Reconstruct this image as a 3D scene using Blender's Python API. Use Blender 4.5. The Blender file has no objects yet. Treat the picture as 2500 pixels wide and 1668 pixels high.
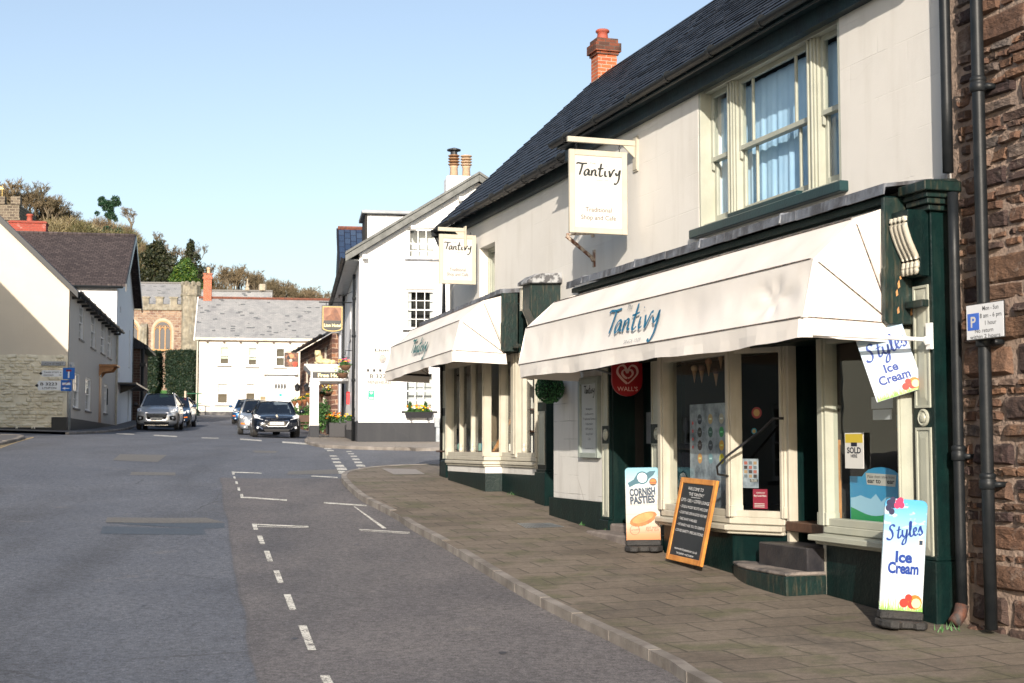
import bpy, math, random
from mathutils import Matrix, Vector
R = math.radians
random.seed(7)
scene = bpy.context.scene
# ------------------------------------------------------------ camera, sky, sun, exposure
EYE = 1.6                                     # eye height; all heights below are relative to it
PITCH = math.atan(253 / (50 / 36 * 2500))
cd = bpy.data.cameras.new('camera'); cam = bpy.data.objects.new('camera', cd)
scene.collection.objects.link(cam); scene.camera = cam
cd.lens = 50; cd.sensor_width = 36; cd.clip_start = .1; cd.clip_end = 3000
cam.location = (0, 0, EYE); cam.rotation_euler = (math.pi / 2 + PITCH, 0, 0)
cd.dof.use_dof = True; cd.dof.focus_distance = 15; cd.dof.aperture_fstop = 7
SUN_EL, SUN_AZ = R(21), math.atan2(-.06, -.998)   # sun stands behind the camera
world = bpy.data.worlds.new('World'); scene.world = world; world.use_nodes = True
wn = world.node_tree; wn.nodes.clear()
sky = wn.nodes.new('ShaderNodeTexSky'); sky.sky_type = 'NISHITA'; sky.sun_disc = False
sky.sun_elevation = SUN_EL; sky.sun_rotation = R(180 + 3.4); sky.air_density = 1.0; sky.dust_density = 1.7; sky.ozone_density = 1.1
bg = wn.nodes.new('ShaderNodeBackground'); bg.inputs[1].default_value = .098
wo = wn.nodes.new('ShaderNodeOutputWorld')
hs_ = wn.nodes.new('ShaderNodeHueSaturation'); hs_.inputs['Saturation'].default_value = .84; wn.links.new(sky.outputs[0], hs_.inputs['Color']); wn.links.new(hs_.outputs[0], bg.inputs[0]); wn.links.new(bg.outputs[0], wo.inputs[0])
sl = bpy.data.lights.new('sun', 'SUN'); sl.energy = 4.0; sl.angle = R(.5); sl.color = (1, .9, .78)
so = bpy.data.objects.new('sun', sl); scene.collection.objects.link(so)
sv = Vector((-.06 * math.cos(SUN_EL), -.998 * math.cos(SUN_EL), math.sin(SUN_EL)))
so.rotation_euler = sv.to_track_quat('Z', 'Y').to_euler(); so.location = (0, -20, 30)
scene.render.engine = 'CYCLES'
scene.view_settings.view_transform = 'Standard'; scene.view_settings.look = 'None'
scene.view_settings.exposure = .95; scene.view_settings.gamma = 1
# ------------------------------------------------------------ measuring helpers
FPX = 50 / 36 * 2500
def ray(px, py):
    cx = (px - 1250) / FPX; cy = (834 - py) / FPX
    return Vector((cx, math.cos(PITCH) - cy * math.sin(PITCH), math.sin(PITCH) + cy * math.cos(PITCH)))
def at(px, py, Y):
    r = ray(px, py); return r * (Y / r.y)
def frame(x, y, xdir, z=0):
    a = math.atan2(xdir[1], xdir[0])
    return Matrix.Translation((x, y, EYE + z)) @ Matrix.Rotation(a, 4, 'Z')
def hit(fr, px, py, n=0):                       # where a sight line meets the plane y=n of a wall frame -> (x, z)
    i = fr.inverted(); o = i @ Vector((0, 0, EYE)); d = i.to_3x3() @ ray(px, py)
    t = (n - o.y) / d.y; p = o + d * t
    return p.x, p.z
WR = frame(0, 0, (1, 0))
FAC = frame(3.74, 11.85, (-.3115, .9502))       # shop front: x runs up the street, y out over the pavement
def fs(px, n=0, py=1100): return hit(FAC, px, py, n)[0]
def fz(px, py, n=0): return hit(FAC, px, py, n)[1]
def lerp_tab(tab, v):
    if v <= tab[0][0]: return tab[0][1]
    for (a, b), (c, d) in zip(tab, tab[1:]):
        if v <= c:
            t = (v - a) / (c - a); return b + (d - b) * t
    return tab[-1][1]
HT = [(-60, -2.6), (0, -1.75), (5, -1.72), (9.6, -1.63), (11.85, -1.57), (14, -1.45), (17, -1.29), (20, -1.11), (24, -.86), (28, -.6), (33, -.35), (38, -.14), (44, .03), (52, .14), (58, .22), (64, .33), (72, .56), (80, .82), (90, 1.2), (100, 1.6), (115, 2.6), (135, 4.5)]
def hY(y):                                      # smoothed long fall of the street
    return sum(lerp_tab(HT, y + o) for o in (-2, -1, 0, 1, 2)) / 5
def gh(x, y):
    c = .03 * max(0, -x - 5) * min(1, max(0, (y - 8) / 20))
    c = min(c, 1.2)
    return hY(y) + c
# ------------------------------------------------------------ mesh builder
class MB:
    def __init__(s, fr=None): s.v = []; s.f = []; s.F = fr or WR
    def add(s, vs, fs_):
        b = len(s.v); s.v += [tuple(p) for p in vs]; s.f += [tuple(b + i for i in f) for f in fs_]; return s
    def poly(s, *p): return s.add(p, [range(len(p))])
    def box(s, x0, x1, y0, y1, z0, z1):
        x0, x1 = min(x0, x1), max(x0, x1); y0, y1 = min(y0, y1), max(y0, y1); z0, z1 = min(z0, z1), max(z0, z1)
        return s.add([(x0, y0, z0), (x1, y0, z0), (x1, y1, z0), (x0, y1, z0), (x0, y0, z1), (x1, y0, z1), (x1, y1, z1), (x0, y1, z1)],
                     [(0, 3, 2, 1), (4, 5, 6, 7), (0, 1, 5, 4), (1, 2, 6, 5), (2, 3, 7, 6), (3, 0, 4, 7)])
    def hexa(s, p): return s.add(p, [(0, 3, 2, 1), (4, 5, 6, 7), (0, 1, 5, 4), (1, 2, 6, 5), (2, 3, 7, 6), (3, 0, 4, 7)])
    def prism(s, pts, ax, a, b):                # pts in the two other axes
        def P(u, w, t): return {'x': (t, u, w), 'y': (u, t, w), 'z': (u, w, t)}[ax]
        n = len(pts)
        s.add([P(u, w, a) for u, w in pts] + [P(u, w, b) for u, w in pts],
              [tuple(range(n))[::-1], tuple(range(n, 2 * n))] + [(i, (i + 1) % n, n + (i + 1) % n, n + i) for i in range(n)]); return s
    def tube(s, pts, r, seg=8, caps=True, r2=None):
        pts = [Vector(p) for p in pts]; n = len(pts); rings = []
        for i, p in enumerate(pts):
            d = (pts[min(i + 1, n - 1)] - pts[max(i - 1, 0)]).normalized()
            u = d.cross(Vector((0, 0, 1)))
            if u.length < .05: u = d.cross(Vector((0, 1, 0)))
            u.normalize(); w = d.cross(u)
            rr = r if r2 is None else r + (r2 - r) * i / (n - 1)
            if isinstance(r, (list, tuple)): rr = r[i]
            rings += [p + (u * math.cos(2 * math.pi * k / seg) + w * math.sin(2 * math.pi * k / seg)) * rr for k in range(seg)]
        fc = [(i * seg + k, i * seg + (k + 1) % seg, (i + 1) * seg + (k + 1) % seg, (i + 1) * seg + k) for i in range(n - 1) for k in range(seg)]
        if caps: fc += [tuple(range(seg))[::-1], tuple((n - 1) * seg + k for k in range(seg))]
        return s.add(rings, fc)
    def lathe(s, prof, c=(0, 0, 0), seg=12, ax='z', sc=(1, 1)):
        vs = []
        for r, h in prof:
            for k in range(seg):
                a = 2 * math.pi * k / seg; u, w = r * math.cos(a) * sc[0], r * math.sin(a) * sc[1]
                vs.append({'z': (c[0] + u, c[1] + w, c[2] + h), 'y': (c[0] + u, c[1] + h, c[2] + w), 'x': (c[0] + h, c[1] + u, c[2] + w)}[ax])
        n = len(prof)
        fc = [(i * seg + k, i * seg + (k + 1) % seg, (i + 1) * seg + (k + 1) % seg, (i + 1) * seg + k) for i in range(n - 1) for k in range(seg)]
        fc += [tuple(range(seg))[::-1], tuple((n - 1) * seg + k for k in range(seg))]
        return s.add(vs, fc)
    def grid(s, fn, nu, nv):
        b = [fn(i / nu, j / nv) for i in range(nu + 1) for j in range(nv + 1)]
        return s.add(b, [(i * (nv + 1) + j, (i + 1) * (nv + 1) + j, (i + 1) * (nv + 1) + j + 1, i * (nv + 1) + j + 1) for i in range(nu) for j in range(nv)])
    def ball(s, c, r, nu=10, nv=7, sq=(1, 1, 1)):
        return s.grid(lambda u, v: (c[0] + r * sq[0] * math.sin(math.pi * v) * math.cos(2 * math.pi * u), c[1] + r * sq[1] * math.sin(math.pi * v) * math.sin(2 * math.pi * u), c[2] + r * sq[2] * math.cos(math.pi * v)), nu, nv)
    def wall(s, x0, x1, z0, z1, yf, yb, holes=(), top=None, bot=None, kx=()):
        """wall slab with rectangular openings; top/bot may be functions of x"""
        top = top or (lambda x: z1); bot = bot or (lambda x: z0)
        xs = sorted({x0, x1, *kx, *[h[0] for h in holes], *[h[1] for h in holes]}); xs = [x for x in xs if x0 <= x <= x1]
        zs = sorted({h[2] for h in holes} | {h[3] for h in holes})
        for xa, xb in zip(xs, xs[1:]):
            lev = [None] + zs + [None]
            def zz(k, x, first): 
                if k is None: return bot(x) if first else top(x)
                return max(bot(x), min(k, top(x)))
            for i in range(len(lev) - 1):
                la, lb = lev[i], lev[i + 1]
                za, zb = zz(la, xa, i == 0), zz(la, xb, i == 0); zc, zd = zz(lb, xa, False), zz(lb, xb, False)
                if zc - za < 1e-5 and zd - zb < 1e-5: continue
                m = (xa + xb) / 2; mz = ((za + zb) + (zc + zd)) / 4
                if any(h[0] < m < h[1] and h[2] < mz < h[3] for h in holes): continue
                s.poly((xa, yf, za), (xb, yf, zb), (xb, yf, zd), (xa, yf, zc))
                s.poly((xa, yb, za), (xa, yb, zc), (xb, yb, zd), (xb, yb, zb))
        for a, b, c, d in holes:
            s.poly((a, yf, c), (a, yf, d), (a, yb, d), (a, yb, c)); s.poly((b, yf, c), (b, yb, c), (b, yb, d), (b, yf, d))
            s.poly((a, yf, c), (a, yb, c), (b, yb, c), (b, yf, c)); s.poly((a, yf, d), (b, yf, d), (b, yb, d), (a, yb, d))
        for x in (x0, x1): s.poly((x, yf, bot(x)), (x, yf, top(x)), (x, yb, top(x)), (x, yb, bot(x)))
        for xa, xb in zip(xs, xs[1:]): s.poly((xa, yf, top(xa)), (xb, yf, top(xb)), (xb, yb, top(xb)), (xa, yb, top(xa)))
        return s
# ------------------------------------------------------------ objects, labels, parts
COL = scene.collection; TM = {}; ROOTOF = {}
def setp(o, label=None, cat=None, group=None, kind=None):
    if label: o['label'] = label
    if cat: o['category'] = cat
    if group: o['group'] = group
    if kind: o['kind'] = kind
    return o
def thing(name, label, cat, fr, base=(0, 0, 0), group=None):
    o = bpy.data.objects.new(name, None); o.empty_display_size = .2; COL.objects.link(o)
    o.matrix_world = fr @ Matrix.Translation(base); TM[o.name] = o.matrix_world.copy(); ROOTOF[o.name] = o.name
    return setp(o, label, cat, group)
def mesh_of(mb, Mx, name, m, smooth=False):
    me = bpy.data.meshes.new(name)
    me.from_pydata([Mx @ Vector(p) for p in mb.v], [], mb.f); me.materials.append(m)
    if smooth: me.polygons.foreach_set('use_smooth', [True] * len(me.polygons))
    me.update(); return me
def part(name, mb, m, parent, smooth=False, bevel=0, label=None, kind=None):
    T = TM[ROOTOF[parent.name]]
    me = mesh_of(mb, T.inverted() @ mb.F, name, m, smooth)
    o = bpy.data.objects.new(name, me); COL.objects.link(o); o.parent = parent; ROOTOF[o.name] = ROOTOF[parent.name]
    if bevel: b = o.modifiers.new('bevel', 'BEVEL'); b.width = bevel; b.segments = 1; b.limit_method = 'ANGLE'
    return setp(o, label, kind=kind)
def solo(name, label, cat, mb, m, base, smooth=False, bevel=0, group=None, kind=None):
    T = mb.F @ Matrix.Translation(base)
    o = bpy.data.objects.new(name, mesh_of(mb, T.inverted() @ mb.F, name, m, smooth)); COL.objects.link(o); o.matrix_world = T
    TM[o.name] = T.copy(); ROOTOF[o.name] = o.name
    if bevel: b = o.modifiers.new('bevel', 'BEVEL'); b.width = bevel; b.segments = 1; b.limit_method = 'ANGLE'
    return setp(o, label, cat, group, kind)
def copy_tree(o, parent=None):
    c = o.copy(); COL.objects.link(c)
    if parent: c.parent = parent
    for ch in list(o.children): copy_tree(ch, c)
    return c
# ------------------------------------------------------------ materials
MATS = {}
def nt(name):
    m = bpy.data.materials.new(name); m.use_nodes = True; t = m.node_tree
    return m, t, t.nodes['Principled BSDF']
def N_(t, typ, **kw):
    n = t.nodes.new('ShaderNode' + typ)
    for k, v in kw.items():
        if k[0] == '_': n.inputs[int(k[1:]) if k[1:].isdigit() else k[1:].replace('_', ' ')].default_value = v
        else: setattr(n, k, v)
    return n
def mixc(t, fac, a, b, mode='MIX'):
    n = t.nodes.new('ShaderNodeMix'); n.data_type = 'RGBA'; n.blend_type = mode
    for sock, v in ((n.inputs[0], fac), (n.inputs[6], a), (n.inputs[7], b)):
        if isinstance(v, bpy.types.NodeSocket): t.links.new(v, sock)
        else: sock.default_value = v if isinstance(v, float) else (*v, 1) if len(v) == 3 else v
    return n.outputs[2]
def math_(t, op, a, b=0.0, c=0.0):
    n = t.nodes.new('ShaderNodeMath'); n.operation = op
    for i, v in enumerate((a, b, c)):
        if isinstance(v, bpy.types.NodeSocket): t.links.new(v, n.inputs[i])
        else: n.inputs[i].default_value = v
    return n.outputs[0]
def ramp(t, src, lo, hi):
    n = t.nodes.new('ShaderNodeMapRange'); n.inputs[1].default_value = lo; n.inputs[2].default_value = hi
    t.links.new(src, n.inputs[0]); return n.outputs[0]
def vec(t, mode='obj', sc=(1, 1, 1)):
    """obj: object coords. wall: (x+y, z). roof: (x, y). roofy: (y, x). world: geometry position."""
    if mode == 'world': src = t.nodes.new('ShaderNodeNewGeometry').outputs['Position']
    else: src = t.nodes.new('ShaderNodeTexCoord').outputs['Object']
    sp = t.nodes.new('ShaderNodeSeparateXYZ'); t.links.new(src, sp.inputs[0]); x, y, z = sp.outputs
    if mode in ('obj', 'world'): a, b, c = x, y, z
    elif mode == 'wall': a, b, c = math_(t, 'ADD', x, y), z, 0.0
    elif mode == 'roof': a, b, c = x, y, 0.0
    elif mode == 'roofy': a, b, c = y, x, 0.0
    cb = t.nodes.new('ShaderNodeCombineXYZ')
    for i, v in enumerate((a, b, c)):
        if isinstance(v, float): continue
        t.links.new(math_(t, 'MULTIPLY', v, sc[i]), cb.inputs[i])
    return cb.outputs[0]
def noise(t, v, scale, detail=4, rough=.55):
    n = N_(t, 'TexNoise', _Scale=scale, _Detail=detail, _Roughness=rough); t.links.new(v, n.inputs['Vector']); return n.outputs[0]
def bump(t, bs, h, strength, dist=.02, prev=None):
    n = N_(t, 'Bump', _Strength=strength, _Distance=dist); t.links.new(h, n.inputs['Height'])
    if prev: t.links.new(prev, n.inputs['Normal'])
    t.links.new(n.outputs[0], bs.inputs['Normal']); return n.outputs[0]
def M(name, c, c2=None, scale=3, rough=.6, bmp=.15, bscale=40, metal=0, lo=.35, hi=.65, streak=None, spec=.5, dist=.02):
    """plain surface: two colours mixed by a noise, fine bump; streak = third colour in vertical runs"""
    if name in MATS: return MATS[name]
    m, t, b = nt(name); v = vec(t)
    c2 = c2 or tuple(x * .82 for x in c)
    col = mixc(t, ramp(t, noise(t, v, scale, 5), lo, hi), c, c2)
    if streak:
        vs = vec(t, 'obj', (1, 1, .12)); col = mixc(t, math_(t, 'MULTIPLY', ramp(t, noise(t, vs, scale * 2.5, 4), .52, .75), .6), col, streak)
    t.links.new(col, b.inputs['Base Color']); b.inputs['Roughness'].default_value = rough; b.inputs['Metallic'].default_value = metal
    b.inputs['Specular IOR Level'].default_value = spec
    if bmp: bump(t, b, noise(t, v, bscale, 3), bmp, dist)
    MATS[name] = m; return m
def flat(name, c, rough=.5, spec=.4):
    if name in MATS: return MATS[name]
    m, t, b = nt(name)
    v = vec(t); t.links.new(mixc(t, math_(t, 'MULTIPLY', noise(t, v, 9, 3), .25), c, tuple(x * .75 for x in c)), b.inputs['Base Color'])
    b.inputs['Roughness'].default_value = rough; b.inputs['Specular IOR Level'].default_value = spec; MATS[name] = m; return m
def brickmat(name, c1, c2, mortar, bw, bh, ms=.012, mode='wall', distort=0, rough=.8, bmp=.6, tint=None, smooth=.1, bias=0, odd=None, dscale=3, dist=.02, squash=1):
    if name in MATS: return MATS[name]
    m, t, b = nt(name); v = vec(t, mode)
    if distort:
        nz = N_(t, 'TexNoise', _Scale=dscale, _Detail=3); t.links.new(v, nz.inputs['Vector'])
        mp = t.nodes.new('ShaderNodeVectorMath'); mp.operation = 'MULTIPLY_ADD'; t.links.new(nz.outputs[1], mp.inputs[0]); mp.inputs[1].default_value = (distort,) * 3; t.links.new(v, mp.inputs[2]); vv = mp.outputs[0]
    else: vv = v
    br = N_(t, 'TexBrick', _Scale=1, _Mortar_Size=ms, _Mortar_Smooth=smooth, _Bias=bias, _Brick_Width=bw, _Row_Height=bh, squash=squash, squash_frequency=3)
    t.links.new(vv, br.inputs['Vector'])
    br.inputs['Color1'].default_value = (*c1, 1); br.inputs['Color2'].default_value = (*c2, 1); br.inputs['Mortar'].default_value = (*mortar, 1)
    col = br.outputs[0]
    if odd:                                      # a few odd-coloured pieces among the rest
        b2 = N_(t, 'TexBrick', _Scale=1, _Mortar_Size=0, _Brick_Width=bw, _Row_Height=bh); t.links.new(vv, b2.inputs['Vector']); b2.inputs['Color1'].default_value = (0, 0, 0, 1); b2.inputs['Color2'].default_value = (1, 1, 1, 1); b2.inputs['Mortar'].default_value = (0, 0, 0, 1)
        col = mixc(t, math_(t, 'GREATER_THAN', math_(t, 'ADD', b2.outputs[0], math_(t, 'MULTIPLY', noise(t, v, .5, 3), .5)), odd[1]), col, odd[0])
    if tint:
        n1 = noise(t, v, tint[1], 6); col = mixc(t, math_(t, 'MULTIPLY', ramp(t, n1, tint[2], tint[2] + .2), tint[3]), col, tint[0])
    col = mixc(t, .5, col, mixc(t, noise(t, v, 18, 4), (.35, .35, .35), (1.35, 1.35, 1.35)), 'MULTIPLY')
    col = mixc(t, 1.0, col, (1.25, 1.25, 1.25), 'MULTIPLY')
    t.links.new(col, b.inputs['Base Color']); b.inputs['Roughness'].default_value = rough; b.inputs['Specular IOR Level'].default_value = .2
    h = math_(t, 'ADD', math_(t, 'MULTIPLY', br.outputs[1], -1.0), math_(t, 'MULTIPLY', noise(t, v, 30, 4), .35))
    bump(t, b, h, bmp, dist); MATS[name] = m; return m
def glassmat(name='window_glass', base=.055, tint=(.93, .96, .95), wav=.02):
    if name in MATS: return MATS[name]
    m = bpy.data.materials.new(name); m.use_nodes = True; t = m.node_tree; t.nodes.clear()
    o = t.nodes.new('ShaderNodeOutputMaterial'); tr = t.nodes.new('ShaderNodeBsdfTransparent'); tr.inputs[0].default_value = (*tint, 1)
    g = t.nodes.new('ShaderNodeBsdfGlossy'); g.inputs['Roughness'].default_value = .01
    mx = t.nodes.new('ShaderNodeMixShader'); ge = t.nodes.new('ShaderNodeNewGeometry'); dt = t.nodes.new('ShaderNodeVectorMath'); dt.operation = 'DOT_PRODUCT'
    t.links.new(ge.outputs['Normal'], dt.inputs[0]); t.links.new(ge.outputs['Incoming'], dt.inputs[1])
    c1 = math_(t, 'SUBTRACT', 1.0, math_(t, 'ABSOLUTE', dt.outputs['Value']))
    f = math_(t, 'MULTIPLY_ADD', math_(t, 'POWER', c1, 5.0), .9, base)
    bp = N_(t, 'Bump', _Strength=wav, _Distance=.05); t.links.new(noise(t, vec(t), 1.7, 2), bp.inputs['Height']); t.links.new(bp.outputs[0], g.inputs['Normal'])
    t.links.new(f, mx.inputs[0]); t.links.new(tr.outputs[0], mx.inputs[1]); t.links.new(g.outputs[0], mx.inputs[2]); t.links.new(mx.outputs[0], o.inputs[0])
    MATS[name] = m; return m
def leafmat(name, c1, c2, c3=None):
    if name in MATS: return MATS[name]
    m, t, b = nt(name); g = t.nodes.new('ShaderNodeNewGeometry'); rnd = g.outputs['Random Per Island']
    col = mixc(t, rnd, c1, c2)
    if c3: col = mixc(t, ramp(t, rnd, .85, .9), col, c3)
    t.links.new(col, b.inputs['Base Color']); b.inputs['Roughness'].default_value = .6
    MATS[name] = m; return m
GLASS = glassmat()
cream = M('cream_paint', (.45, .425, .35), (.39, .365, .3), 4, .45, .08, streak=(.3, .27, .21))
sage = M('sage_cream_paint', (.38, .39, .325), (.32, .33, .275), 3, .4, .08, streak=(.34, .34, .26))
dgreen = M('dark_green_paint', (.0015, .013, .012), (.001, .008, .008), 5, .4, .2, 30, streak=(.012, .024, .02), spec=.25)
dgreenw = M('weathered_dark_green_paint', (.002, .015, .013), (.006, .011, .01), 12, .45, .22, 25, lo=.45, hi=.7, streak=(.09, .07, .04))
black = M('black_paint', (.012, .013, .015), (.02, .02, .022), 6, .35, .1)
iron = M('black_iron', (.008, .01, .012), (.014, .016, .018), 8, .45, .04, 60, spec=.25)
lead = M('weathered_lead', (.11, .12, .14), (.05, .05, .055), 5, .55, .4, 20, lo=.4, hi=.6, streak=(.26, .28, .31))
whitep = M('white_paint', (.76, .76, .75), (.7, .7, .69), 4, .4, .05)
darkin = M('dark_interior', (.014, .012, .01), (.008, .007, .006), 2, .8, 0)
wood = M('warm_wood', (.42, .2, .07), (.3, .13, .045), 8, .45, .2, 20, streak=(.2, .08, .03))
dwood = M('dark_wood', (.08, .035, .018), (.05, .022, .012), 8, .5, .2, 20)
rubber = M('black_rubber', (.016, .016, .017), (.03, .028, .026), 8, .75, .5, 40)
galv = M('grey_galvanised_steel', (.3, .33, .35), (.22, .24, .26), 6, .45, .1, metal=.4)
# ------------------------------------------------------------ text and strokes (drawn on wall frames; reading direction is -x)
TXT = {}
def tmesh(s, bold=0):
    k = (s, bold)
    if k not in TXT:
        cu = bpy.data.curves.new('t', 'FONT'); cu.body = s; cu.size = 1; cu.offset = bold; cu.resolution_u = 3; cu.align_x = 'LEFT'
        ob = bpy.data.objects.new('t', cu); COL.objects.link(ob); dg = bpy.context.evaluated_depsgraph_get()
        me = bpy.data.meshes.new_from_object(ob.evaluated_get(dg))
        vs = [tuple(v.co) for v in me.vertices]; fc = [tuple(p.vertices) for p in me.polygons]
        bpy.data.objects.remove(ob); bpy.data.meshes.remove(me); bpy.data.curves.remove(cu)
        xs = [v[0] for v in vs] or [0]; TXT[k] = (vs, fc, min(xs), max(xs))
    return TXT[k]
def text(mb, s, x, z, y, size, width=None, shear=0, bold=0, tilt=0, al='c'):
    """x = centre (al c) or reading start (al l) in the frame, z = baseline, y = surface"""
    vs, fc, a, b = tmesh(s, bold); w = b - a; k = size; kx = (width / w) if width else size
    o = -(a + b) / 2 if al == 'c' else -a
    out = []
    for vx, vy, _ in vs:
        u = (vx + o) * kx + vy * k * shear; w_ = vy * k
        u, w_ = u * math.cos(tilt) - w_ * math.sin(tilt), u * math.sin(tilt) + w_ * math.cos(tilt)
        out.append((x - u, y, z + w_))
    mb.add(out, fc)
def crom(pts, n=6):
    if len(pts) < 3: return pts
    P = [pts[0]] + list(pts) + [pts[-1]]; out = []
    for i in range(1, len(P) - 2):
        p0, p1, p2, p3 = P[i - 1:i + 3]
        for k in range(n):
            t = k / n
            out.append(tuple(.5 * (2 * b + (c - a) * t + (2 * a - 5 * b + 4 * c - d) * t * t + (3 * b - a - 3 * c + d) * t ** 3) for a, b, c, d in zip(p0, p1, p2, p3)))
    out.append(tuple(pts[-1])); return out
def strokes(mb, S, x, z, y, sc, w, tilt=0, kx=1, nib=.5):
    """broad-nib pen strokes; S = list of point lists in letter units, x = reading start"""
    for st in S:
        p = crom(st)
        if len(p) == 1: p = [p[0], (p[0][0] + .01, p[0][1] + .01)]
        L = []; Rr = []
        for i, q in enumerate(p):
            d = Vector((p[min(i + 1, len(p) - 1)][0] - p[max(i - 1, 0)][0], p[min(i + 1, len(p) - 1)][1] - p[max(i - 1, 0)][1])); d.normalize()
            e = w * (.45 + .55 * abs(d.x * math.sin(nib) - d.y * math.cos(nib)))
            if i == 0 or i == len(p) - 1: e *= .6
            L.append((q[0] - d.y * e, q[1] + d.x * e)); Rr.append((q[0] + d.y * e, q[1] - d.x * e))
        def T(q):
            u, v_ = q[0] * sc * kx, q[1] * sc
            return (x - (u * math.cos(tilt) - v_ * math.sin(tilt)), y, z + u * math.sin(tilt) + v_ * math.cos(tilt))
        for i in range(len(p) - 1): mb.poly(T(L[i]), T(Rr[i]), T(Rr[i + 1]), T(L[i + 1]))
TANT = [[(0, 1.5), (.15, 1.66), (.8, 1.6), (1.5, 1.66)], [(.85, 1.6), (.7, 1.0), (.38, .05)], [(1.75, .8), (1.4, .82), (1.1, .4), (1.2, .05), (1.5, .2), (1.78, .75), (1.7, .2), (1.95, .12)],
        [(2.2, .8), (2.14, .4), (2.08, 0)], [(2.1, .3), (2.4, .78), (2.68, .72), (2.65, .2), (2.95, .08)], [(3.55, 1.75), (3.35, .9), (3.25, .2), (3.45, .02), (3.75, .2)], [(3.0, 1.0), (3.4, 1.02), (3.85, 1.12)],
        [(4.1, .8), (4.02, .3), (4.15, .05), (4.4, .15)], [(4.3, 1.35), (4.34, 1.42)], [(4.65, .85), (4.72, .4), (4.78, .02), (5.05, .5), (5.3, .95), (5.5, .92)],
        [(5.55, .6), (5.75, .25), (6.0, .45), (6.2, .95), (6.1, .2), (5.95, -.5), (5.6, -.95), (5.35, -.8)]]
STY = [[(1.15, 1.5), (1.0, 1.75), (.65, 1.7), (.5, 1.35), (.72, .95), (.72, .4), (.4, .0), (.0, .1), (.0, .3)], [(1.75, 1.5), (1.45, .5), (1.4, .1), (1.65, .1), (1.85, .4)], [(1.3, 1.02), (1.95, 1.08)],
       [(2.1, 1.0), (2.0, .4), (2.2, .1), (2.5, .4), (2.7, 1.0)], [(2.7, 1.0), (2.5, .1), (2.2, -.7), (1.8, -.75), (2.1, -.2), (2.7, .2)], [(2.75, .2), (3.15, .9), (3.35, 1.7), (3.2, 1.8), (3.05, 1.0), (3.0, .2), (3.2, .05), (3.45, .3)],
       [(3.5, .45), (3.85, .7), (3.85, 1.0), (3.6, .95), (3.5, .4), (3.7, .08), (4.05, .3)], [(4.1, .4), (4.45, 1.1), (4.5, .7), (4.6, .3), (4.35, .05), (4.1, .2)]]
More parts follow.
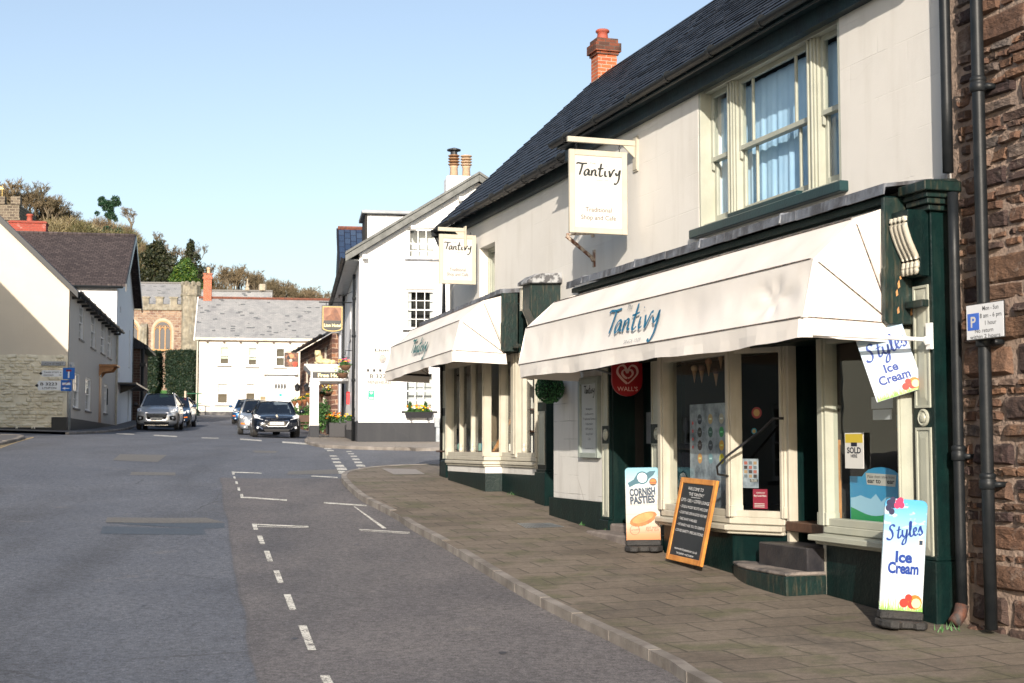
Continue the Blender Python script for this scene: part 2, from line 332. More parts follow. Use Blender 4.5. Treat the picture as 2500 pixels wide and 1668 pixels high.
# ------------------------------------------------------------ ground, road, pavements, kerbs
def ghit(px, py, dz=0, fn=None):
    fn = fn or gh; r = ray(px, py); Y = 20.0
    lo, hi = 2.0, 140.0                          # first crossing of the sight line with the surface
    f = lambda Y: (r.z / r.y * Y) - (fn(r.x / r.y * Y, Y) + dz)
    prev = lo; y = lo
    while y < hi:
        y += .5
        if f(y) < 0 < f(prev) or f(prev) * f(y) <= 0: 
            a, b = prev, y
            for _ in range(25):
                m = (a + b) / 2
                if f(a) * f(m) <= 0: b = m
                else: a = m
            return Vector((r.x / r.y * a, a, f(a) + fn(r.x / r.y * a, a) + dz))
        prev = y
    return None
FI = FAC.inverted()
def sn(p): q = FI @ Vector((p[0], p[1], EYE)); return q.x, q.y
def fxy(s, n): q = FAC @ Vector((s, n, 0)); return q.x, q.y
def asphalt():
    m, t, b = nt('asphalt'); v = vec(t, 'world')
    sp = t.nodes.new('ShaderNodeSeparateXYZ'); t.links.new(v, sp.inputs[0]); x, y, _ = sp.outputs
    # a resurfaced strip on the right: the seam wanders, its line was measured on the road
    a = ghit(535, 1160); c = ghit(612, 1600); k = (c.x - a.x) / (c.y - a.y)
    seam = math_(t, 'SUBTRACT', x, math_(t, 'ADD', math_(t, 'MULTIPLY', y, k), a.x - k * a.y))
    w = N_(t, 'TexNoise', _Scale=.35, _Detail=5); t.links.new(v, w.inputs['Vector'])
    seam = math_(t, 'ADD', seam, math_(t, 'MULTIPLY', math_(t, 'SUBTRACT', w.outputs[0], .5), .16))
    side = math_(t, 'MULTIPLY', ramp(t, seam, -.01, .01), math_(t, 'LESS_THAN', y, 27.5))
    blue = mixc(t, ramp(t, noise(t, v, .5, 6), .3, .7), (.075, .082, .1), (.105, .112, .13))
    brown = mixc(t, ramp(t, noise(t, v, .6, 6), .3, .7), (.088, .082, .085), (.125, .115, .114))
    col = mixc(t, side, blue, brown)
    stain = ramp(t, noise(t, vec(t, 'world', (1, .3, 1)), .6, 5), .5, .7)
    col = mixc(t, math_(t, 'MULTIPLY', stain, .5), col, (.05, .05, .055))
    pale = ramp(t, noise(t, vec(t, 'world', (.7, 1, 1)), 1.3, 7, .7), .62, .75)
    col = mixc(t, math_(t, 'MULTIPLY', pale, .4), col, (.22, .2, .18))
    for x0_, k_ in ((-1.35, -.09), (-2.9, -.12)):
        tr_ = math_(t, 'ABSOLUTE', math_(t, 'SUBTRACT', x, math_(t, 'MULTIPLY_ADD', y, k_, x0_))); band_ = math_(t, 'MULTIPLY', math_(t, 'SUBTRACT', 1.0, ramp(t, tr_, .05, .45)), ramp(t, noise(t, vec(t, 'world', (1, .25, 1)), .9, 4), .42, .62)); col = mixc(t, math_(t, 'MULTIPLY', band_, .45), col, (.045, .047, .055))
    grit = noise(t, v, 70, 3, .8); col = mixc(t, .85, col, mixc(t, ramp(t, grit, .3, .7), (.2, .2, .2), (2.0, 2.0, 2.0)), 'MULTIPLY')
    g2 = noise(t, v, 16, 6, .8); col = mixc(t, .9, col, mixc(t, ramp(t, g2, .38, .62), (.6, .6, .6), (1.4, 1.4, 1.4)), 'MULTIPLY')
    vo = N_(t, 'TexVoronoi', _Scale=45); t.links.new(v, vo.inputs['Vector'])
    col = mixc(t, math_(t, 'MULTIPLY', math_(t, 'LESS_THAN', vo.outputs[0], .16), .5), col, (.3, .29, .28))
    edge = math_(t, 'MULTIPLY', math_(t, 'LESS_THAN', math_(t, 'ABSOLUTE', seam), .025), math_(t, 'LESS_THAN', y, 27.5)); col = mixc(t, math_(t, 'MULTIPLY', edge, .2), col, (.04, .04, .045))
    vc = N_(t, 'TexVoronoi', _Scale=.33, feature='DISTANCE_TO_EDGE'); wv = t.nodes.new('ShaderNodeVectorMath'); wv.operation = 'MULTIPLY_ADD'
    t.links.new(w.outputs[1], wv.inputs[0]); wv.inputs[1].default_value = (1.6, 1.6, 0); t.links.new(v, wv.inputs[2]); t.links.new(wv.outputs[0], vc.inputs['Vector'])
    crack = math_(t, 'MULTIPLY', math_(t, 'LESS_THAN', vc.outputs[0], .004), ramp(t, noise(t, v, .25, 2), .5, .6)); col = mixc(t, math_(t, 'MULTIPLY', crack, .6), col, (.03, .03, .03))
    t.links.new(col, b.inputs['Base Color']); b.inputs['Roughness'].default_value = .75; b.inputs['Specular IOR Level'].default_value = .35
    bump(t, b, noise(t, v, 60, 3, .8), .5, .01); return m
ASPH = asphalt()
def patchmat(name, c1, c2, sc=45): 
    m, t, b = nt(name); v = vec(t, 'world'); g = noise(t, v, sc, 3, .8)
    t.links.new(mixc(t, ramp(t, g, .35, .65), c1, c2), b.inputs['Base Color']); b.inputs['Roughness'].default_value = .7; bump(t, b, g, .5, .01); return m
g = MB(); xs = [-900, -400, -200, -100, -60] + list(range(-48, 41, 4)) + [60, 100, 200, 400, 900]
ys = [-900, -300, -100, -60, -30] + list(range(-20, 141, 4)) + [180, 260, 400, 900]
g.add([(x, y, gh(x, y) - .12) for x in xs for y in ys], [(i * len(ys) + j, (i + 1) * len(ys) + j, (i + 1) * len(ys) + j + 1, i * len(ys) + j + 1) for i in range(len(xs) - 1) for j in range(len(ys) - 1)])
grassm = M('short_grass', (.035, .11, .018), (.06, .13, .03), .8, .9, .5, 8)
solo('ground', None, None, g, grassm, (0, 0, 0), kind='structure')
rd = MB(); rd.grid(lambda u, v: (lambda x, y: (x, y, gh(x, y)))(-34 + 64 * u, -16 + 118 * v), 64, 118)
solo('road', None, None, rd, ASPH, (0, 0, 0), kind='structure', smooth=True)
# --- pavement slabs in front of the shops
def pavemat():
    m, t, b = nt('paving_slabs'); tc = t.nodes.new('ShaderNodeTexCoord').outputs['Object']
    sp = t.nodes.new('ShaderNodeSeparateXYZ'); t.links.new(tc, sp.inputs[0]); cb = t.nodes.new('ShaderNodeCombineXYZ')
    t.links.new(sp.outputs[1], cb.inputs[0]); t.links.new(sp.outputs[0], cb.inputs[1]); v = cb.outputs[0]
    nz = N_(t, 'TexNoise', _Scale=1.1, _Detail=2); t.links.new(v, nz.inputs['Vector'])
    mp = t.nodes.new('ShaderNodeVectorMath'); mp.operation = 'MULTIPLY_ADD'; t.links.new(nz.outputs[1], mp.inputs[0]); mp.inputs[1].default_value = (.05, .05, 0); t.links.new(v, mp.inputs[2])
    br = N_(t, 'TexBrick', _Scale=1, _Mortar_Size=.012, _Mortar_Smooth=.3, _Brick_Width=.55, _Row_Height=.4)
    t.links.new(mp.outputs[0], br.inputs['Vector'])
    br.inputs['Color1'].default_value = (.08, .063, .047, 1); br.inputs['Color2'].default_value = (.15, .12, .09, 1); br.inputs['Mortar'].default_value = (.03, .025, .018, 1)
    col = mixc(t, ramp(t, noise(t, v, .7, 6), .35, .7), br.outputs[0], (.17, .14, .108))
    col = mixc(t, math_(t, 'MULTIPLY', ramp(t, noise(t, v, 1.3, 6), .52, .64), .6), col, (.07, .075, .03))   # moss
    col = mixc(t, math_(t, 'MULTIPLY', ramp(t, noise(t, v, .9, 7, .7), .52, .68), .55), col, (.05, .043, .036))
    col = mixc(t, .8, col, mixc(t, noise(t, v, 60, 3, .8), (.3, .3, .3), (1.7, 1.7, 1.7)), 'MULTIPLY')
    col = mixc(t, .5, col, mixc(t, ramp(t, noise(t, v, 14, 5, .7), .35, .65), (.6, .6, .6), (1.4, 1.4, 1.4)), 'MULTIPLY')
    col = mixc(t, math_(t, 'MULTIPLY', br.outputs[1], .6), col, (.05, .042, .03))
    t.links.new(col, b.inputs['Base Color']); b.inputs['Roughness'].default_value = .85
    bump(t, b, math_(t, 'ADD', math_(t, 'MULTIPLY', br.outputs[1], -1.2), math_(t, 'MULTIPLY', noise(t, v, 70, 3), .5)), .5, .012); return m
PAVE = pavemat()
KH = .085
kp = [ghit(x, y, KH) for x, y in [(1770, 1668), (1709, 1633), (1668, 1608), (1515, 1536), (1351, 1460), (1234, 1396), (1117, 1327), (1025, 1278), (989, 1255), (938, 1229), (893, 1206), (856, 1174), (849, 1158), (870, 1147), (938, 1138), (998, 1135), (1074, 1133)]]
k2 = [sn(p) for p in kp]
d0 = ((k2[0][0] - k2[3][0]), (k2[0][1] - k2[3][1]))
k2 = [(k2[0][0] + d0[0] * q, k2[0][1] + d0[1] * q) for q in (5, 3, 1.5)] + k2
dl = (k2[-1][0] - k2[-3][0], k2[-1][1] - k2[-3][1]); L_ = math.hypot(*dl); k2 += [(k2[-1][0] + dl[0] / L_ * q, k2[-1][1] + dl[1] / L_ * q) for q in (3, 7, 12)]
def resample(p, step):
    p = crom(p, 6); out = [p[0]]; acc = 0
    for a, b in zip(p, p[1:]):
        d = math.hypot(b[0] - a[0], b[1] - a[1]); 
        while acc + d >= step:
            t = (step - acc) / d; a = (a[0] + (b[0] - a[0]) * t, a[1] + (b[1] - a[1]) * t); out.append(a); d -= step - acc; acc = 0
            if d <= 1e-9: break
        acc += d
    out.append(p[-1]); return out
def kerb_stones(pts, toXY, w=.115, h=KH, side=1, rnd=None):
    """pts: local 2d line of the outer edge; stones about .9 m long with open joints"""
    mb = MB(); rnd = rnd or random.Random(3); P = resample(pts, .45)
    for i in range(0, len(P) - 2, 2):
        q = P[i:i + 3]; j = rnd.uniform(-.006, .008); g = []
        for k in range(3):
            d = Vector((q[min(k + 1, 2)][0] - q[max(k - 1, 0)][0], q[min(k + 1, 2)][1] - q[max(k - 1, 0)][1])).normalized()
            nn = Vector((-d.y, d.x)) * side; e = (.006 if k == 0 else -.006 if k == 2 else 0)
            o = (q[k][0] + d.x * e, q[k][1] + d.y * e); row = []
            for off, dz in ((0, -.25), (0, h - .018), (.018, h), (w, h), (w, -.25)):
                x, y = toXY(o[0] + nn.x * off, o[1] + nn.y * off); row.append((x, y, gh(x, y) + dz + (j if dz > 0 else 0)))
            g.append(row)
        for k in range(2):
            mb.add(g[k] + g[k + 1], [(0, 1, 6, 5), (1, 2, 7, 6), (2, 3, 8, 7), (3, 4, 9, 8)])
        mb.poly(*g[0]); mb.poly(*g[2][::-1])
    return mb
kerbm = M('granite_kerb', (.26, .235, .21), (.13, .115, .1), 2.2, .8, .5, 45, streak=(.1, .08, .07))
solo('kerb', None, None, kerb_stones(k2, fxy, side=1 if True else -1), kerbm, (0, 0, 0), kind='structure')
def rows(poly, v):                               # crossing interval of a polygon with the line first-coordinate = v
    c = []
    for (a, b), (c_, d) in zip(poly, poly[1:] + poly[:1]):
        if (a - v) * (c_ - v) < 0: c.append(b + (d - b) * (v - a) / (c_ - a))
    return (min(c), max(c)) if len(c) > 1 else None
def sheet(poly, toXY, dz, step, fr, base, nn=8, breaks=()):
    mb = MB(fr); a0 = min(p[0] for p in poly) + .01; a1 = max(p[0] for p in poly) - .01; n = int((a1 - a0) / step) + 1
    vs = sorted([a0 + (a1 - a0) * i / n for i in range(n + 1)] + [b + e for b in breaks for e in (-.003, .003)]); I = fr.inverted(); last = None
    for v in vs:
        r = rows(poly, v)
        if not r: last = None; continue
        row = []
        for k in range(nn + 1):
            x, y = toXY(v, r[0] + (r[1] - r[0]) * k / nn); q = I @ Vector((x, y, EYE + gh(x, y) + dz)); row.append(tuple(q))
        if last: 
            for k in range(nn): mb.poly(last[k], row[k], row[k + 1], last[k + 1])
        last = row
    return mb
def inset(pts, w):
    out = []
    for i, q in enumerate(pts):
        d = Vector((pts[min(i + 1, len(pts) - 1)][0] - pts[max(i - 1, 0)][0], pts[min(i + 1, len(pts) - 1)][1] - pts[max(i - 1, 0)][1])).normalized(); out.append((q[0] - d.y * w, q[1] + d.x * w))
    return out
kin = inset(resample(k2, .3), .105)
poly = kin + [(16.8, kin[-1][1]), (16.8, -.7), (kin[0][0], -.7)]
solo('pavement', None, None, sheet(poly, fxy, KH - .004, .25, FAC, (0, 0, 0), 8, (16.8,)), PAVE, (0, 0, -1.4), kind='structure', smooth=True)
# --- pavement and kerb before the hotel and up the street
hk = [(-8.9, 90), (-8.9, 80), (-8.3, 68), (-7.75, 58), (-7.45, 52)] + [tuple(ghit(x, y, KH)[:2]) for x, y in [(745, 1075), (775, 1084), (823, 1088), (900, 1091), (1000, 1092.5), (1073, 1093)]] + [(3.0, 42.6), (10, 44)]
I2 = lambda a, b: (a, b)
pavef = patchmat('worn_grey_paving', (.14, .12, .1), (.24, .21, .18), 20)
solo('kerb', None, None, kerb_stones(hk, I2, side=1), kerbm, (0, 0, 0), kind='structure')
hp = inset(resample(hk, .5), .12); hp = [(y, x) for x, y in hp]
hp = [p for p in hp if p[1] < 8] 
solo('pavement', None, None, sheet(hp + [(47, 8), (90, -3)], lambda a, b: (b, a), KH - .004, .5, WR, (0, 0, 0), 8), pavef, (0, 0, 0), kind='structure')
# --- left side: narrow pavement along the cream house, and the near corner
lk = [(-14.3, 46.0), (-15.0, 52), (-15.9, 57), (-17.2, 64), (-18.6, 71), (-20.3, 80)]
solo('kerb', None, None, kerb_stones(lk, I2, side=1), kerbm, (0, 0, 0), kind='structure')
solo('pavement', None, None, sheet([(y, x - .12) for x, y in lk] + [(80, -25), (46.05, -25)], lambda a, b: (b, a), KH - .004, .5, WR, (0, 0, 0), 4), patchmat('dark_tarmac_paving', (.06, .06, .065), (.1, .1, .105), 30), (0, 0, 0), kind='structure')
ck = [tuple(ghit(x, y, KH)[:2]) for x, y in [(-160, 1110), (-60, 1090), (0, 1080), (40, 1071), (60, 1064), (40, 1061), (-30, 1060), (-120, 1059)]]
solo('kerb', None, None, kerb_stones(ck, I2, side=1), kerbm, (0, 0, 0), kind='structure')
cp = inset(resample(ck, .5), .12); pm = MB(); cx = sum(p[0] for p in cp) / len(cp); cy = sum(p[1] for p in cp) / len(cp)
for a, b in zip(cp, cp[1:] + cp[:1]): pm.poly((cx, cy, gh(cx, cy) + KH - .004), (a[0], a[1], gh(*a) + KH - .004), (b[0], b[1], gh(*b) + KH - .004))
solo('pavement', None, None, pm, bpy.data.materials['dark_tarmac_paving'], (0, 0, 0), kind='structure')
# --- painted markings and patches, each a thin sheet just over the road
def roadpoly(mb, pts, dz=.005, sub=1):
    P = [ghit(x, y) for x, y in pts]; n = len(P)
    if sub == 1: mb.poly(*[(p.x, p.y, gh(p.x, p.y) + dz) for p in P]); return
    def q(u, v):
        a = P[0].lerp(P[1], u); b = P[3].lerp(P[2], u); p = a.lerp(b, v); return (p.x, p.y, gh(p.x, p.y) + dz)
    mb.grid(q, sub, max(2, sub // 2))
Z = lambda x, y: (x / 2.184, 950 + y / 2.184)
def paintmat():
    m, t, b = nt('worn_road_paint'); v = vec(t, 'world')
    b.inputs['Base Color'].default_value = (.62, .6, .54, 1); b.inputs['Roughness'].default_value = .7
    tr = t.nodes.new('ShaderNodeBsdfTransparent'); mx = t.nodes.new('ShaderNodeMixShader')
    g = math_(t, 'ADD', math_(t, 'MULTIPLY', noise(t, v, 60, 3, .7), .6), math_(t, 'MULTIPLY', noise(t, v, 7, 4, .6), .4))
    t.links.new(ramp(t, g, .42, .5), mx.inputs[0]); t.links.new(tr.outputs[0], mx.inputs[1]); t.links.new(b.outputs[0], mx.inputs[2])
    t.links.new(mx.outputs[0], t.nodes['Material Output'].inputs[0]); return m
PAINT = paintmat(); mk = MB()
def bar(a, b, w): roadpoly(mk, [Z(a[0], a[1] - w / 2), Z(b[0], b[1] - w / 2), Z(b[0], b[1] + w / 2), Z(a[0], a[1] + w / 2)], sub=4)
for a, b, w in [((620, 238), (715, 242), 4), ((820, 247), (945, 254), 5), ((1075, 261), (1165, 263), 3.5), ((1280, 268), (1395, 276), 6), ((1505, 284), (1640, 293), 8),
                ((1236, 444), (1395, 450), 5), ((1283, 578), (1530, 594), 7), ((1660, 465), (1800, 473), 5), ((1727, 608), (1955, 623), 7), ((1345, 723), (1645, 735), 6), ((1375, 735), (1645, 741), 2.5),
                ((1915, 750), (2184, 766), 3.5), ((1918, 757), (2184, 773), 3)]: bar(a, b, w)
for x0, x1, y0, y1 in [(1236, 1252, 444, 457), (1243, 1258, 467, 479), (1254, 1270, 494, 508), (1265, 1282, 526, 544), (1280, 1300, 561, 583)]:
    roadpoly(mk, [Z(x0, y0), Z(x1 - 4, y0), Z(x1, y1), Z(x0 + 3, y1)])
for x0, x1, y0, y1, w in [(1343, 1353, 720, 752, 24), (1370, 1387, 784, 829, 27), (1407, 1427, 865, 921, 29), (1457, 1482, 969, 1036, 31), (1512, 1544, 1097, 1180, 37), (1590, 1642, 1262, 1395, 44), (1705, 1760, 1530, 1640, 52)]:
    roadpoly(mk, [Z(x0, y0), Z(x0 + w, y0), Z(x1 + w, y1), Z(x1, y1)], sub=3)
roadpoly(mk, [Z(1885, 628), Z(1893, 628), Z(2062, 745), Z(2040, 745)], sub=6)
for x, y, w, h in [(1700, 300, 38, 5), (1713, 308, 38, 5), (1728, 317, 38, 5), (1742, 327, 38, 5), (1757, 355, 40, 6), (1766, 370, 42, 7), (1774, 387, 45, 9), (1785, 405, 50, 11), (1795, 421, 55, 12), (1803, 438, 60, 14),
                   (1845, 332, 30, 4), (1855, 344, 33, 4), (1868, 357, 36, 5), (1877, 372, 40, 7), (1888, 388, 42, 8), (1898, 404, 48, 10), (1910, 421, 50, 11)]:
    roadpoly(mk, [Z(x, y), Z(x + w * .9, y), Z(x + w + 3, y + h), Z(x + 3, y + h)])
solo('road_marking', None, None, mk, PAINT, (0, 0, 0), kind='structure')
yl = MB()
for o in (0, 9): roadpoly(yl, [(0, 1088 + o * .5), (82, 1067 + o * .12), (82, 1068.2 + o * .12), (0, 1091 + o * .5)], sub=4)
ym = patchmat('faded_yellow_paint', (.42, .3, .12), (.25, .2, .13)); solo('road_marking', None, None, yl, ym, (0, 0, 0), kind='structure')
pt = MB(); roadpoly(pt, [Z(562, 714), Z(1198, 716), Z(1195, 742), Z(1085, 745)], .003, 6); roadpoly(pt, [Z(548, 732), Z(1085, 744), Z(1100, 778), Z(535, 772)], .003, 6)
solo('road_patch', None, None, pt, patchmat('new_asphalt', (.03, .042, .06), (.075, .09, .11)), (0, 0, 0), kind='structure')
pt = MB(); roadpoly(pt, [Z(572, 685), Z(1098, 687), Z(1198, 713), Z(562, 712)], .0035, 6); roadpoly(pt, [Z(700, 443), Z(935, 446), Z(936, 461), Z(693, 459)], .0035, 4)
roadpoly(pt, [Z(640, 348), Z(890, 352), Z(840, 390), Z(600, 380)], .0035, 4); roadpoly(pt, [Z(1345, 328), Z(1480, 332), Z(1470, 341), Z(1360, 339)], .0035, 3)
roadpoly(pt, [Z(1540, 440), Z(1800, 428), Z(1840, 452), Z(1530, 456)], .0035, 3)
solo('road_patch', None, None, pt, patchmat('coarse_patch', (.08, .076, .07), (.155, .145, .13), 30), (0, 0, 0), kind='structure')
# dark oil spots and litter-sized stains
rr = random.Random(5); st = MB()
for px, py, w in [(1227, 1595, 22), (1190, 1460, 10), (720, 1560, 16), (1015, 1175, 12), (860, 1180, 10), (870, 1330, 14), (1090, 1335, 9), (985, 1370, 16), (350, 1480, 12)]:
    c = ghit(px, py); r = w * c.y / 3472 * .5; P = []
    for k in range(12):
        a = k * math.pi / 6; q = rr.uniform(.6, 1.2); x, y = c.x + r * q * math.cos(a), c.y + r * q * 1.6 * math.sin(a); P.append((x, y, gh(x, y) + .004))
    st.poly(*P)
solo('road_stain', None, None, st, flat('oil_stain', (.03, .03, .034)), (0, 0, 0), kind='structure')
dc = MB(FAC)
for px0, py0, px1, py1 in [(1262, 1276, 1372, 1289)]:
    a = sn(ghit(1262, 1278, KH)); b = sn(ghit(1345, 1277, KH)); c = sn(ghit(1382, 1287, KH)); d = sn(ghit(1285, 1290, KH))
    for k in range(14):
        u0, u1 = k / 14, (k + .6) / 14
        q = [(a[0] + (b[0] - a[0]) * u, a[1] + (b[1] - a[1]) * u) for u in (u0, u1)] + [(d[0] + (c[0] - d[0]) * u, d[1] + (c[1] - d[1]) * u) for u in (u1, u0)]
        dc.poly(*[(s, n, gh(*fxy(s, n)) + KH + .003) for s, n in q])
bs = sn(ghit(1320, 1282, KH)); solo('drain_cover', 'grey slotted drain cover let into the paving before the white block wall', 'drain cover', dc, galv, (bs[0], bs[1], -1.0))
mh = MB(FAC); q = [sn(ghit(x, y, KH)) for x, y in [(932, 1144), (1015, 1146), (1038, 1158), (962, 1159)]]
mh.poly(*[(s, n, gh(*fxy(s, n)) + KH + .003) for s, n in q]); solo('access_cover', 'pale rectangular access cover in the paving at the street corner', 'access cover', mh, patchmat('pale_cover', (.17, .15, .14), (.27, .25, .23)), (q[0][0], q[0][1], -.6))
# ------------------------------------------------------------ building helpers
def PERP(s): x, y = fxy(s, 0); return frame(x, y, (-.95024, -.31151))     # faces down the street, x = distance out from the shop wall
def offs(pts, o):
    out = []; n = len(pts)
    for i, p in enumerate(pts):
        d = []
        for a, b in ((i - 1, i), (i, i + 1)):
            if a >= 0 and b < n: v = Vector((pts[b][0] - pts[a][0], pts[b][1] - pts[a][1])).normalized(); d.append(Vector((-v.y, v.x)))
        m = sum(d, Vector((0, 0))); m.normalize(); k = 1 / max(.5, m.dot(d[0])); out.append((p[0] + m.x * o * k, p[1] + m.y * o * k))
    return out
def band(mb, pts, o0, o1, z0, z1, z1o=None):
    """ledge following a polyline of (s, n), from offset o0 to o1"""
    a, b = offs(pts, o0), offs(pts, o1); z1o = z1 if z1o is None else z1o
    for i in range(len(pts) - 1):
        mb.hexa([(*a[i], z0), (*a[i + 1], z0), (*b[i + 1], z0), (*b[i], z0), (*a[i], z1), (*a[i + 1], z1), (*b[i + 1], z1o), (*b[i], z1o)])
def segframe(p, q, fr=None):
    fr = fr or FAC; a = fr @ Vector((*p, 0)); b = fr @ Vector((*q, 0)); return frame(a.x, a.y, (b.x - a.x, b.y - a.y)), math.hypot(b.x - a.x, b.y - a.y)
def sash(p, fr, x0, x1, z0, z1, y, cols=2, rows=2, m=None, sillm=None, bar=.022, fw=.07, cr=(None, None), back=None, blind=None, blindz=.5, hung=.035, label=None, sd=.1, sx=.08, glass=None, sh=.06):
    """sliding sash window: box frame, two sashes, glazing bars, sill, what hangs behind"""
    m = m or whitep; w = MB(fr); zm = (z0 + z1) / 2; a, b, c, d = x0 + .005, x1 - .005, z0 + .005, z1 - .005
    w.box(a, a + fw * .6, y - .12, y, c, d); w.box(b - fw * .6, b, y - .12, y, c, d); w.box(a + fw * .6, b - fw * .6, y - .12, y - .001, d - fw * .6, d); w.box(a + fw * .6, b - fw * .6, y - .12, y - .001, c, c + fw * .5)
    a += fw * .6; b -= fw * .6; c += fw * .5; d -= fw * .6
    for (za, zb, yy, r) in ((zm - .02, d, y - .03, cr[0] or rows), (c, zm + .02, y - .03 - hung, cr[1] or rows)):
        f = fw * .55; w.box(a, a + f, yy - .035, yy, za, zb); w.box(b - f, b, yy - .035, yy, za, zb); w.box(a + f, b - f, yy - .036, yy - .001, za, za + f * (1 if za > c else 1.5)); w.box(a + f, b - f, yy - .036, yy - .001, zb - f, zb)
        for k in range(1, cols): xx = a + f + (b - a - 2 * f) * k / cols; w.box(xx - bar / 2, xx + bar / 2, yy - .03, yy - .004, za + f, zb - f)
        for k in range(1, r): zz = za + f + (zb - za - 2 * f) * k / r; w.box(a + f, b - f, yy - .028, yy - .006, zz - bar / 2, zz + bar / 2)
    W = part('window', w, m, p, label=label)
    g = MB(fr); g.poly((a, y - .048, zm), (b, y - .048, zm), (b, y - .048, d), (a, y - .048, d)); g.poly((a, y - .048 - hung, c), (b, y - .048 - hung, c), (b, y - .048 - hung, zm), (a, y - .048 - hung, zm)); part('pane', g, glass or GLASS, W)
    if back: k = MB(fr); k.box(a, b, y - .5, y - .46, c, d); part('room', k, back, W)  # flat panel close behind the glass; dark_interior stands in for the room's shade
    if blind: k = MB(fr); k.box(a, b, y - .2, y - .19, z0 + (z1 - z0) * (1 - blindz), d); part('blind', k, blind, W)
    if sillm: s = MB(fr); s.box(x0 - sx, x1 + sx, y - .05, y + sd, z0 - sh, z0 + .003); part('sill', s, sillm, W, bevel=.006)
    return W
def folds(fr, x0, x1, z0, z1, y, amp=.03, n=9, seed=1, gather=0):
    r = random.Random(seed); ph = [r.uniform(0, 6) for _ in range(3)]; mb = MB(fr)
    def fn(u, v):
        x = x0 + (x1 - x0) * (u + gather * math.sin(math.pi * v) * (u - 1) * .2); q = u * n * 6.28
        return (x, y + amp * (math.sin(q + ph[0]) * .6 + math.sin(q * 1.7 + ph[1] + v) * .4) * (1 - .4 * v), z0 + (z1 - z0) * v)
    mb.grid(fn, n * 12, 6); return mb
def wallmat(name, c, bw, bh, joint=.75, stain=(.35, .33, .3), amt=.35, bmp=.35, ms=.008):
    m, t, b = nt(name); v = vec(t, 'wall'); br = N_(t, 'TexBrick', _Scale=1, _Mortar_Size=ms, _Mortar_Smooth=.6, _Brick_Width=bw, _Row_Height=bh); 
    nz = N_(t, 'TexNoise', _Scale=.8, _Detail=2); t.links.new(v, nz.inputs['Vector']); mp = t.nodes.new('ShaderNodeVectorMath'); mp.operation = 'MULTIPLY_ADD'
    t.links.new(nz.outputs[1], mp.inputs[0]); mp.inputs[1].default_value = (.06, .04, 0); t.links.new(v, mp.inputs[2]); t.links.new(mp.outputs[0], br.inputs['Vector'])
    c2 = tuple(x * .93 for x in c); br.inputs['Color1'].default_value = (*c, 1); br.inputs['Color2'].default_value = (*c2, 1); br.inputs['Mortar'].default_value = (*[x * joint for x in c], 1)
    vis = ramp(t, noise(t, v, 1.3, 3), .48, .62)       # joints show in places only
    col = mixc(t, vis, mixc(t, .5, c, c2), br.outputs[0])
    runs = ramp(t, noise(t, vec(t, 'obj', (1, 1, .14)), 4, 5), .52, .78); col = mixc(t, math_(t, 'MULTIPLY', runs, amt), col, stain)
    blot = ramp(t, noise(t, v, .6, 6), .5, .75); col = mixc(t, math_(t, 'MULTIPLY', blot, amt * .7), col, stain)
    v2 = N_(t, 'TexVoronoi', _Scale=.45, feature='DISTANCE_TO_EDGE'); w2 = t.nodes.new('ShaderNodeVectorMath'); w2.operation = 'MULTIPLY_ADD'; t.links.new(nz.outputs[1], w2.inputs[0]); w2.inputs[1].default_value = (1.5, 1.5, 0); t.links.new(v, w2.inputs[2]); t.links.new(w2.outputs[0], v2.inputs['Vector'])
    cr = math_(t, 'MULTIPLY', math_(t, 'LESS_THAN', v2.outputs[0], .003), ramp(t, noise(t, v, .4, 2), .52, .6)); col = mixc(t, math_(t, 'MULTIPLY', cr, .5), col, stain)
    t.links.new(col, b.inputs['Base Color']); b.inputs['Roughness'].default_value = .75
    h = math_(t, 'ADD', math_(t, 'MULTIPLY', math_(t, 'MULTIPLY', br.outputs[1], vis), -1.0), math_(t, 'ADD', math_(t, 'MULTIPLY', noise(t, v, 60, 3), .18), math_(t, 'MULTIPLY', noise(t, v, 5, 3), .5)))
    bump(t, b, h, bmp, .02); MATS[name] = m; return m
RENDER = wallmat('painted_render', (.66, .635, .59), .95, .42, .9, (.42, .385, .33), .36, .3, .006)
BLOCK = wallmat('painted_blockwork', (.58, .57, .54), .62, .25, .5, (.25, .23, .2), .5, .4, .007)
STONE = brickmat('sandstone_rubble', (.22, .105, .06), (.075, .042, .036), (.3, .215, .16), .42, .21, .022, 'wall', .16, .85, 1.0, ((.035, .02, .022), 2.2, .5, .75), .2, dscale=2.6, dist=.05)
SLATE = brickmat('wet_dark_slate', (.011, .013, .018), (.021, .024, .031), (.003, .003, .005), .28, .2, .012, 'roof', .015, .5, .9, ((.045, .045, .045), 3, .6, .35), .05, dist=.03)
REDBRICK = brickmat('red_brick', (.42, .1, .04), (.26, .07, .035), (.3, .24, .19), .225, .075, .008, 'wall', .01, .85, .6, ((.03, .025, .02), 3, .58, .8))
def roofpitch(fr, x0, x1, y0, z0, y1, z1, th=.05, lip=.0):
    mb = MB(fr); n = Vector((y1 - y0, z1 - z0)).normalized(); o = Vector((-n.y, n.x)) * th
    if o.y > 0: o = -o
    mb.prism([(y0, z0), (y1, z1), (y1 + o.x, z1 + o.y), (y0 + o.x, z0 + o.y)], 'x', x0, x1); return mb
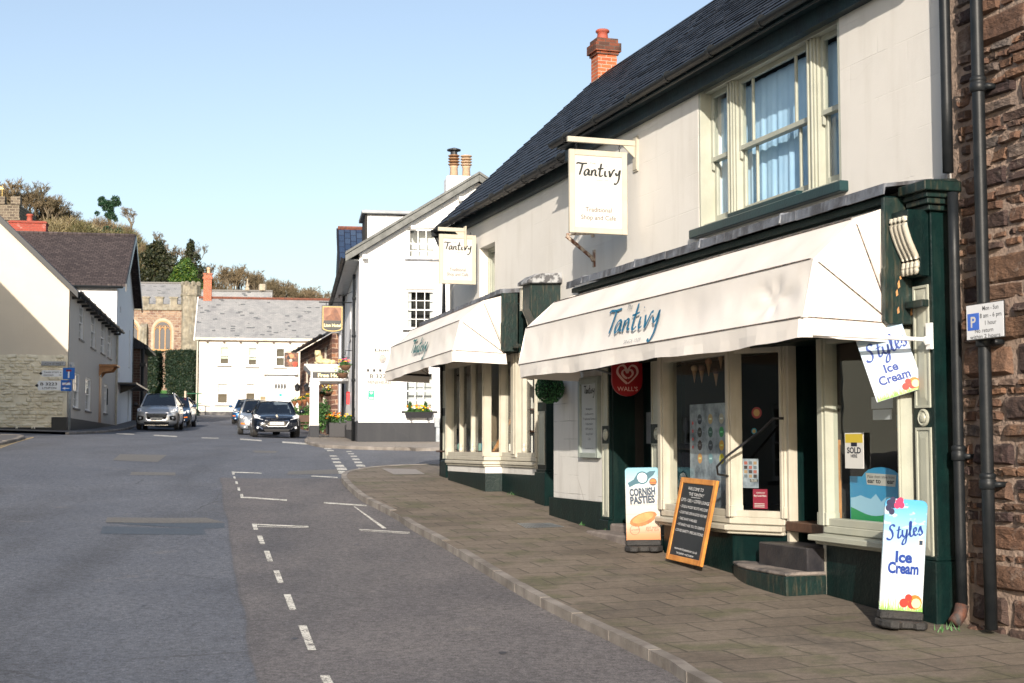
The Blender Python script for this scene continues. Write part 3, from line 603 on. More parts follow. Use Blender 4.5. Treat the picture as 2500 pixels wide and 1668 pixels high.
def slates(fr, x0, x1, y0, z0, y1, z1, row=.2, seed=1, loose=.02):
    """real overlapping courses: every row of slates is a thin tilted strip cut into tiles"""
    mb = MB(fr); r = random.Random(seed); L = math.hypot(y1 - y0, z1 - z0); n = int(L / row); dy, dz = (y1 - y0) / L, (z1 - z0) / L; ny, nz = (-dz, dy) if dy > 0 else (dz, -dy)
    if nz < 0: ny, nz = -ny, -nz
    for i in range(n):
        t0 = i * row; t1 = t0 + row * 1.12; x = x0 - (i % 2) * .14
        while x < x1:
            w = .28 + r.uniform(-.02, .02); a, b = max(x, x0) + .002, min(x + w, x1) - .002; x += w
            if b - a < .03: continue
            h = .016 + r.uniform(-.004, .006); k = r.uniform(-.008, .008)
            P = lambda X, t, hh: (X, y0 + dy * t + ny * hh, z0 + dz * t + nz * hh)
            mb.add([P(a, t0 + k, h), P(b, t0 + k, h), P(b, t1, .003), P(a, t1, .003), P(a, t0 + k, h - .014), P(b, t0 + k, h - .014)], [(0, 1, 2, 3), (0, 4, 5, 1), (0, 3, 4), (1, 5, 2)])
    return mb
def chimney_pot(fr, x, y, z, r=.14, h=.35): return MB(fr).lathe([(r * 1.05, 0), (r * .9, .04), (r * .82, h * .7), (r * 1.1, h * .78), (r * 1.12, h * .9), (r * .95, h), (r * .7, h), (r * .7, h - .1)], (x, y, z), 14)
# ------------------------------------------------------------ the near shop
GZ = lambda s, n=0: gh(*fxy(s, n)) + KH - .01
B1 = thing('shop_building', 'near white rendered shop with slate roof, three-light sash window upstairs and dark green shopfront', 'shop', FAC, (4.5, 0, -1.4))
wx0, wx1, wz0, wz1 = fs(2066, 0), fs(1712, 0), 2.53, 4.2
w = MB(FAC); w.wall(.07, 9.17, 1.05, 4.34, 0, -.35, [(wx0, wx1, wz0, wz1)]); part('wall', w, RENDER, B1)
w = MB(FAC); w.wall(7.23, 9.17, -1.3, 1.3, .3, -.2, bot=lambda x: GZ(x, .3) - .1); part('block_wall', w, BLOCK, B1)
w = MB(FAC); w.wall(7.2, 9.2, -1.5, -.74, .36, -.2, bot=lambda x: GZ(x, .3) - .1); part('plinth', w, dgreen, B1, bevel=.01)
w = MB(FAC); w.wall(.1, .42, -1.5, 2.3, .012, -.3); part('corner_strip', w, M('old_white_paint', (.62, .6, .56), (.5, .46, .41), 5, .6, .4, 25, streak=(.3, .2, .14)), B1)
w = MB(FAC); w.box(.06, .4, .013, .1, -1.75, -1.04); part('plinth', w, dgreenw, B1, bevel=.015)
# hollow inside: floor, back, ends, ceiling
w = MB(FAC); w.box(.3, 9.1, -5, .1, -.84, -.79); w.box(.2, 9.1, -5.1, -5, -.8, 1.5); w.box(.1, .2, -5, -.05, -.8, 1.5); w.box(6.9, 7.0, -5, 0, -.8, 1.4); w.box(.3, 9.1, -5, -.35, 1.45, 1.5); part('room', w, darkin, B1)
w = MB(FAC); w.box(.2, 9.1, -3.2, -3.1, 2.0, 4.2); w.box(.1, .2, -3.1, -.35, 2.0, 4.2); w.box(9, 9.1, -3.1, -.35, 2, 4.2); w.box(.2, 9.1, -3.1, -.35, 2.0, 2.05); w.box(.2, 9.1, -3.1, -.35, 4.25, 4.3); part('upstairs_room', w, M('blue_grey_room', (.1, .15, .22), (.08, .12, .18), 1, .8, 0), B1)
# roof
EZ, EN, RZ_, RN = 4.37, .26, 7.62, -3.5
part('roof', roofpitch(FAC, -.1, 9.22, EN, EZ, RN, RZ_, .09), black, B1)
part('slates', slates(FAC, -.1, 9.24, EN + .02, EZ, RN, RZ_, .2, 3), SLATE, B1)
part('roof', roofpitch(FAC, -.1, 9.22, RN - 3.8, EZ, RN, RZ_, .09), black, B1)
w = MB(FAC); w.box(0, 9.2, .0, .1, 4.14, 4.33); w.box(0, 9.2, .0, .24, 4.31, 4.345); part('fascia_board', w, M('blue_black_paint', (.004, .012, .018), (.006, .022, .028), 5, .45, .2, 20, streak=(.012, .035, .038), spec=.25), B1)
def gutter(fr, x0, x1, y, z0, z1, r=.06, n=14):
    mb = MB(fr)
    for k in range(8):
        a0, a1 = math.pi + k * math.pi / 8, math.pi + (k + 1) * math.pi / 8; P = lambda x, z, a, q: (x, y + q * math.cos(a), z + q * math.sin(a))
        mb.poly(P(x0, z0, a0, r), P(x1, z1, a0, r), P(x1, z1, a1, r), P(x0, z0, a1, r)); mb.poly(P(x0, z0, a0, r * .9), P(x0, z0, a1, r * .9), P(x1, z1, a1, r * .9), P(x1, z1, a0, r * .9))
    for i in range(n):
        x = x0 + (x1 - x0) * (i + .5) / n; z = z0 + (z1 - z0) * (i + .5) / n; mb.tube([(x - .03, y, z - .002), (x + .03, y, z - .002)], r * 1.13, 10); 
    for i in range(n * 2): x = x0 + (x1 - x0) * (i + .3) / n / 2; z = z0 + (z1 - z0) * (i + .3) / n / 2; mb.box(x - .01, x + .01, y - r - .08, y + r * .5, z - r * .9, z - r * .7)
    return mb
part('gutter', gutter(FAC, -.1, 9.2, .31, 4.37, 4.37, .06, 8), iron, B1, smooth=False)
# upstairs window: three sashes behind moulded posts
W = MB(FAC); Y = -.14
m1, m2 = fs(1795, -.1), fs(1996, -.1); post = .1
for x in (wx0, wx1): s = 1 if x == wx0 else -1; W.box(x + s * .002, x + s * .05, Y - .1, -.003, wz0, wz1)
W.box(wx0 + .05, wx1 - .05, Y - .1, -.06, wz1 - .07, wz1 - .002); W.box(wx0 + .05, wx1 - .05, Y - .1, -.04, wz0, wz0 + .05)
for x in (m1, m2):
    W.box(x - post, x + post, Y - .1, Y + .03, wz0, wz1 - .07); W.box(x - post * .75, x + post * .75, Y + .03, Y + .055, wz0, wz1 - .07); W.box(x - post * .5, x - post * .2, Y + .055, Y + .075, wz0, wz1 - .07); W.box(x + post * .2, x + post * .5, Y + .055, Y + .075, wz0, wz1 - .07)
part('window_casing', W, sage, B1, bevel=.006)
CURT = M('blue_net_curtain', (.5, .72, .95), (.38, .6, .85), 2, .8, 0)
for a, b, cols in ((wx0 + .05, m2 - post, 1), (m2 + post, m1 - post, 3), (m1 + post, wx1 - .05, 1)):
    S = MB(FAC); zm = fz(1850, 300, -.17) if 0 else (wz0 + wz1) / 2 - .02; f = .055
    for za, zb, yy in ((zm - .03, wz1 - .07, Y - .0), (wz0 + .05, zm + .03, Y - .045)):
        S.box(a, a + f, yy - .04, yy, za, zb); S.box(b - f, b, yy - .04, yy, za, zb); S.box(a + f, b - f, yy - .041, yy + .004, za, za + f * (1 if za > 3 else 1.9)); S.box(a + f, b - f, yy - .041, yy - .001, zb - f, zb)
        if cols == 3:
            for k in (.2, .8): xx = a + (b - a) * k; S.box(xx - .015, xx + .015, yy - .035, yy - .004, za + f, zb - f)
        if za > 3:
            for xx in (a + .02, b - .045): S.prism([(yy, za), (yy + .0, za - .09), (yy - .03, za - .1), (yy - .04, za)], 'x', xx, xx + .028)
    ws = part('window', S, sage, B1, bevel=.004)
    g = MB(FAC); g.poly((a, Y - .02, zm), (b, Y - .02, zm), (b, Y - .02, wz1 - .07), (a, Y - .02, wz1 - .07)); g.poly((a, Y - .065, wz0), (b, Y - .065, wz0), (b, Y - .065, zm), (a, Y - .065, zm)); part('pane', g, GLASS, ws)
    part('curtain', folds(FAC, a - .02, b + .3, wz0 + .02, wz1 - .1, Y - .17, .012, 9 if cols == 3 else 3, int(a * 10)), CURT, ws, smooth=True)
s = MB(FAC); s.box(wx0 - .12, wx1 + .1, -.1, .09, wz0 - .11, wz0 - .005); s.box(m2 + .12, m1 - .12, -.1, .03, wz0 - .005, wz0 + .06); part('sill', s, M('dark_teal_paint', (.004, .03, .034), (.003, .02, .024), 5, .35, .1), B1, bevel=.01)
# fascia box, lead flashing, side boards
w = MB(FAC); w.box(.45, 8.05, -.3, .34, 1.0, 2.1); w.box(.42, 8.1, .0, .42, 2.08, 2.14); part('fascia', w, dgreen, B1)
w = MB(FAC); n = 26
rl = random.Random(4)
for i in range(n):
    a, b = .33 + (8.12 - .33) * i / n, .33 + (8.12 - .33) * (i + 1) / n - .002; j = rl.uniform(-.006, .006)
    w.prism([(.002, 2.3), (.49 + j, 2.23), (.5 + j, 2.14 + j), (.485 + j, 2.14 + j), (.475 + j, 2.2), (.002, 2.27)], 'x', a, b)
    if i % 6 == 5: w.tube([(b, .0, 2.3), (b, .49, 2.235), (b, .5, 2.15)], .018, 6)
part('flashing', w, lead, B1)
w = MB(FAC); w.prism([(.2, 1.03), (.45, 1.03), (.48, 1.06), (.48, 1.5), (.47, 1.52), (.47, 2.12), (.2, 2.12)], 'x', .36, .41); w.box(.1, .35, .22, .29, 1.16, 1.22); part('side_board', w, dgreenw, B1, bevel=.006)
CHIPS = M('bare_wood_chip', (.5, .25, .09), (.35, .17, .07), 20, .8, .2)
rl = random.Random(8)
for y, z, h in [(.33, 1.72, .05), (.34, 1.35, .06), (.36, 1.28, .05), (.35, 1.13, .05), (.22, 1.12, .05), (.32, 1.42, .03)]:
    w = MB(FAC); w.prism([(y - .012, z), (y + .008, z - h * .3), (y + .012, z + h * .5), (y - .004, z + h)], 'x', .357, .3595); part('paint_chip', w, CHIPS, B1)
def pilaster(p, s0, s1, n0, n1, z0, z1, panels, roundel=None, pm=dgreen, base=True, gz=None):
    w = MB(FAC); gz = GZ(s0, n1) - .08 if gz is None else gz; w.box(s0, s1, n0, n1, z0, z1)
    if base: w.box(s0 - .03, s1 + .03, n0, n1 + .04, gz, z0 + .01); w.box(s0 - .015, s1 + .015, n0, n1 + .02, z0 + .01, z0 + .05)
    P = part('pilaster', w, pm, p, bevel=.008); c = MB(FAC); m = (s1 - s0) * .14
    for za, zb in panels:
        a, b = s0 + m, s1 - m; y = n1 + .002; d = .022; e = min(.05, (b - a) * .22)
        for q in ((a, a + d), (b - d, b)): c.box(q[0], q[1], y, y + .014, za, zb)
        for q in ((za, za + d), (zb - d, zb)): c.box(a + d, b - d, y, y + .0135, q[0], q[1])
        c.add([(a + d, y + .001, za + d), (b - d, y + .001, za + d), (b - d, y + .001, zb - d), (a + d, y + .001, zb - d), (a + d + e, y + .012, za + d + e * 1.4), (b - d - e, y + .012, za + d + e * 1.4), (b - d - e, y + .012, zb - d - e * 1.4), (a + d + e, y + .012, zb - d - e * 1.4)], [(0, 1, 5, 4), (1, 2, 6, 5), (2, 3, 7, 6), (3, 0, 4, 7), (4, 5, 6, 7)])
    if roundel: c.lathe([(.075, 0), (.075, .012), (.062, .02), (.052, .008), (.045, .008), (.035, .024), (.015, .03), (.001, .03)], ((s0 + s1) / 2, n1, roundel), 20, 'y', (1, 1))
    part('panel', c, sage, P); return P
def console(p, s0, s1, n0, z0, z1, dep=.2):
    pr = [(n0, z1), (n0 + dep, z1), (n0 + dep * 1.02, z1 - .12), (n0 + dep * .8, z1 - .25), (n0 + dep * .45, z0 + .16), (n0 + dep * .45, z0 + .08), (n0 + dep * .55, z0 + .03), (n0 + dep * .4, z0), (n0, z0)]
    w = MB(FAC); w.prism(pr, 'x', s0, s1); c = part('console', w, dgreen, p, bevel=.006); f = MB(FAC)
    e = crom([(n0 + dep * 1.02, z1 - .06), (n0 + dep * 1.02, z1 - .14), (n0 + dep * .8, z1 - .27), (n0 + dep * .47, z0 + .15), (n0 + dep * .5, z0 + .07)], 4)
    for k in range(4):
        x = s0 + (s1 - s0) * (k + .5) / 4; f.tube([(x, y + .006, z) for y, z in e], (s1 - s0) / 9, 6); f.tube([(x, n0 + dep * .52, z0 + .045), (x, n0 + dep * .62, z0 + .045)], .034, 8)
    part('flute', f, cream, c, smooth=True)
pC0, pC1 = fs(2284, .2), fs(2232, .2)
pilaster(B1, pC0, pC1, -.02, .2, -.97, 2.0, [(fz(2255, 1362, .2), fz(2255, 1044, .2)), (fz(2255, 996, .2), 1.35)], fz(2257, 1020, .2), gz=-1.75)
console(B1, pC0 + .03, pC1 - .03, .2, 1.42, 1.98)
w = MB(FAC)
for k, (z0, z1, o) in enumerate([(1.97, 2.02, .04), (2.02, 2.07, .075), (2.07, 2.12, .1), (2.12, 2.2, .15)]): w.box(pC0 - o, .33, -.02, .2 + o, z0, z1 - .001)
w.hexa([(pC0 - .15, -.02, 2.2), (.33, -.02, 2.2), (.33, .35, 2.2), (pC0 - .15, .35, 2.2), (pC0 - .05, -.02, 2.25), (.33, -.02, 2.25), (.33, .2, 2.23), (pC0 - .05, .2, 2.23)]); part('cornice', w, dgreenw, B1, bevel=.006)
pilaster(B1, fs(1494, .3), fs(1475, .3), .1, .33, -.97, 1.2, [(-.92, .02), (.25, 1.0)], .135)
pilaster(B1, fs(1628, .3), fs(1594, .3), .1, .33, -1.1, 1.2, [(-.95, .02), (.25, 1.0)], .135)
# entrance to the flat
dA, dB = fs(1594, .3) , fs(1494, .3); ylo = -.12
w = MB(FAC); w.box(dA - .02, dA + .06, ylo, .3, -1.2, 1.1); w.box(dB - .05, dB + .02, ylo, .3, -1.2, 1.1); w.box(dA, dB, -.3, .3, 1.0, 1.2); part('door_lining', w, dgreen, B1)
ds0, ds1 = dA + .06, dA + .75
w = MB(FAC); w.box(ds0, ds1, ylo - .04, ylo, -1.0, 1.0); D_ = part('door', w, black, B1)
w = MB(FAC)
for za, zb in ((-.28, .72), (-.93, -.42)):
    w.box(ds0 + .1, ds0 + .33, ylo, ylo + .02, za, zb); w.box(ds0 + .38, ds0 + .62, ylo, ylo + .02, za, zb)
part('panel', w, sage, D_, bevel=.008)
w = MB(FAC); w.ball((ds1 - .06, ylo + .05, -.1), .03); part('knob', w, galv, D_, smooth=True)
w = MB(FAC); w.box(ds1, ds1 + .1, ylo - .05, ylo + .05, -1.0, 1.0); part('door_frame', w, sage, B1); w = MB(FAC); w.box(ds1 + .1, dB, ylo - .06, ylo, -1.0, 1.0); part('side_panel', w, dgreen, B1)
w = MB(FAC); w.box(ds1 + .14, ds1 + .34, ylo, ylo + .03, .02, .42)
for k in range(4): w.box(ds1 + .17, ds1 + .31, ylo + .03, ylo + .036, .06 + k * .06, .09 + k * .06)
part('intercom', w, galv, B1)
w = MB(FAC); w.box(dA - .02, dB + .02, -.3, .34, -1.35, -1.0); part('step', w, M('worn_stone_step', (.2, .17, .15), (.12, .1, .09), 4, .8, .4, 30), B1, bevel=.02)
w = MB(FAC); w.box(dA + .0, dB + .12, .1, .62, -1.4, GZ(6, .5) + .1); part('step', w, bpy.data.materials['worn_stone_step'], B1, bevel=.02)
# shop windows
def bay(p, pts, zs, zt, gz, mull, fm, pm, white=None, posts=None, bars=.0, sill=.1, glassoff=-.05, tr=None):
    """pts go up the street; zs sill, zt head; pm = stall riser"""
    w = MB(FAC); band(w, pts, -.14, 0, gz, zs - .08) ; part('stall_riser', w, pm, p)
    if white: w = MB(FAC); band(w, pts, -.14, .004, white, zs - .07); part('riser_panel', w, BLOCK, p)
    w = MB(FAC); band(w, pts, -.12, sill, zs - .085, zs - .02, zs - .03); band(w, pts, -.12, sill * .6, zs - .12, zs - .086); band(w, pts, -.1, .03, zs - .0195, zs + .05); S = part('sill', w, fm, p, bevel=.008)
    w = MB(FAC); band(w, pts, -.09, .02, zs + .05, zs + .12); band(w, pts, -.09, .02, zt - .1, zt); g = MB(FAC)
    if tr: band(w, pts, -.07, .0, tr, tr + .05)
    for i in range(len(pts) - 1):
        sf, L = segframe(pts[i], pts[i + 1]); q = MB(sf); 
        for m in mull[i]: q.box(m * L - .022, m * L + .022, -.07, .012, zs + .12, zt - .1); q.lathe([(.035, 0), (.045, .03), (.03, .08), (.036, .11), (.022, .16)], (m * L, -.02, zs + .12), 8)
        w.add([FI @ (sf @ Vector(v)) for v in q.v], q.f) if q.f else None
        gg = [(0, glassoff, zs + .1), (L, glassoff, zs + .1), (L, glassoff, zt - .08), (0, glassoff, zt - .08)]; g.poly(*[tuple(FI @ (sf @ Vector(v))) for v in gg])
    for (s, n), r in zip(pts, posts or [.06] * len(pts)):
        if r: w.box(s - r, s + r, n - .1, n + .035, zs + .05, zt); w.box(s - r * .6, s + r * .6, n + .035, n + .055, zs + .05, zt); w.box(s - r * 1.15, s + r * 1.15, n - .1, n + .045, zs + .051, zs + .17)
    F = part('window', w, fm, p, bevel=.005); part('pane', g, GLASS, F); return F
A, A2, Bp, Cp = (5.22, .3), (5.04, .44), (fs(1786, .45), .45), (fs(1917, .12), .12)
bay(B1, [Cp, Bp, A2, A], -.79, 1.05, -1.6, [[], [], [], []], cream, dgreen, posts=[.04, .055, .07, .04])
Dr = (.47, .25); Dl = (fs(2014, .25), .25)
bay(B1, [Dr, Dl], -.8, 1.05, -1.75, [[]], sage, dgreen, posts=[.02, .075], sill=.2)
w = MB(FAC); w.box(Dl[0] + .01, Dl[0] + .08, .12, .24, -1.5, 1.05); w.box(Cp[0] - .09, Cp[0] - .03, .03, .13, -1.0, 1.05); part('door_post', w, cream, B1, bevel=.005); w = MB(FAC); w.box(Cp[0] - .085, Cp[0] - .035, -.55, .029, -1.0, 1.05); part('door_cheek', w, dgreen, B1); w = MB(FAC); w.box(Dl[0] + .02, Dl[0] + .07, -.55, .119, -1.5, 1.05); part('door_cheek', w, darkin, B1)
# shop door, steps, handrail
w = MB(FAC); q0, q1 = Dl[0] + .08, Cp[0] - .09; w.box(q0, q0 + .1, -.55, -.5, -.75, 1.05); w.box(q1 - .1, q1, -.55, -.5, -.75, 1.05); w.box(q0 + .1, q1 - .1, -.55, -.5, -.75, -.62); w.box(q0 + .1, q1 - .1, -.55, -.51, -.62, -.18); w.box(q0 + .1, q1 - .1, -.55, -.5, -.18, -.08); w.box(q0 + .1, q1 - .1, -.55, -.5, .9, 1.05)
for k in range(3): w.box(q0 + .14, q1 - .14, -.51, -.505, -.58 + k * .14, -.46 + k * .14)
Dd = part('door', w, M('dark_sage_paint', (.09, .11, .08), (.07, .085, .06), 3, .5, .05), B1); g = MB(FAC); g.poly((q0 + .1, -.53, -.08), (q1 - .1, -.53, -.08), (q1 - .1, -.53, .9), (q0 + .1, -.53, .9)); part('pane', g, GLASS, Dd)
w = MB(FAC); w.tube([(q0 + .06, -.5, -.18), (q0 + .06, -.42, -.16), (q0 + .08, -.4, -.02), (q0 + .06, -.42, .1), (q0 + .06, -.5, .1)], .022, 8); part('handle', w, black, Dd, smooth=True)
w = MB(FAC); w.box(q0 - .03, q1 + .03, -.55, .16, -.86, -.76); part('threshold', w, dwood, B1, bevel=.01)
w = MB(FAC); w.box(q0 - .02, fs(1849, .42), -.3, .42, -1.3, -.965); part('step', w, M('black_slate_step', (.014, .014, .018), (.03, .028, .03), 5, .4, .2, 20), B1, bevel=.012)
w = MB(FAC); o = [(q0 - .05, .0), (q0 - .05, .66), (2.1, .68), (2.6, .66), (fs(1800, .6), .6), (fs(1787, .5), .5), (fs(1787, .5), .0)]; w.prism(o, 'z', -1.8, -1.22); st = part('step', w, dgreenw, B1, bevel=.01)
w = MB(FAC); w.prism([(x, y + (.006 if y > 0 else 0)) for x, y in o], 'z', -1.22, -1.185); part('tread', w, M('worn_stone_tread', (.2, .17, .15), (.06, .055, .055), 3, .8, .4, 30, lo=.42, hi=.58), st, bevel=.012)
w = MB(FAC); h0 = (Bp[0] - .02, .56); w.tube([(h0[0], .5, -.32), (h0[0], .62, -.3), (h0[0] - .06, .66, -.22), (h0[0] - .15, .6, -.12), (2.9, .3, .16), (Cp[0] + .02, .24, .27), (Cp[0] - .05, .16, .27)], .013, 8); part('handrail', w, black, B1, smooth=True)
# ------------------------------------------------------------ the far shop, set back a little
n2 = -.3; E2 = fs(1098, -.3, 560)
B2 = thing('shop_building', 'farther half of the white shop terrace, with red brick chimney and green cornered shopfront', 'shop', FAC, (13, 0, -1.0))
ux0, ux1 = fs(1208, n2), fs(1170, n2)
w = MB(FAC); w.wall(9.172, E2, -1.2, 4.32, n2, n2 - .35, [(ux0, ux1, 1.9, 3.62), (12.9, 16.3, -.3, 2.1), (11.0, 12.85, -.3, 1.75)], bot=lambda x: -1.2); part('wall', w, RENDER, B2)
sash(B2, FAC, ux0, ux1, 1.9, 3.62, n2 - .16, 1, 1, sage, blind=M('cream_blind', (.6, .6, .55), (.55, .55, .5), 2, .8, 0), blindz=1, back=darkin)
w = MB(FAC); w.wall(9.2, 10.6, -1.3, -.5, n2 + .05, n2 - .2); w.box(10.5, 10.8, -.4, -.05, -1.4, -.5); part('plinth', w, dgreen, B2)
w = MB(FAC); w.box(9.3, 9.6, n2, n2 + .09, 2.28, 2.36); part('ledge', w, bpy.data.materials['dark_teal_paint'], B2)
w = MB(FAC); w.prism([(n2, -1.2), (n2, 4.3), (RN, RZ_ - .1), (RN - 3.7, 4.3), (RN - 3.7, -1.2)], 'x', E2 - .3, E2); part('gable_wall', w, RENDER, B2)
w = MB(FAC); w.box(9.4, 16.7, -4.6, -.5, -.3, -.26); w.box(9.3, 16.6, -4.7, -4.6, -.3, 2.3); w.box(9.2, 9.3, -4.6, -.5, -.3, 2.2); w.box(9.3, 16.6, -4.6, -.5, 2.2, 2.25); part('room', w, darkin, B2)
part('roof', roofpitch(FAC, 9.22, E2 + .12, -.04, 4.3, RN, RZ_, .09), black, B2); part('slates', slates(FAC, 9.24, E2 + .15, -.02, 4.3, RN, RZ_, .2, 5), SLATE, B2); part('roof', roofpitch(FAC, 9.2, E2 + .12, RN - 3.8, 4.3, RN, RZ_, .09), black, B2)
w = MB(FAC); w.box(9.2, E2 + .03, n2, n2 + .1, 4.1, 4.29); part('fascia_board', w, bpy.data.materials['blue_black_paint'], B2)
part('gutter', gutter(FAC, 9.25, E2 + .1, .01, 4.3, 4.24, .06, 9), iron, B2)
w = MB(FAC); w.tube([(E2 + .06, .0, 4.2), (E2 + .06, -.12, 3.95), (E2 + .06, -.2, 3.8), (E2 + .06, -.2, 2.6), (E2 - .2, .05, 2.3), (fs(1078, .06), .06, 1.6), (fs(1078, .06), .06, -.7)], .045, 8); part('downpipe', w, iron, B2, smooth=True)
w = MB(FAC); w.box(E2 - .05, E2 + .1, n2, .05, 4.12, 4.24); part('gutter_end', w, iron, B2)
C_ = E2 - .2; chm = MB(FAC); chm.box(C_ - .19, C_ + .19, RN - .24, RN + .18, 7.0, 7.98); ch = part('chimney', chm, REDBRICK, B2)
w = MB(FAC); w.box(C_ - .22, C_ + .22, RN - .27, RN + .21, 7.98, 8.04); w.box(C_ - .26, C_ + .26, RN - .31, RN + .25, 8.04, 8.22); w.box(C_ - .21, C_ + .21, RN - .26, RN + .2, 8.22, 8.32); part('chimney_cap', w, brickmat('sooty_brick', (.22, .06, .03), (.05, .03, .025), (.08, .06, .05), .225, .075, .008, 'wall', .01, .9, .6, ((.02, .016, .015), 3, .5, .8)), ch)
part('chimney_pot', chimney_pot(FAC, C_, RN, 8.32, .13, .22), M('terracotta', (.35, .07, .04), (.25, .06, .04), 6, .7, .2), ch, smooth=True)
w = MB(FAC); w.box(C_ - .24, C_ + .24, RN - .3, RN + .24, 6.9, 7.32); part('lead_apron', w, lead, ch)
# its shopfront
w = MB(FAC); w.box(11.9, 16.55, n2 - .1, .16, 1.5, 2.32); part('fascia', w, dgreen, B2)
w = MB(FAC); rl = random.Random(6)
for i in range(18):
    a, b = 11.6 + 5.2 * i / 18, 11.6 + 5.2 * (i + 1) / 18 - .002; z = 2.5 - .13 * (i + .5) / 18; j = rl.uniform(-.005, .005); w.prism([(n2, z + .06), (.33 + j, z + .01), (.34, z - .06), (.32, z - .06), (n2, z)], 'x', a, b)
part('flashing', w, lead, B2)
w = MB(FAC); w.prism([(.05, 1.5), (.3, 1.5), (.33, 1.54), (.33, 1.95), (.32, 1.97), (.32, 2.44), (.05, 2.44)], 'x', 11.55, 11.6); w.box(11.2, 11.5, .1, .16, 1.55, 1.6); part('side_board', w, dgreenw, B2, bevel=.006)
w = MB(FAC); w.prism([(n2, 2.5), (.2, 2.5), (.21, 2.1), (.14, 1.95), (.05, 1.72), (.12, 1.66), (n2, 1.6)], 'x', 10.5, 10.86); c2 = part('console', w, dgreenw, B2, bevel=.01)
w = MB(FAC); w.prism([(.14, 1.98), (.215, 2.13), (.21, 2.17), (.13, 2.02), (.05, 1.76), (.06, 1.72)], 'x', 10.87, 10.9); w.box(10.9, 11.0, .12, .2, 2.1, 2.46); part('bracket_trim', w, cream, c2)
w = MB(FAC); w.prism([(n2, 2.66), (.12, 2.63), (.26, 2.53), (.26, 2.48), (n2, 2.5)], 'x', 10.42, 10.95); part('lead_cap', w, M('white_stained_lead', (.3, .31, .32), (.07, .07, .075), 9, .6, .4, 20, lo=.45, hi=.55), c2, bevel=.01)
pl0, pl1 = fs(1334, -.03), fs(1312, -.03)
pilaster(B2, pl0, pl1, n2, -.03, -.42, 1.7, [(-.3, .52), (.66, 1.4)], None, gz=-1.2)
bA, bB, bC, bD = (fs(1094, .2), .2), (fs(1184, .2), .2), (fs(1226, -.08), -.08), (fs(1313, -.08), -.08)
bay(B2, [bD, bC, (bB[0] - .02, .2), bA], -.24, 1.5, -1.3, [[.4], [.05], [.03, .35, .66]], cream, dgreen, white=-.47, posts=[.02, .03, .03, .045], sill=.06)
w = MB(FAC); px_ = (bD[0] + bC[0]) / 2; w.box(px_ + .05, px_ + .3, -.16, -.03, -.2, 1.5); w.box(px_ + .1, px_ + .25, -.03, -.01, -.15, 1.5); part('window_post', w, cream, B2, bevel=.006)
pilaster(B2, fs(1092.5, .08), fs(1081, .08), n2, .08, -.3, 1.7, [(-.42, .55), (.7, 1.4)], None, gz=-1.1); w = MB(FAC); w.box(fs(1081, .0), fs(1074, .0), n2, .0, -1.1, 1.7); part('end_post', w, dgreen, B2)
# ------------------------------------------------------------ awnings
def canvas():
    m, t, b = nt('awning_canvas'); v = vec(t); col = mixc(t, ramp(t, noise(t, v, 1.2, 5), .35, .7), (.82, .785, .735), (.74, .695, .64))
    st = ramp(t, noise(t, vec(t, 'obj', (1, .3, .3)), 3, 6), .6, .8); col = mixc(t, math_(t, 'MULTIPLY', st, .25), col, (.5, .42, .34))
    t.links.new(col, b.inputs['Base Color']); b.inputs['Roughness'].default_value = .55
    bump(t, b, math_(t, 'ADD', noise(t, v, 1.6, 5), math_(t, 'MULTIPLY', noise(t, v, 90, 2), .1)), .35, .03)
    tl = t.nodes.new('ShaderNodeBsdfTranslucent'); tl.inputs[0].default_value = (.5, .36, .24, 1); mx = t.nodes.new('ShaderNodeMixShader'); mx.inputs[0].default_value = .12
    t.links.new(b.outputs[0], mx.inputs[1]); t.links.new(tl.outputs[0], mx.inputs[2]); t.links.new(mx.outputs[0], t.nodes['Material Output'].inputs[0]); return m
CANVAS = canvas(); SEAM = M('mouldy_seam', (.22, .17, .14), (.06, .05, .045), 25, .8, .3, lo=.42, hi=.55)
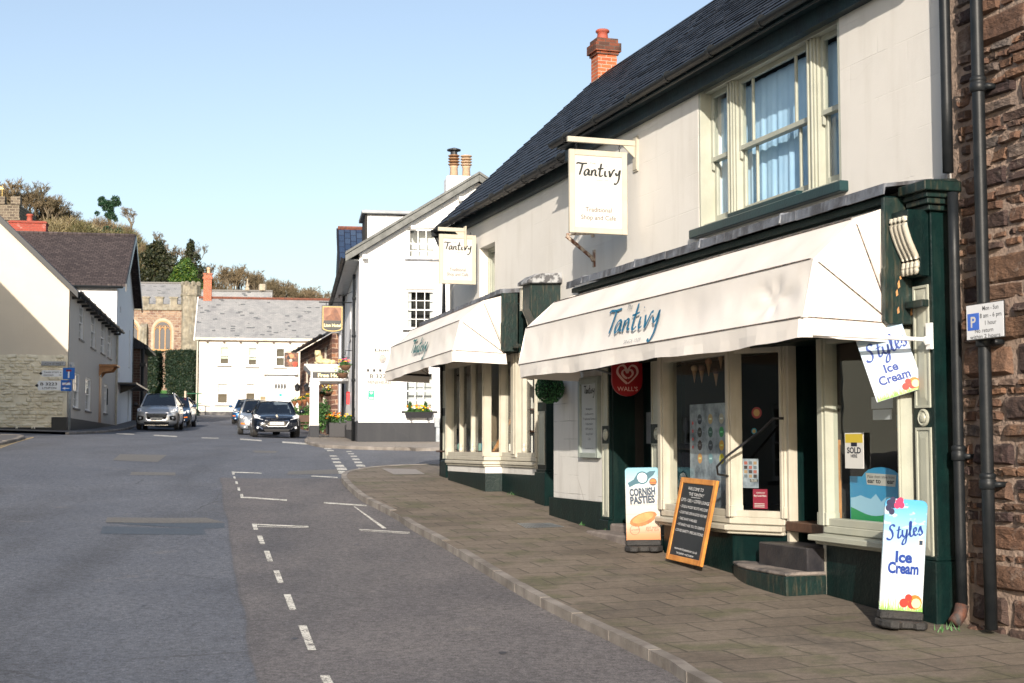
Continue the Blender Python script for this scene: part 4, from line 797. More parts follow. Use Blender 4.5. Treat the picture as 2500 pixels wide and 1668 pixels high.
def awning(label, s0, s1, T0, T1, prof, piv, drop, seed, dent=None):
    """prof: ribs (n, z) from the wall outwards at end s0; T0/T1 height shift at the two ends"""
    aw = thing('awning', label, 'awning', FAC, ((s0 + s1) / 2, piv[0], piv[1])); r = random.Random(seed); ph = [r.uniform(0, 6) for _ in range(8)]
    sh = lambda s: T0 + (T1 - T0) * (s - s0) / (s1 - s0)
    def wob(s, k): return .006 * math.sin(s * 2.1 + ph[k % 8]) + .004 * math.sin(s * 5.3 + ph[(k + 3) % 8])
    mb = MB(FAC)
    for j in range(len(prof) - 1):
        (n0, z0), (n1, z1) = prof[j], prof[j + 1]; nx, nz = (z0 - z1), (n1 - n0); l = math.hypot(nx, nz); nx /= l; nz /= l
        def fn(u, v):
            s = s0 + (s1 - s0) * u; e_ = min(s - s0, s1 - s); sag = -.034 * math.sin(math.pi * v) * (.6 + .4 * math.sin(math.pi * u)) + wob(s, j) * math.sin(math.pi * v) * 1.3 + .006 * math.sin(s * 9 + v * 7 + ph[j]) * math.exp(-e_ * 1.1) * math.sin(math.pi * v) + .0015 * math.sin(s * 17 + v * 3 + ph[j + 2]) * math.sin(math.pi * v)
            if dent: 
                d = math.hypot((s - dent[0]) / .55, (v - dent[1] if j == dent[2] else 2) / .45); a = math.atan2(v - dent[1], (s - dent[0]) * 1.3)
                if d < 1: sag += (1 - d) * (-.05 + .022 * math.cos(a * 5)) 
            return (s, n0 + (n1 - n0) * v + nx * sag, z0 + (z1 - z0) * v + nz * sag + sh(s))
        mb.grid(fn, 120, 12)
    part('canopy', mb, CANVAS, aw, smooth=True)
    for s, sg in ((s0, -1), (s1, 1)):            # fan-shaped ends folding to the pivot
        mb = MB(FAC)
        for j in range(len(prof) - 1):
            a, b = prof[j], prof[j + 1]
            def fn(u, v):
                n = a[0] + (b[0] - a[0]) * u; z = a[1] + (b[1] - a[1]) * u; q = v * .999; sag = math.sin(math.pi * u) * math.sin(math.pi * v) * (.045 + .012 * math.sin(u * 9 + v * 5 + ph[j]))
                return (s - sg * sag + sg * .012 * math.sin(v * 9 + ph[j]) * u * (1 - u) * 2, n + (piv[0] - n) * q, z + (piv[1] - z) * q + sh(s))
            mb.grid(fn, 8, 12)
        part('side', mb, CANVAS, aw, smooth=True)
    e = prof[-1]; c = .07
    path = [(s0, piv[0] - .02), (s0, e[0] - c), (s0 + c * .3, e[0] - c * .3), (s0 + c, e[0])] + [(s0 + c + (s1 - s0 - 2 * c) * k / 40, e[0]) for k in range(1, 40)] + [(s1 - c, e[0]), (s1 - c * .3, e[0] - c * .3), (s1, e[0] - c), (s1, piv[0] - .02)]
    mb = MB(FAC)
    def zt(s, n): t = (n - piv[0]) / (e[0] - piv[0]); return piv[1] + (e[1] - piv[1]) * t + sh(s)
    P = [];
    for s, n in path: P.append([(s + .0, n + (.018 * math.sin(s * 3.1 + ph[1]) + .01 * math.sin(s * 8.7 + ph[4])) * k, zt(s, n) - drop * k - (.014 * math.sin(s * 1.7 + ph[2]) + .005 * math.sin(s * 6.1 + ph[5])) * k) for k in (0, .5, 1)])
    for a, b in zip(P, P[1:]):
        for k in range(2): mb.poly(a[k], b[k], b[k + 1], a[k + 1])
    part('valance', mb, CANVAS, aw, smooth=True)
    for j in range(1, len(prof)):
        n, z = prof[j]; mb = MB(FAC); pts = [(s0, piv[0], piv[1] + sh(s0))] + [(s0 - .004, piv[0] + (n - piv[0]) * t, piv[1] + (z - piv[1]) * t + .004 + sh(s0)) for t in (.3, .6, .93)] + [(s0 + .05 + (s1 - s0 - .1) * k / 30, n + .004 + wob(s0 + (s1 - s0) * k / 30, j) * .3, z + .005 + sh(s0 + (s1 - s0) * k / 30)) for k in range(31)] + [(s1 + .004, piv[0] + (n - piv[0]) * t, piv[1] + (z - piv[1]) * t + .004 + sh(s1)) for t in (.93, .5)] + [(s1, piv[0], piv[1] + sh(s1))]
        mb.tube(pts, .0065, 5); part('seam', mb, SEAM, aw)
    return aw
def fold_text(mb, zc, prof, j, sh=0):            # lay lettering drawn on an upright plane onto a sloping panel
    (n0, z0), (n1, z1) = prof[j], prof[j + 1]
    mb.v = [(x, n0 + (n1 - n0) * (z0 + sh - z) / (z0 - z1) + .006 + .0 * y, z) for x, y, z in mb.v]
blue = flat('teal_blue_ink', (.01, .13, .24), .6); greyink = flat('grey_ink', (.22, .24, .25), .7); dkink = flat('dark_ink', (.015, .02, .022), .6)
PR = [(.36, 2.06), (.72, 1.93), (1.12, 1.57), (1.23, 1.07)]; PV = (.36, 1.04)
aw1 = awning('long cream canvas awning over the near shopfront with mouldy seams and blue script lettering', .43, 8.0, 0, 0, PR, PV, .18, 1, (1.1, .55, 2))
mb = MB(FAC); strokes(mb, TANT, 4.92, 1.25, 0, .165, .11, kx=1.4); fold_text(mb, 0, PR, 2); mb.v = [(x, y + .004, z) for x, y, z in mb.v]; part('lettering', mb, blue, aw1)
mb = MB(FAC); text(mb, 'The', 4.35, 1.49, 0, .1, shear=.2, bold=-.01); text(mb, 'SINCE 1939', 4.1, 1.11, 0, .055, width=.46, shear=.2, bold=-.012); fold_text(mb, 0, PR, 2); mb.v = [(x, y + .004, z) for x, y, z in mb.v]; part('small_lettering', mb, greyink, aw1)
PR2 = [(.22, 2.42), (.62, 2.31), (1.0, 1.98), (1.12, 1.5)]
aw2 = awning('shorter cream canvas awning over the farther shopfront beside the street corner', 11.62, 16.4, 0, -.12, PR2, (.25, 1.47), .16, 2)
mb = MB(FAC); strokes(mb, TANT, 14.5, 1.62, 0, .145, .17, kx=1.2); fold_text(mb, 0, PR2, 2, -.06); mb.v = [(x, y + .01, z) for x, y, z in mb.v]; part('lettering', mb, flat('green_ink', (.02, .14, .14)), aw2)
w = MB(FAC); w.tube([(.4, 1.15, .93), (.1, .24, .88)], .018, 8); part('arm', w, whitep, aw1); w = MB(FAC); w.box(.06, .13, .215, .24, .8, 1.02); w.tube([(.1, .24, .85), (.1, .27, .9)], .03, 8); part('arm_bracket', w, whitep, aw1)
w = MB(FAC); w.tube([(6.4, .36, .85), (6.2, 1.1, 1.0)], .015, 6); part('arm', w, galv, aw1)
w = MB(FAC); w.tube([(16.4, .2, 1.33), (16.3, 1.0, 1.36)], .02, 6); part('arm', w, black, aw2)
# ------------------------------------------------------------ hanging signs
signc = M('cream_sign_paint', (.45, .41, .33), (.4, .37, .29), 5, .45, .05, streak=(.5, .44, .35)); signw = M('sign_white', (.52, .5, .465), (.49, .47, .44), 2, .5, 0)
def hanging(label, s, x0, x1, z0, z1, arm, plate, grp='cream hanging shop signs'):
    f = PERP(s); t = thing('hanging_sign', label, 'shop sign', f, (x1, 0, arm), grp); w = MB(f); d = .028; b = .075
    w.box(x0, x0 + b, -d, d, z0, z1); w.box(x1 - b, x1, -d, d, z0, z1); w.box(x0 + b, x1 - b, -d, d, z0, z0 + b); w.box(x0 + b, x1 - b, -d, d, z1 - b, z1); w.box(x0 + b, x1 - b, -.012, .012, z0 + b, z1 - b)
    w2 = MB(f); w2.box(x0 + b * .55, x1 - b * .55, d, d + .008, z0 + b * .5, z0 + b * .62); w2.box(x0 + b * .55, x1 - b * .55, d, d + .008, z1 - b * .62, z1 - b * .5)
    part('frame', w, signc, t, bevel=.006); w = MB(f); w.box(x0 + b, x1 - b, .0125, .016, z0 + b, z1 - b); P = part('board', w, signw, t)
    m = (x0 + x1) / 2; W_ = x1 - x0 - 2 * b; l = MB(f); strokes(l, TANT, m + W_ * .46, z1 - (z1 - z0) * .31, .0175, W_ * .92 / 6.2, .16); part('lettering', l, dkink, P)
    l = MB(f); text(l, 'Traditional', m, z0 + (z1 - z0) * .26, .018, .085, W_ * .56, bold=.008); text(l, 'Shop and Café', m, z0 + (z1 - z0) * .165, .018, .085, W_ * .74, bold=.008); text(l, 'THE', m + W_ * .12, z1 - (z1 - z0) * .17, .018, .035, W_ * .13, bold=-.01); text(l, 'SINCE 1939', m - W_ * .08, z1 - (z1 - z0) * .365, .018, .022, W_ * .25, bold=-.01); part('small_lettering', l, flat('warm_grey_ink', (.1, .09, .085)), P)
    w = MB(f); w.box(.02, x1 + .02, -.025, .025, arm - .035, arm + .035); w.prism([(.02, arm - .035), (.2, arm - .035), (.02, arm - .2)], 'y', -.012, .012); w.box(-.003, .02, -.07, .07, plate[0], plate[1]); w.box(.0195, .03, -.06, .06, plate[0] + .02, plate[1] - .02); part('bracket', w, signc, t, bevel=.004)
    for x in (x0 + .1, x1 - .1):
        w = MB(f); w.tube([(x, 0, arm - .035), (x, .01, arm - .06)], .007, 6)
        w.tube([(x + .012 * math.cos(a), .0, arm - .075 + .018 * math.sin(a)) for a in [k * .785 for k in range(9)]], .004, 5, False); w.tube([(x, 0, arm - .09), (x, 0, z1 - .01)], .006, 6); part('hook', w, iron, t)
    return t
hanging('larger cream hanging sign by the upstairs window of the near shop', 6.8, .14, .94, 2.71, 3.79, 3.92, (3.55, 4.02))
hanging('smaller-looking cream hanging sign over the farther shopfront, next to the drainpipe corner', 14.75, .0 + .1 + n2, .8 + n2, 2.93, 3.84, 3.93, (3.6, 4.0))
f = PERP(8.3); w = MB(f); w.tube([(.02, 0, 2.56), (.05, 0, 2.62), (.42, 0, 2.9)], .028, 8); w.tube([(.05, .0, 2.95), (.42, 0, 2.92)], .018, 6); w.box(.0, .02, -.035, .035, 2.48, 2.72); w.tube([(.03, 0, 2.9), (.03, 0, 3.0)], .022, 6)
t = solo('wall_bracket', 'small rusty angled bracket on the upstairs wall under the near hanging sign', 'bracket', w, M('rusty_cream_paint', (.45, .38, .3), (.16, .06, .03), 14, .7, .4, lo=.42, hi=.6), (0, 0, 2.6))
w = MB(FAC); rs = M('rust_run', (.46, .36, .28), (.55, .5, .45), 6, .8, 0)
# ------------------------------------------------------------ notice board on the block wall, topiary ball
t = thing('notice_board', 'tall narrow grey framed notice board on the white block wall', 'notice board', FAC, (7.68, .3, .36)); a, b, c, d = 7.32, 8.04, -.17, .89
w = MB(FAC); fr_ = M('grey_sage_frame', (.26, .3, .27), (.22, .25, .23), 5, .5, .05); w.box(a, a + .07, .3, .36, c, d); w.box(b - .07, b, .3, .36, c, d); w.box(a + .07, b - .07, .3, .36, c, c + .07); w.box(a + .07, b - .07, .3, .36, d - .07, d); w.box(a - .015, b + .015, .3, .35, d, d + .02); part('frame', w, fr_, t, bevel=.006)
w = MB(FAC); w.box(a + .07, b - .07, .3, .33, c + .07, d - .07); bb = part('board', w, M('grey_board', (.42, .45, .46), (.38, .41, .42), 3, .5, 0), t)
l = MB(FAC); m = (a + b) / 2; strokes(l, TANT, m + .19, .69, .333, .062, .17)
for i, s_ in enumerate(['Newsagents', 'Confectionery', 'Traditional Sweets', 'Tobacconist', 'Off Licence', 'Dairy/Food', 'Café']): text(l, s_, m, .47 - i * .067, .333, .045, len(s_) * .0245, bold=-.005)
text(l, 'www.tantivyexmoor.co.uk', m, -.05, .333, .022, .3); part('lettering', l, dkink, bb)
def leafball(fr, c, r, n, size, seed, sq=(1, 1, 1), fill=.0, shell=.18):
    mb = MB(fr); rn = random.Random(seed)
    for _ in range(n):
        d = Vector((rn.gauss(0, 1), rn.gauss(0, 1), rn.gauss(0, 1))).normalized(); q = r * (1 - shell * rn.random() ** 2 - fill * rn.random()); p = Vector((c[0] + d.x * q * sq[0], c[1] + d.y * q * sq[1], c[2] + d.z * q * sq[2]))
        u = Vector((rn.gauss(0, 1), rn.gauss(0, 1), rn.gauss(0, 1))); u = (u + d * .4).normalized(); w_ = u.cross(Vector((rn.gauss(0, 1), rn.gauss(0, 1), rn.gauss(0, 1)))).normalized(); s = size * rn.uniform(.6, 1.3)
        mb.poly(tuple(p - u * s), tuple(p + w_ * s * .5), tuple(p + u * s), tuple(p - w_ * s * .5))
    return mb
bc = (8.72, .52, .79); BOX = leafmat('box_leaves', (.01, .06, .018), (.03, .13, .035), (.05, .18, .06))
t = thing('topiary_ball', 'round clipped green topiary ball hanging before the white block wall', 'topiary ball', FAC, bc)
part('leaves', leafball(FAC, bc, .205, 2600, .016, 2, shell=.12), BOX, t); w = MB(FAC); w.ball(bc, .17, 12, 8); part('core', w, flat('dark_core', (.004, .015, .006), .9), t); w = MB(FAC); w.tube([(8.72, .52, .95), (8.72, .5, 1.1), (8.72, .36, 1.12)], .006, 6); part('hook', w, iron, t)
# ------------------------------------------------------------ round-bottomed red ice cream sign
f = PERP(6.0); t = thing('projecting_sign', 'red round-bottomed ice cream sign with a heart above the black door', 'ice cream sign', f, (.49, 0, .9)); x0, x1, zb = .29, .69, .595
pr = [(x0, 1.02), (x0, .78)] + [((x0 + x1) / 2 - .2 * math.cos(a), .78 - .185 * math.sin(a)) for a in [k * math.pi / 14 for k in range(1, 14)]] + [(x1, .78), (x1, 1.02)]
w = MB(f); w.prism(pr, 'y', -.02, .02); part('board', w, M('red_enamel', (.28, .008, .014), (.24, .006, .012), 3, .35, 0), t, bevel=.003)
l = MB(f); H = []
for k in (1, .52):
    for sg in (1, -1): H.append([(0, .25 * k - .05), (sg * .3 * k, .72 * k - .05), (sg * .72 * k, .62 * k - .05), (sg * .85 * k, .15 * k - .05), (sg * .45 * k, -.35 * k - .05), (sg * .02, -.7 * k - .05 + .1 * (k < 1))])
strokes(l, H, .49, .865, .022, .155, .1); text(l, "WALL'S", .49, .66, .022, .075, .27, bold=.01); part('lettering', l, M('pink_white_ink', (.62, .4, .36), (.6, .38, .34), 3, .5, 0), t)
w = MB(f); w.tube([(-.1, 0, 1.03), (x1, 0, 1.03)], .012, 6); part('bracket', w, iron, t)
# ------------------------------------------------------------ swinging poster under the awning
def cloudy(name, top, bot, z0, z1, cl=.55):
    if name in MATS: return MATS[name]
    m, t, b = nt(name); v = vec(t); sp = t.nodes.new('ShaderNodeSeparateXYZ'); t.links.new(v, sp.inputs[0]); k = ramp(t, sp.outputs[2], z0, z1)
    c = mixc(t, k, bot, top); c = mixc(t, math_(t, 'MULTIPLY', ramp(t, noise(t, vec(t, 'obj', (1, 1, 1.9)), 9, 2), cl, cl + .06), math_(t, 'MULTIPLY', k, .85)), c, (.5, .54, .58)); t.links.new(c, b.inputs['Base Color']); b.inputs['Roughness'].default_value = .4; MATS[name] = m; return m
INK = flat('royal_blue_ink', (.005, .035, .22), .5)
def grassfringe(x0, x1, z0, y, h, seed):
    r = random.Random(seed); mb = MB(WR); n = int((x1 - x0) / .0045)
    for i in range(n):
        x = x0 + (x1 - x0) * i / n; k = h * r.uniform(.3, 1); d = r.uniform(-.02, .02); mb.poly((x - .003, y, z0), (x + .004, y, z0), (x + d, y, z0 + k))
    return mb
def fruit(p, f, cx, z, y, k):
    for dx, dz, r, m in ((-.0, 0, .055, flat('orange_print', (.6, .15, .02))), (.085, -.01, .034, flat('red_print', (.7, .03, .02))), (.05, .03, .028, flat('red_print', (.7, .03, .02))), (.025, -.02, .03, flat('red_print', (.7, .03, .02)))):
        l = MB(f); l.add([(cx + k * (dx + r * math.cos(a)), y + .0003 * (1 + dx * 40), z + k * (dz + r * math.sin(a))) for a in [q * .524 for q in range(12)]], [tuple(range(12))]); part('printed_fruit', l, m, p)
    l = MB(f); l.add([(cx - .01 * k + k * .036 * math.cos(a), y + .0012, z - .008 * k + k * .036 * math.sin(a)) for a in [q * .524 for q in range(12)]], [tuple(range(12))]); part('printed_orange_slice', l, flat('pale_orange_print', (.95, .6, .3)), p)
def rimmed(f, x0, x1, z0, z1, r, y0, y1):
    pr = [(x0, z0), (x1, z0)] + [(x1 - r + r * math.cos(a), z1 - r + r * math.sin(a)) for a in [k * math.pi / 10 for k in range(6)]] + [(x0 + r + r * math.cos(a), z1 - r + r * math.sin(a)) for a in [math.pi / 2 + k * math.pi / 10 for k in range(6)]]
    w = MB(f); w.prism(pr, 'y', y0, y1); return w
f0 = PERP(.38); TL, TR, BL, BR = (.52, .86), (.11, .95), (.37, .38), (-.03, .505)
f = f0 @ Matrix.Translation((.33, 0, .425)) @ Matrix.Rotation(R(-33), 4, 'Z') @ Matrix.Rotation(R(17.5), 4, 'Y')
t = thing('swinging_poster', 'pale blue ice cream poster swinging crooked under the right end of the awning', 'poster', f, (0, 0, .6))
w = MB(f); w.box(-.205, .205, -.006, .006, 0, .6); P = part('board', w, cloudy('poster_sky', (.27, .4, .54), (.45, .49, .54), -.45, -.1), t)
l = MB(f); strokes(l, STY, .165, .345, .0075, .078, .13, tilt=.12); text(l, 'Ice', .0, .215, .0075, .105, bold=.03); text(l, 'Cream', .0, .125, .0075, .105, .27, bold=.03); part('lettering', l, INK, P)
l = MB(f); text(l, 'Homemade on the farm', 0, .09, .0075, .028, .27); part('small_lettering', l, greyink, P)
l = grassfringe(-.2, .2, .002, .0078, .09, 3); l.F = f; part('printed_grass', l, M('printed_green', (.2, .45, .08), (.45, .55, .2), 14, .6, 0), P); fruit(P, f, -.14, .065, .008, .9)
w = MB(f); w.tube([(.1, 0, .6), (.12, 0, .7)], .004, 5); part('cord', w, iron, t)
# ------------------------------------------------------------ free-standing pavement signs
def foot(f, w_, d, h=.085):
    mb = MB(f); mb.prism([(-w_, -.02), (-w_ * .95, d * .55), (-w_ * .7, d), (-w_ * .35, d), (-w_ * .22, d * .72), (w_ * .22, d * .72), (w_ * .35, d), (w_ * .7, d), (w_ * .95, d * .55), (w_, -.02), (w_ * .7, -d), (-w_ * .7, -d)], 'z', 0, h * .7); mb.box(-w_ * .9, w_ * .9, -.05, .05, h * .7, h * 1.5); return mb
def swinger(name, label, cat, px, py, wpx, hpx, yaw, roll, lean=0):
    c = ghit(px, py, KH); w_ = wpx * c.y / 3472 / 2; h = hpx * c.y / 3472; d = Vector((-math.cos(yaw), math.sin(yaw)))
    f = frame(c.x, c.y, (d.x, d.y), c.z + .004) @ Matrix.Rotation(R(roll), 4, 'Y') ; t = thing(name, label, cat, f); part('base', foot(f, w_ * 1.12, .2), rubber, t, bevel=.012); return t, f, w_, h
t, f, hw, hh = swinger('pavement_sign', 'pasty pavement sign on a rubber base beside the chalkboard', 'pavement sign', 1572, 1346, 83, 176, R(4), 1.0)
z0 = .12; w = rimmed(f, -hw, hw, z0, z0 + hh, .04, -.012, .012)
def boards():
    m, tt, b = nt('pale_plank_print'); v = vec(tt); sp = tt.nodes.new('ShaderNodeSeparateXYZ'); tt.links.new(v, sp.inputs[0]); k = ramp(tt, sp.outputs[2], .1, .98)
    r_ = tt.nodes.new('ShaderNodeValToRGB'); e = r_.color_ramp.elements; e[0].position = 0; e[0].color = (.4, .13, .03, 1); e[1].position = 1; e[1].color = (.1, .3, .4, 1)
    for p_, c_ in ((.1, (.42, .2, .09, 1)), (.28, (.43, .37, .31, 1)), (.7, (.39, .42, .42, 1)), (.82, (.24, .4, .45, 1))): q = e.new(p_); q.color = c_
    tt.links.new(k, r_.inputs[0]); wv = math_(tt, 'FRACT', math_(tt, 'MULTIPLY', sp.outputs[2], 9.5)); col = mixc(tt, math_(tt, 'MULTIPLY', math_(tt, 'LESS_THAN', wv, .05), .45), r_.outputs[0], (.2, .15, .12)); tt.links.new(col, b.inputs['Base Color']); b.inputs['Roughness'].default_value = .35; return m
P = part('board', w, boards(), t, bevel=.003); l = MB(f); NAVY = flat('navy_ink', (.012, .03, .06)); text(l, 'CORNISH', 0, z0 + hh * .62, .014, .115, hw * 1.5, bold=.05, tilt=.06); text(l, 'PASTIES', 0, z0 + hh * .51, .014, .115, hw * 1.44, bold=.05, tilt=.06)
part('lettering', l, NAVY, P); k = hw / .2; l = MB(f)
zz = z0 + hh * .86; l.add([(x * k, .0135, zz + z * k) for x, z in ((.15, -.11), (.17, -.06), (.1, -.02), (.05, .06), (-.05, .055), (-.09, .075), (-.16, .08), (-.13, .03), (-.08, -.01), (-.04, -.055), (.03, -.065), (.08, -.075))], [tuple(range(12))]); l.add([(.075 * k * math.cos(a * .393), .014, zz + .075 * k * math.sin(a * .393)) for a in range(16)], [tuple(range(16))]); part('printed_map', l, flat('printed_teal', (.02, .09, .13)), P)
l = MB(f); l.add([(.058 * k * math.cos(a * .393), .015, zz + .058 * k * math.sin(a * .393)) for a in range(16)], [tuple(range(16))]); part('printed_disc', l, flat('pale_print', (.6, .7, .72)), P); l = MB(f); text(l, 'phat', 0, zz - .018, .0158, .06, .1, bold=.0); part('lettering', l, NAVY, P)
l = MB(f); l.add([(-.125 * k + .045 * k * math.cos(a * .524), .0142, zz - .05 + .045 * k * math.sin(a * .524)) for a in range(12)], [tuple(range(12))]); part('printed_badge', l, flat('printed_badge_ink', (.06, .03, .02)), P); l = MB(f); l.add([(-.125 * k + .037 * k * math.cos(a * math.pi / 8), .0148, zz - .052 + .037 * k * math.sin(a * math.pi / 8)) for a in range(9)], [tuple(range(9))]); l.box((-.16) * k, -.09 * k, .0147, .015, zz - .072, zz - .06); part('printed_sun', l, flat('orange_print', (.6, .15, .02)), P)
# the pasty: a crimped half-moon in low relief, as printed
def pasty(u, v):
    a = math.pi * u; r = v; x = .155 * math.cos(a) * r; z = (.105 * math.sin(a) if math.sin(a) > 0 else 0) * r; return (-x * k * 1.05 + 0, .0136 + .004 * (1 - v), z0 + hh * .27 + (z + .03 * (x / .155)) * k * 1.15)
l = MB(f); n_ = 26; pts = []
for i in range(n_): a = math.pi + math.pi * i / n_; q = 1 + .05 * (i % 2); pts.append((math.cos(a) * .16 * q, math.sin(a) * .075 * q))
for i in range(n_): a = math.pi * i / n_; pts.append((math.cos(a) * .16, math.sin(a) * .055))
ca, sa = math.cos(.3), math.sin(.3); T_ = lambda x, z, g_: (-(x * ca - z * sa) * k * g_, z0 + hh * .305 + (x * sa + z * ca) * k * g_ * 1.1)
l.add([(T_(x, z, 1)[0], .0145, T_(x, z, 1)[1]) for x, z in pts], [tuple(range(len(pts)))]); part('printed_pasty', l, M('baked_crust', (.42, .13, .02), (.28, .07, .01), 14, .5, 0), P)
l = MB(f); l.add([(T_(.13 * math.cos(a), .045 * math.sin(a) + .003, 1)[0], .0155, T_(.13 * math.cos(a), .045 * math.sin(a) + .003, 1)[1]) for a in [q * .393 for q in range(16)]], [tuple(range(16))]); part('printed_pasty_top', l, M('baked_crust_top', (.52, .22, .06), (.42, .15, .03), 10, .5, 0), P)
l = MB(f); text(l, 'eat well', -.1 * k, z0 + hh * .16, .014, .05, .14 * k, shear=.3); text(l, 'have fun', -.1 * k, z0 + hh * .125, .014, .05, .15 * k, shear=.3); text(l, 'cornwall', .1 * k, z0 + hh * .135, .014, .035, .11 * k, tilt=.1); strokes(l, [[(math.cos(a * .6), math.sin(a * .6)) for a in range(12)]], .1 * k, z0 + hh * .145, .014, .055 * k, .06); part('lettering', l, flat('brown_ink', (.2, .08, .04)), P)
# the tall blue one by the right pilaster
t, f, hw, hh = swinger('pavement_sign', 'tall pale blue ice cream sign leaning on its rubber base by the right pilaster', 'pavement sign', 2196, 1532, 107, 268, R(-6), -4.4)
z0 = .13; w = rimmed(f, -hw, hw, z0, z0 + hh, .05, -.012, .012); P = part('board', w, cloudy('board_sky', (.07, .32, .52), (.47, .52, .55), .45, 1.0, .56), t, bevel=.003); k = hw / .19
l = MB(f); strokes(l, STY, hw * .8, z0 + hh * .625, .014, hw * .36, .14, tilt=.2); text(l, 'Ice', .0, z0 + hh * .435, .014, .13 * k, bold=.045); text(l, 'Cream', 0, z0 + hh * .335, .014, .13 * k, hw * 1.45, bold=.045); part('lettering', l, INK, P)
l = MB(f); text(l, 'Homemade on the farm', 0, z0 + hh * .29, .014, .03 * k, hw * 1.4); part('small_lettering', l, greyink, P); l = grassfringe(-hw + .002, hw - .002, z0 + .002, .0138, .14, 5); l.F = f; part('printed_grass', l, bpy.data.materials['printed_green'], P); fruit(P, f, -hw * .62, z0 + hh * .085, .0145, 1.15 * k)
rb = random.Random(2)
for nm_, mm, cs in (('printed_blackberry', flat('blackberry_print', (.02, .02, .06)), ((.155, .035), (.125, .06), (.12, .015), (.16, -.01), (.13, -.04))), ('printed_raspberry', flat('raspberry_print', (.7, .03, .1)), ((.075, .045), (.055, .06), (.045, .02), (.085, .015)))):
    l = MB(f)
    for cx_, cz_ in cs: l.add([(cx_ * k + .026 * k * math.cos(a), .014 + .0004 * rb.random(), z0 + hh - .04 + (cz_ - .03) * k + .028 * k * math.sin(a)) for a in [q * .524 for q in range(12)]], [tuple(range(12))])
    part(nm_, l, mm, P)
l = MB(f); l.box(-.165 * k, -.125 * k, .013, .0142, z0 + hh * .54, z0 + hh * .65); part('printed_label', l, signw, P); l = MB(f); l.box(-.16 * k, -.13 * k, .0143, .0147, z0 + hh * .6, z0 + hh * .64); part('printed_emblem', l, NAVY, P)
# ------------------------------------------------------------ chalkboard leaning on the window sill
b0 = ghit(1632, 1359, KH); b1 = ghit(1717, 1383, KH); S0, S1 = fs(1632, .72, 1359), fs(1718, .72, 1383); gz = (b0.z + b1.z) / 2 + .01; top = fz(1715, 1172, .53)
o = FAC @ Vector((S1, .74, gz)); lean = math.atan2(.19, top - gz); f = frame(o.x, o.y, (-.3115, .9502), gz) @ Matrix.Rotation(R(-1.2), 4, 'Y') @ Matrix.Rotation(lean, 4, 'X'); W_ = S0 - S1; H_ = math.hypot(.19, top - gz)
t = thing('chalkboard', 'wood framed black chalkboard leaning against the shop window sill', 'chalkboard', f, (W_ / 2, 0, 0)); b = .06
w = MB(f); w.box(0, b, -.015, .02, 0, H_); w.box(W_ - b, W_, -.015, .02, 0, H_); w.box(b, W_ - b, -.015, .019, 0, b); w.box(b, W_ - b, -.015, .019, H_ - b, H_); part('frame', w, M('orange_pine', (.55, .24, .05), (.4, .15, .03), 7, .4, .2, 20, streak=(.25, .1, .03)), t, bevel=.005)
w = MB(f); w.box(b, W_ - b, -.01, .008, b, H_ - b); P = part('board', w, M('blackboard', (.012, .015, .018), (.02, .023, .026), 4, .6, .05), t); l = MB(f); m = W_ / 2
def hand(s_, x, z, h, w_): text(l, s_, x, z, .0095, h, w_, shear=.12, bold=-.004, tilt=-.02)
iw = W_ - 2 * b; hand('WELCOME TO', m + iw * .05, H_ * .855, .05, iw * .5); hand("'THE TANTIVY'", m, H_ * .79, .05, iw * .5); l.box(m - iw * .15, m + iw * .15, .009, .0095, H_ * .772, H_ * .776)
hand('GIFTS + DELI + COFFEE LOUNGE', m, H_ * .71, .05, iw * .92)
for i, s_ in enumerate(['~ DOGS & MUDDY BOOTS WELCOME', '~ COURTYARD OPEN IN GOOD WEATHER', '~ TAKE AWAY AVAILABLE', '~ WE KINDLY ASK YOU TO OBSERVE', '   COVID SAFETY PRECAUTIONS']): hand(s_, m + iw * (.0 if i != 2 else .13), H_ * (.635 - .072 * i), .042, iw * (.9 if i != 2 else .62))
hand('www.tantivyexmoor.co.uk', m, H_ * .135, .04, iw * .75); hand('FACEBOOK + INSTAGRAM', m, H_ * .085, .03, iw * .55); part('lettering', l, M('chalk', (.75, .75, .74), (.6, .6, .6), 20, .9, 0), P)
# ------------------------------------------------------------ things in the shop windows (each stands or hangs inside by itself)
def card(name, label, cat, fr, x0, x1, z0, z1, y, m, th=.004): w = MB(fr); w.box(x0, x1, y, y + th, z0, z1); return solo(name, label, cat, w, m, ((x0 + x1) / 2, y, z0))
def onfac(px0, px1, py0, py1, n): return fs(px1, n), fs(px0, n), fz((px0 + px1) / 2, py1, n), fz((px0 + px1) / 2, py0, n)
a, b, c, d = onfac(2062, 2107, 1057, 1144, .24)
t = thing('window_sticker', 'yellow and white SOLD HERE notice inside the right window', 'window notice', FAC, ((a + b) / 2, .235, c)); w = MB(FAC); w.box(a, b, .232, .236, c, d); P = part('card', w, M('yellow_white_print', (.6, .6, .58), (.58, .58, .55), 3, .5, 0), t)
w = MB(FAC); w.box(a + .01, b - .01, .236, .2372, c + (d - c) * .72, d - .01); part('printed_band', w, flat('mustard_print', (.55, .42, .04)), P); l = MB(FAC); m = (a + b) / 2; text(l, 'SOLD', m, c + (d - c) * .43, .2378, .075, (b - a) * .75, bold=.03); text(l, 'HERE', m, c + (d - c) * .31, .2378, .04, (b - a) * .35, bold=.02); l.box(m - .05, m + .05, .236, .2376, c + (d - c) * .62, c + (d - c) * .73); part('lettering', l, flat('indigo_ink', (.01, .012, .03)), P)
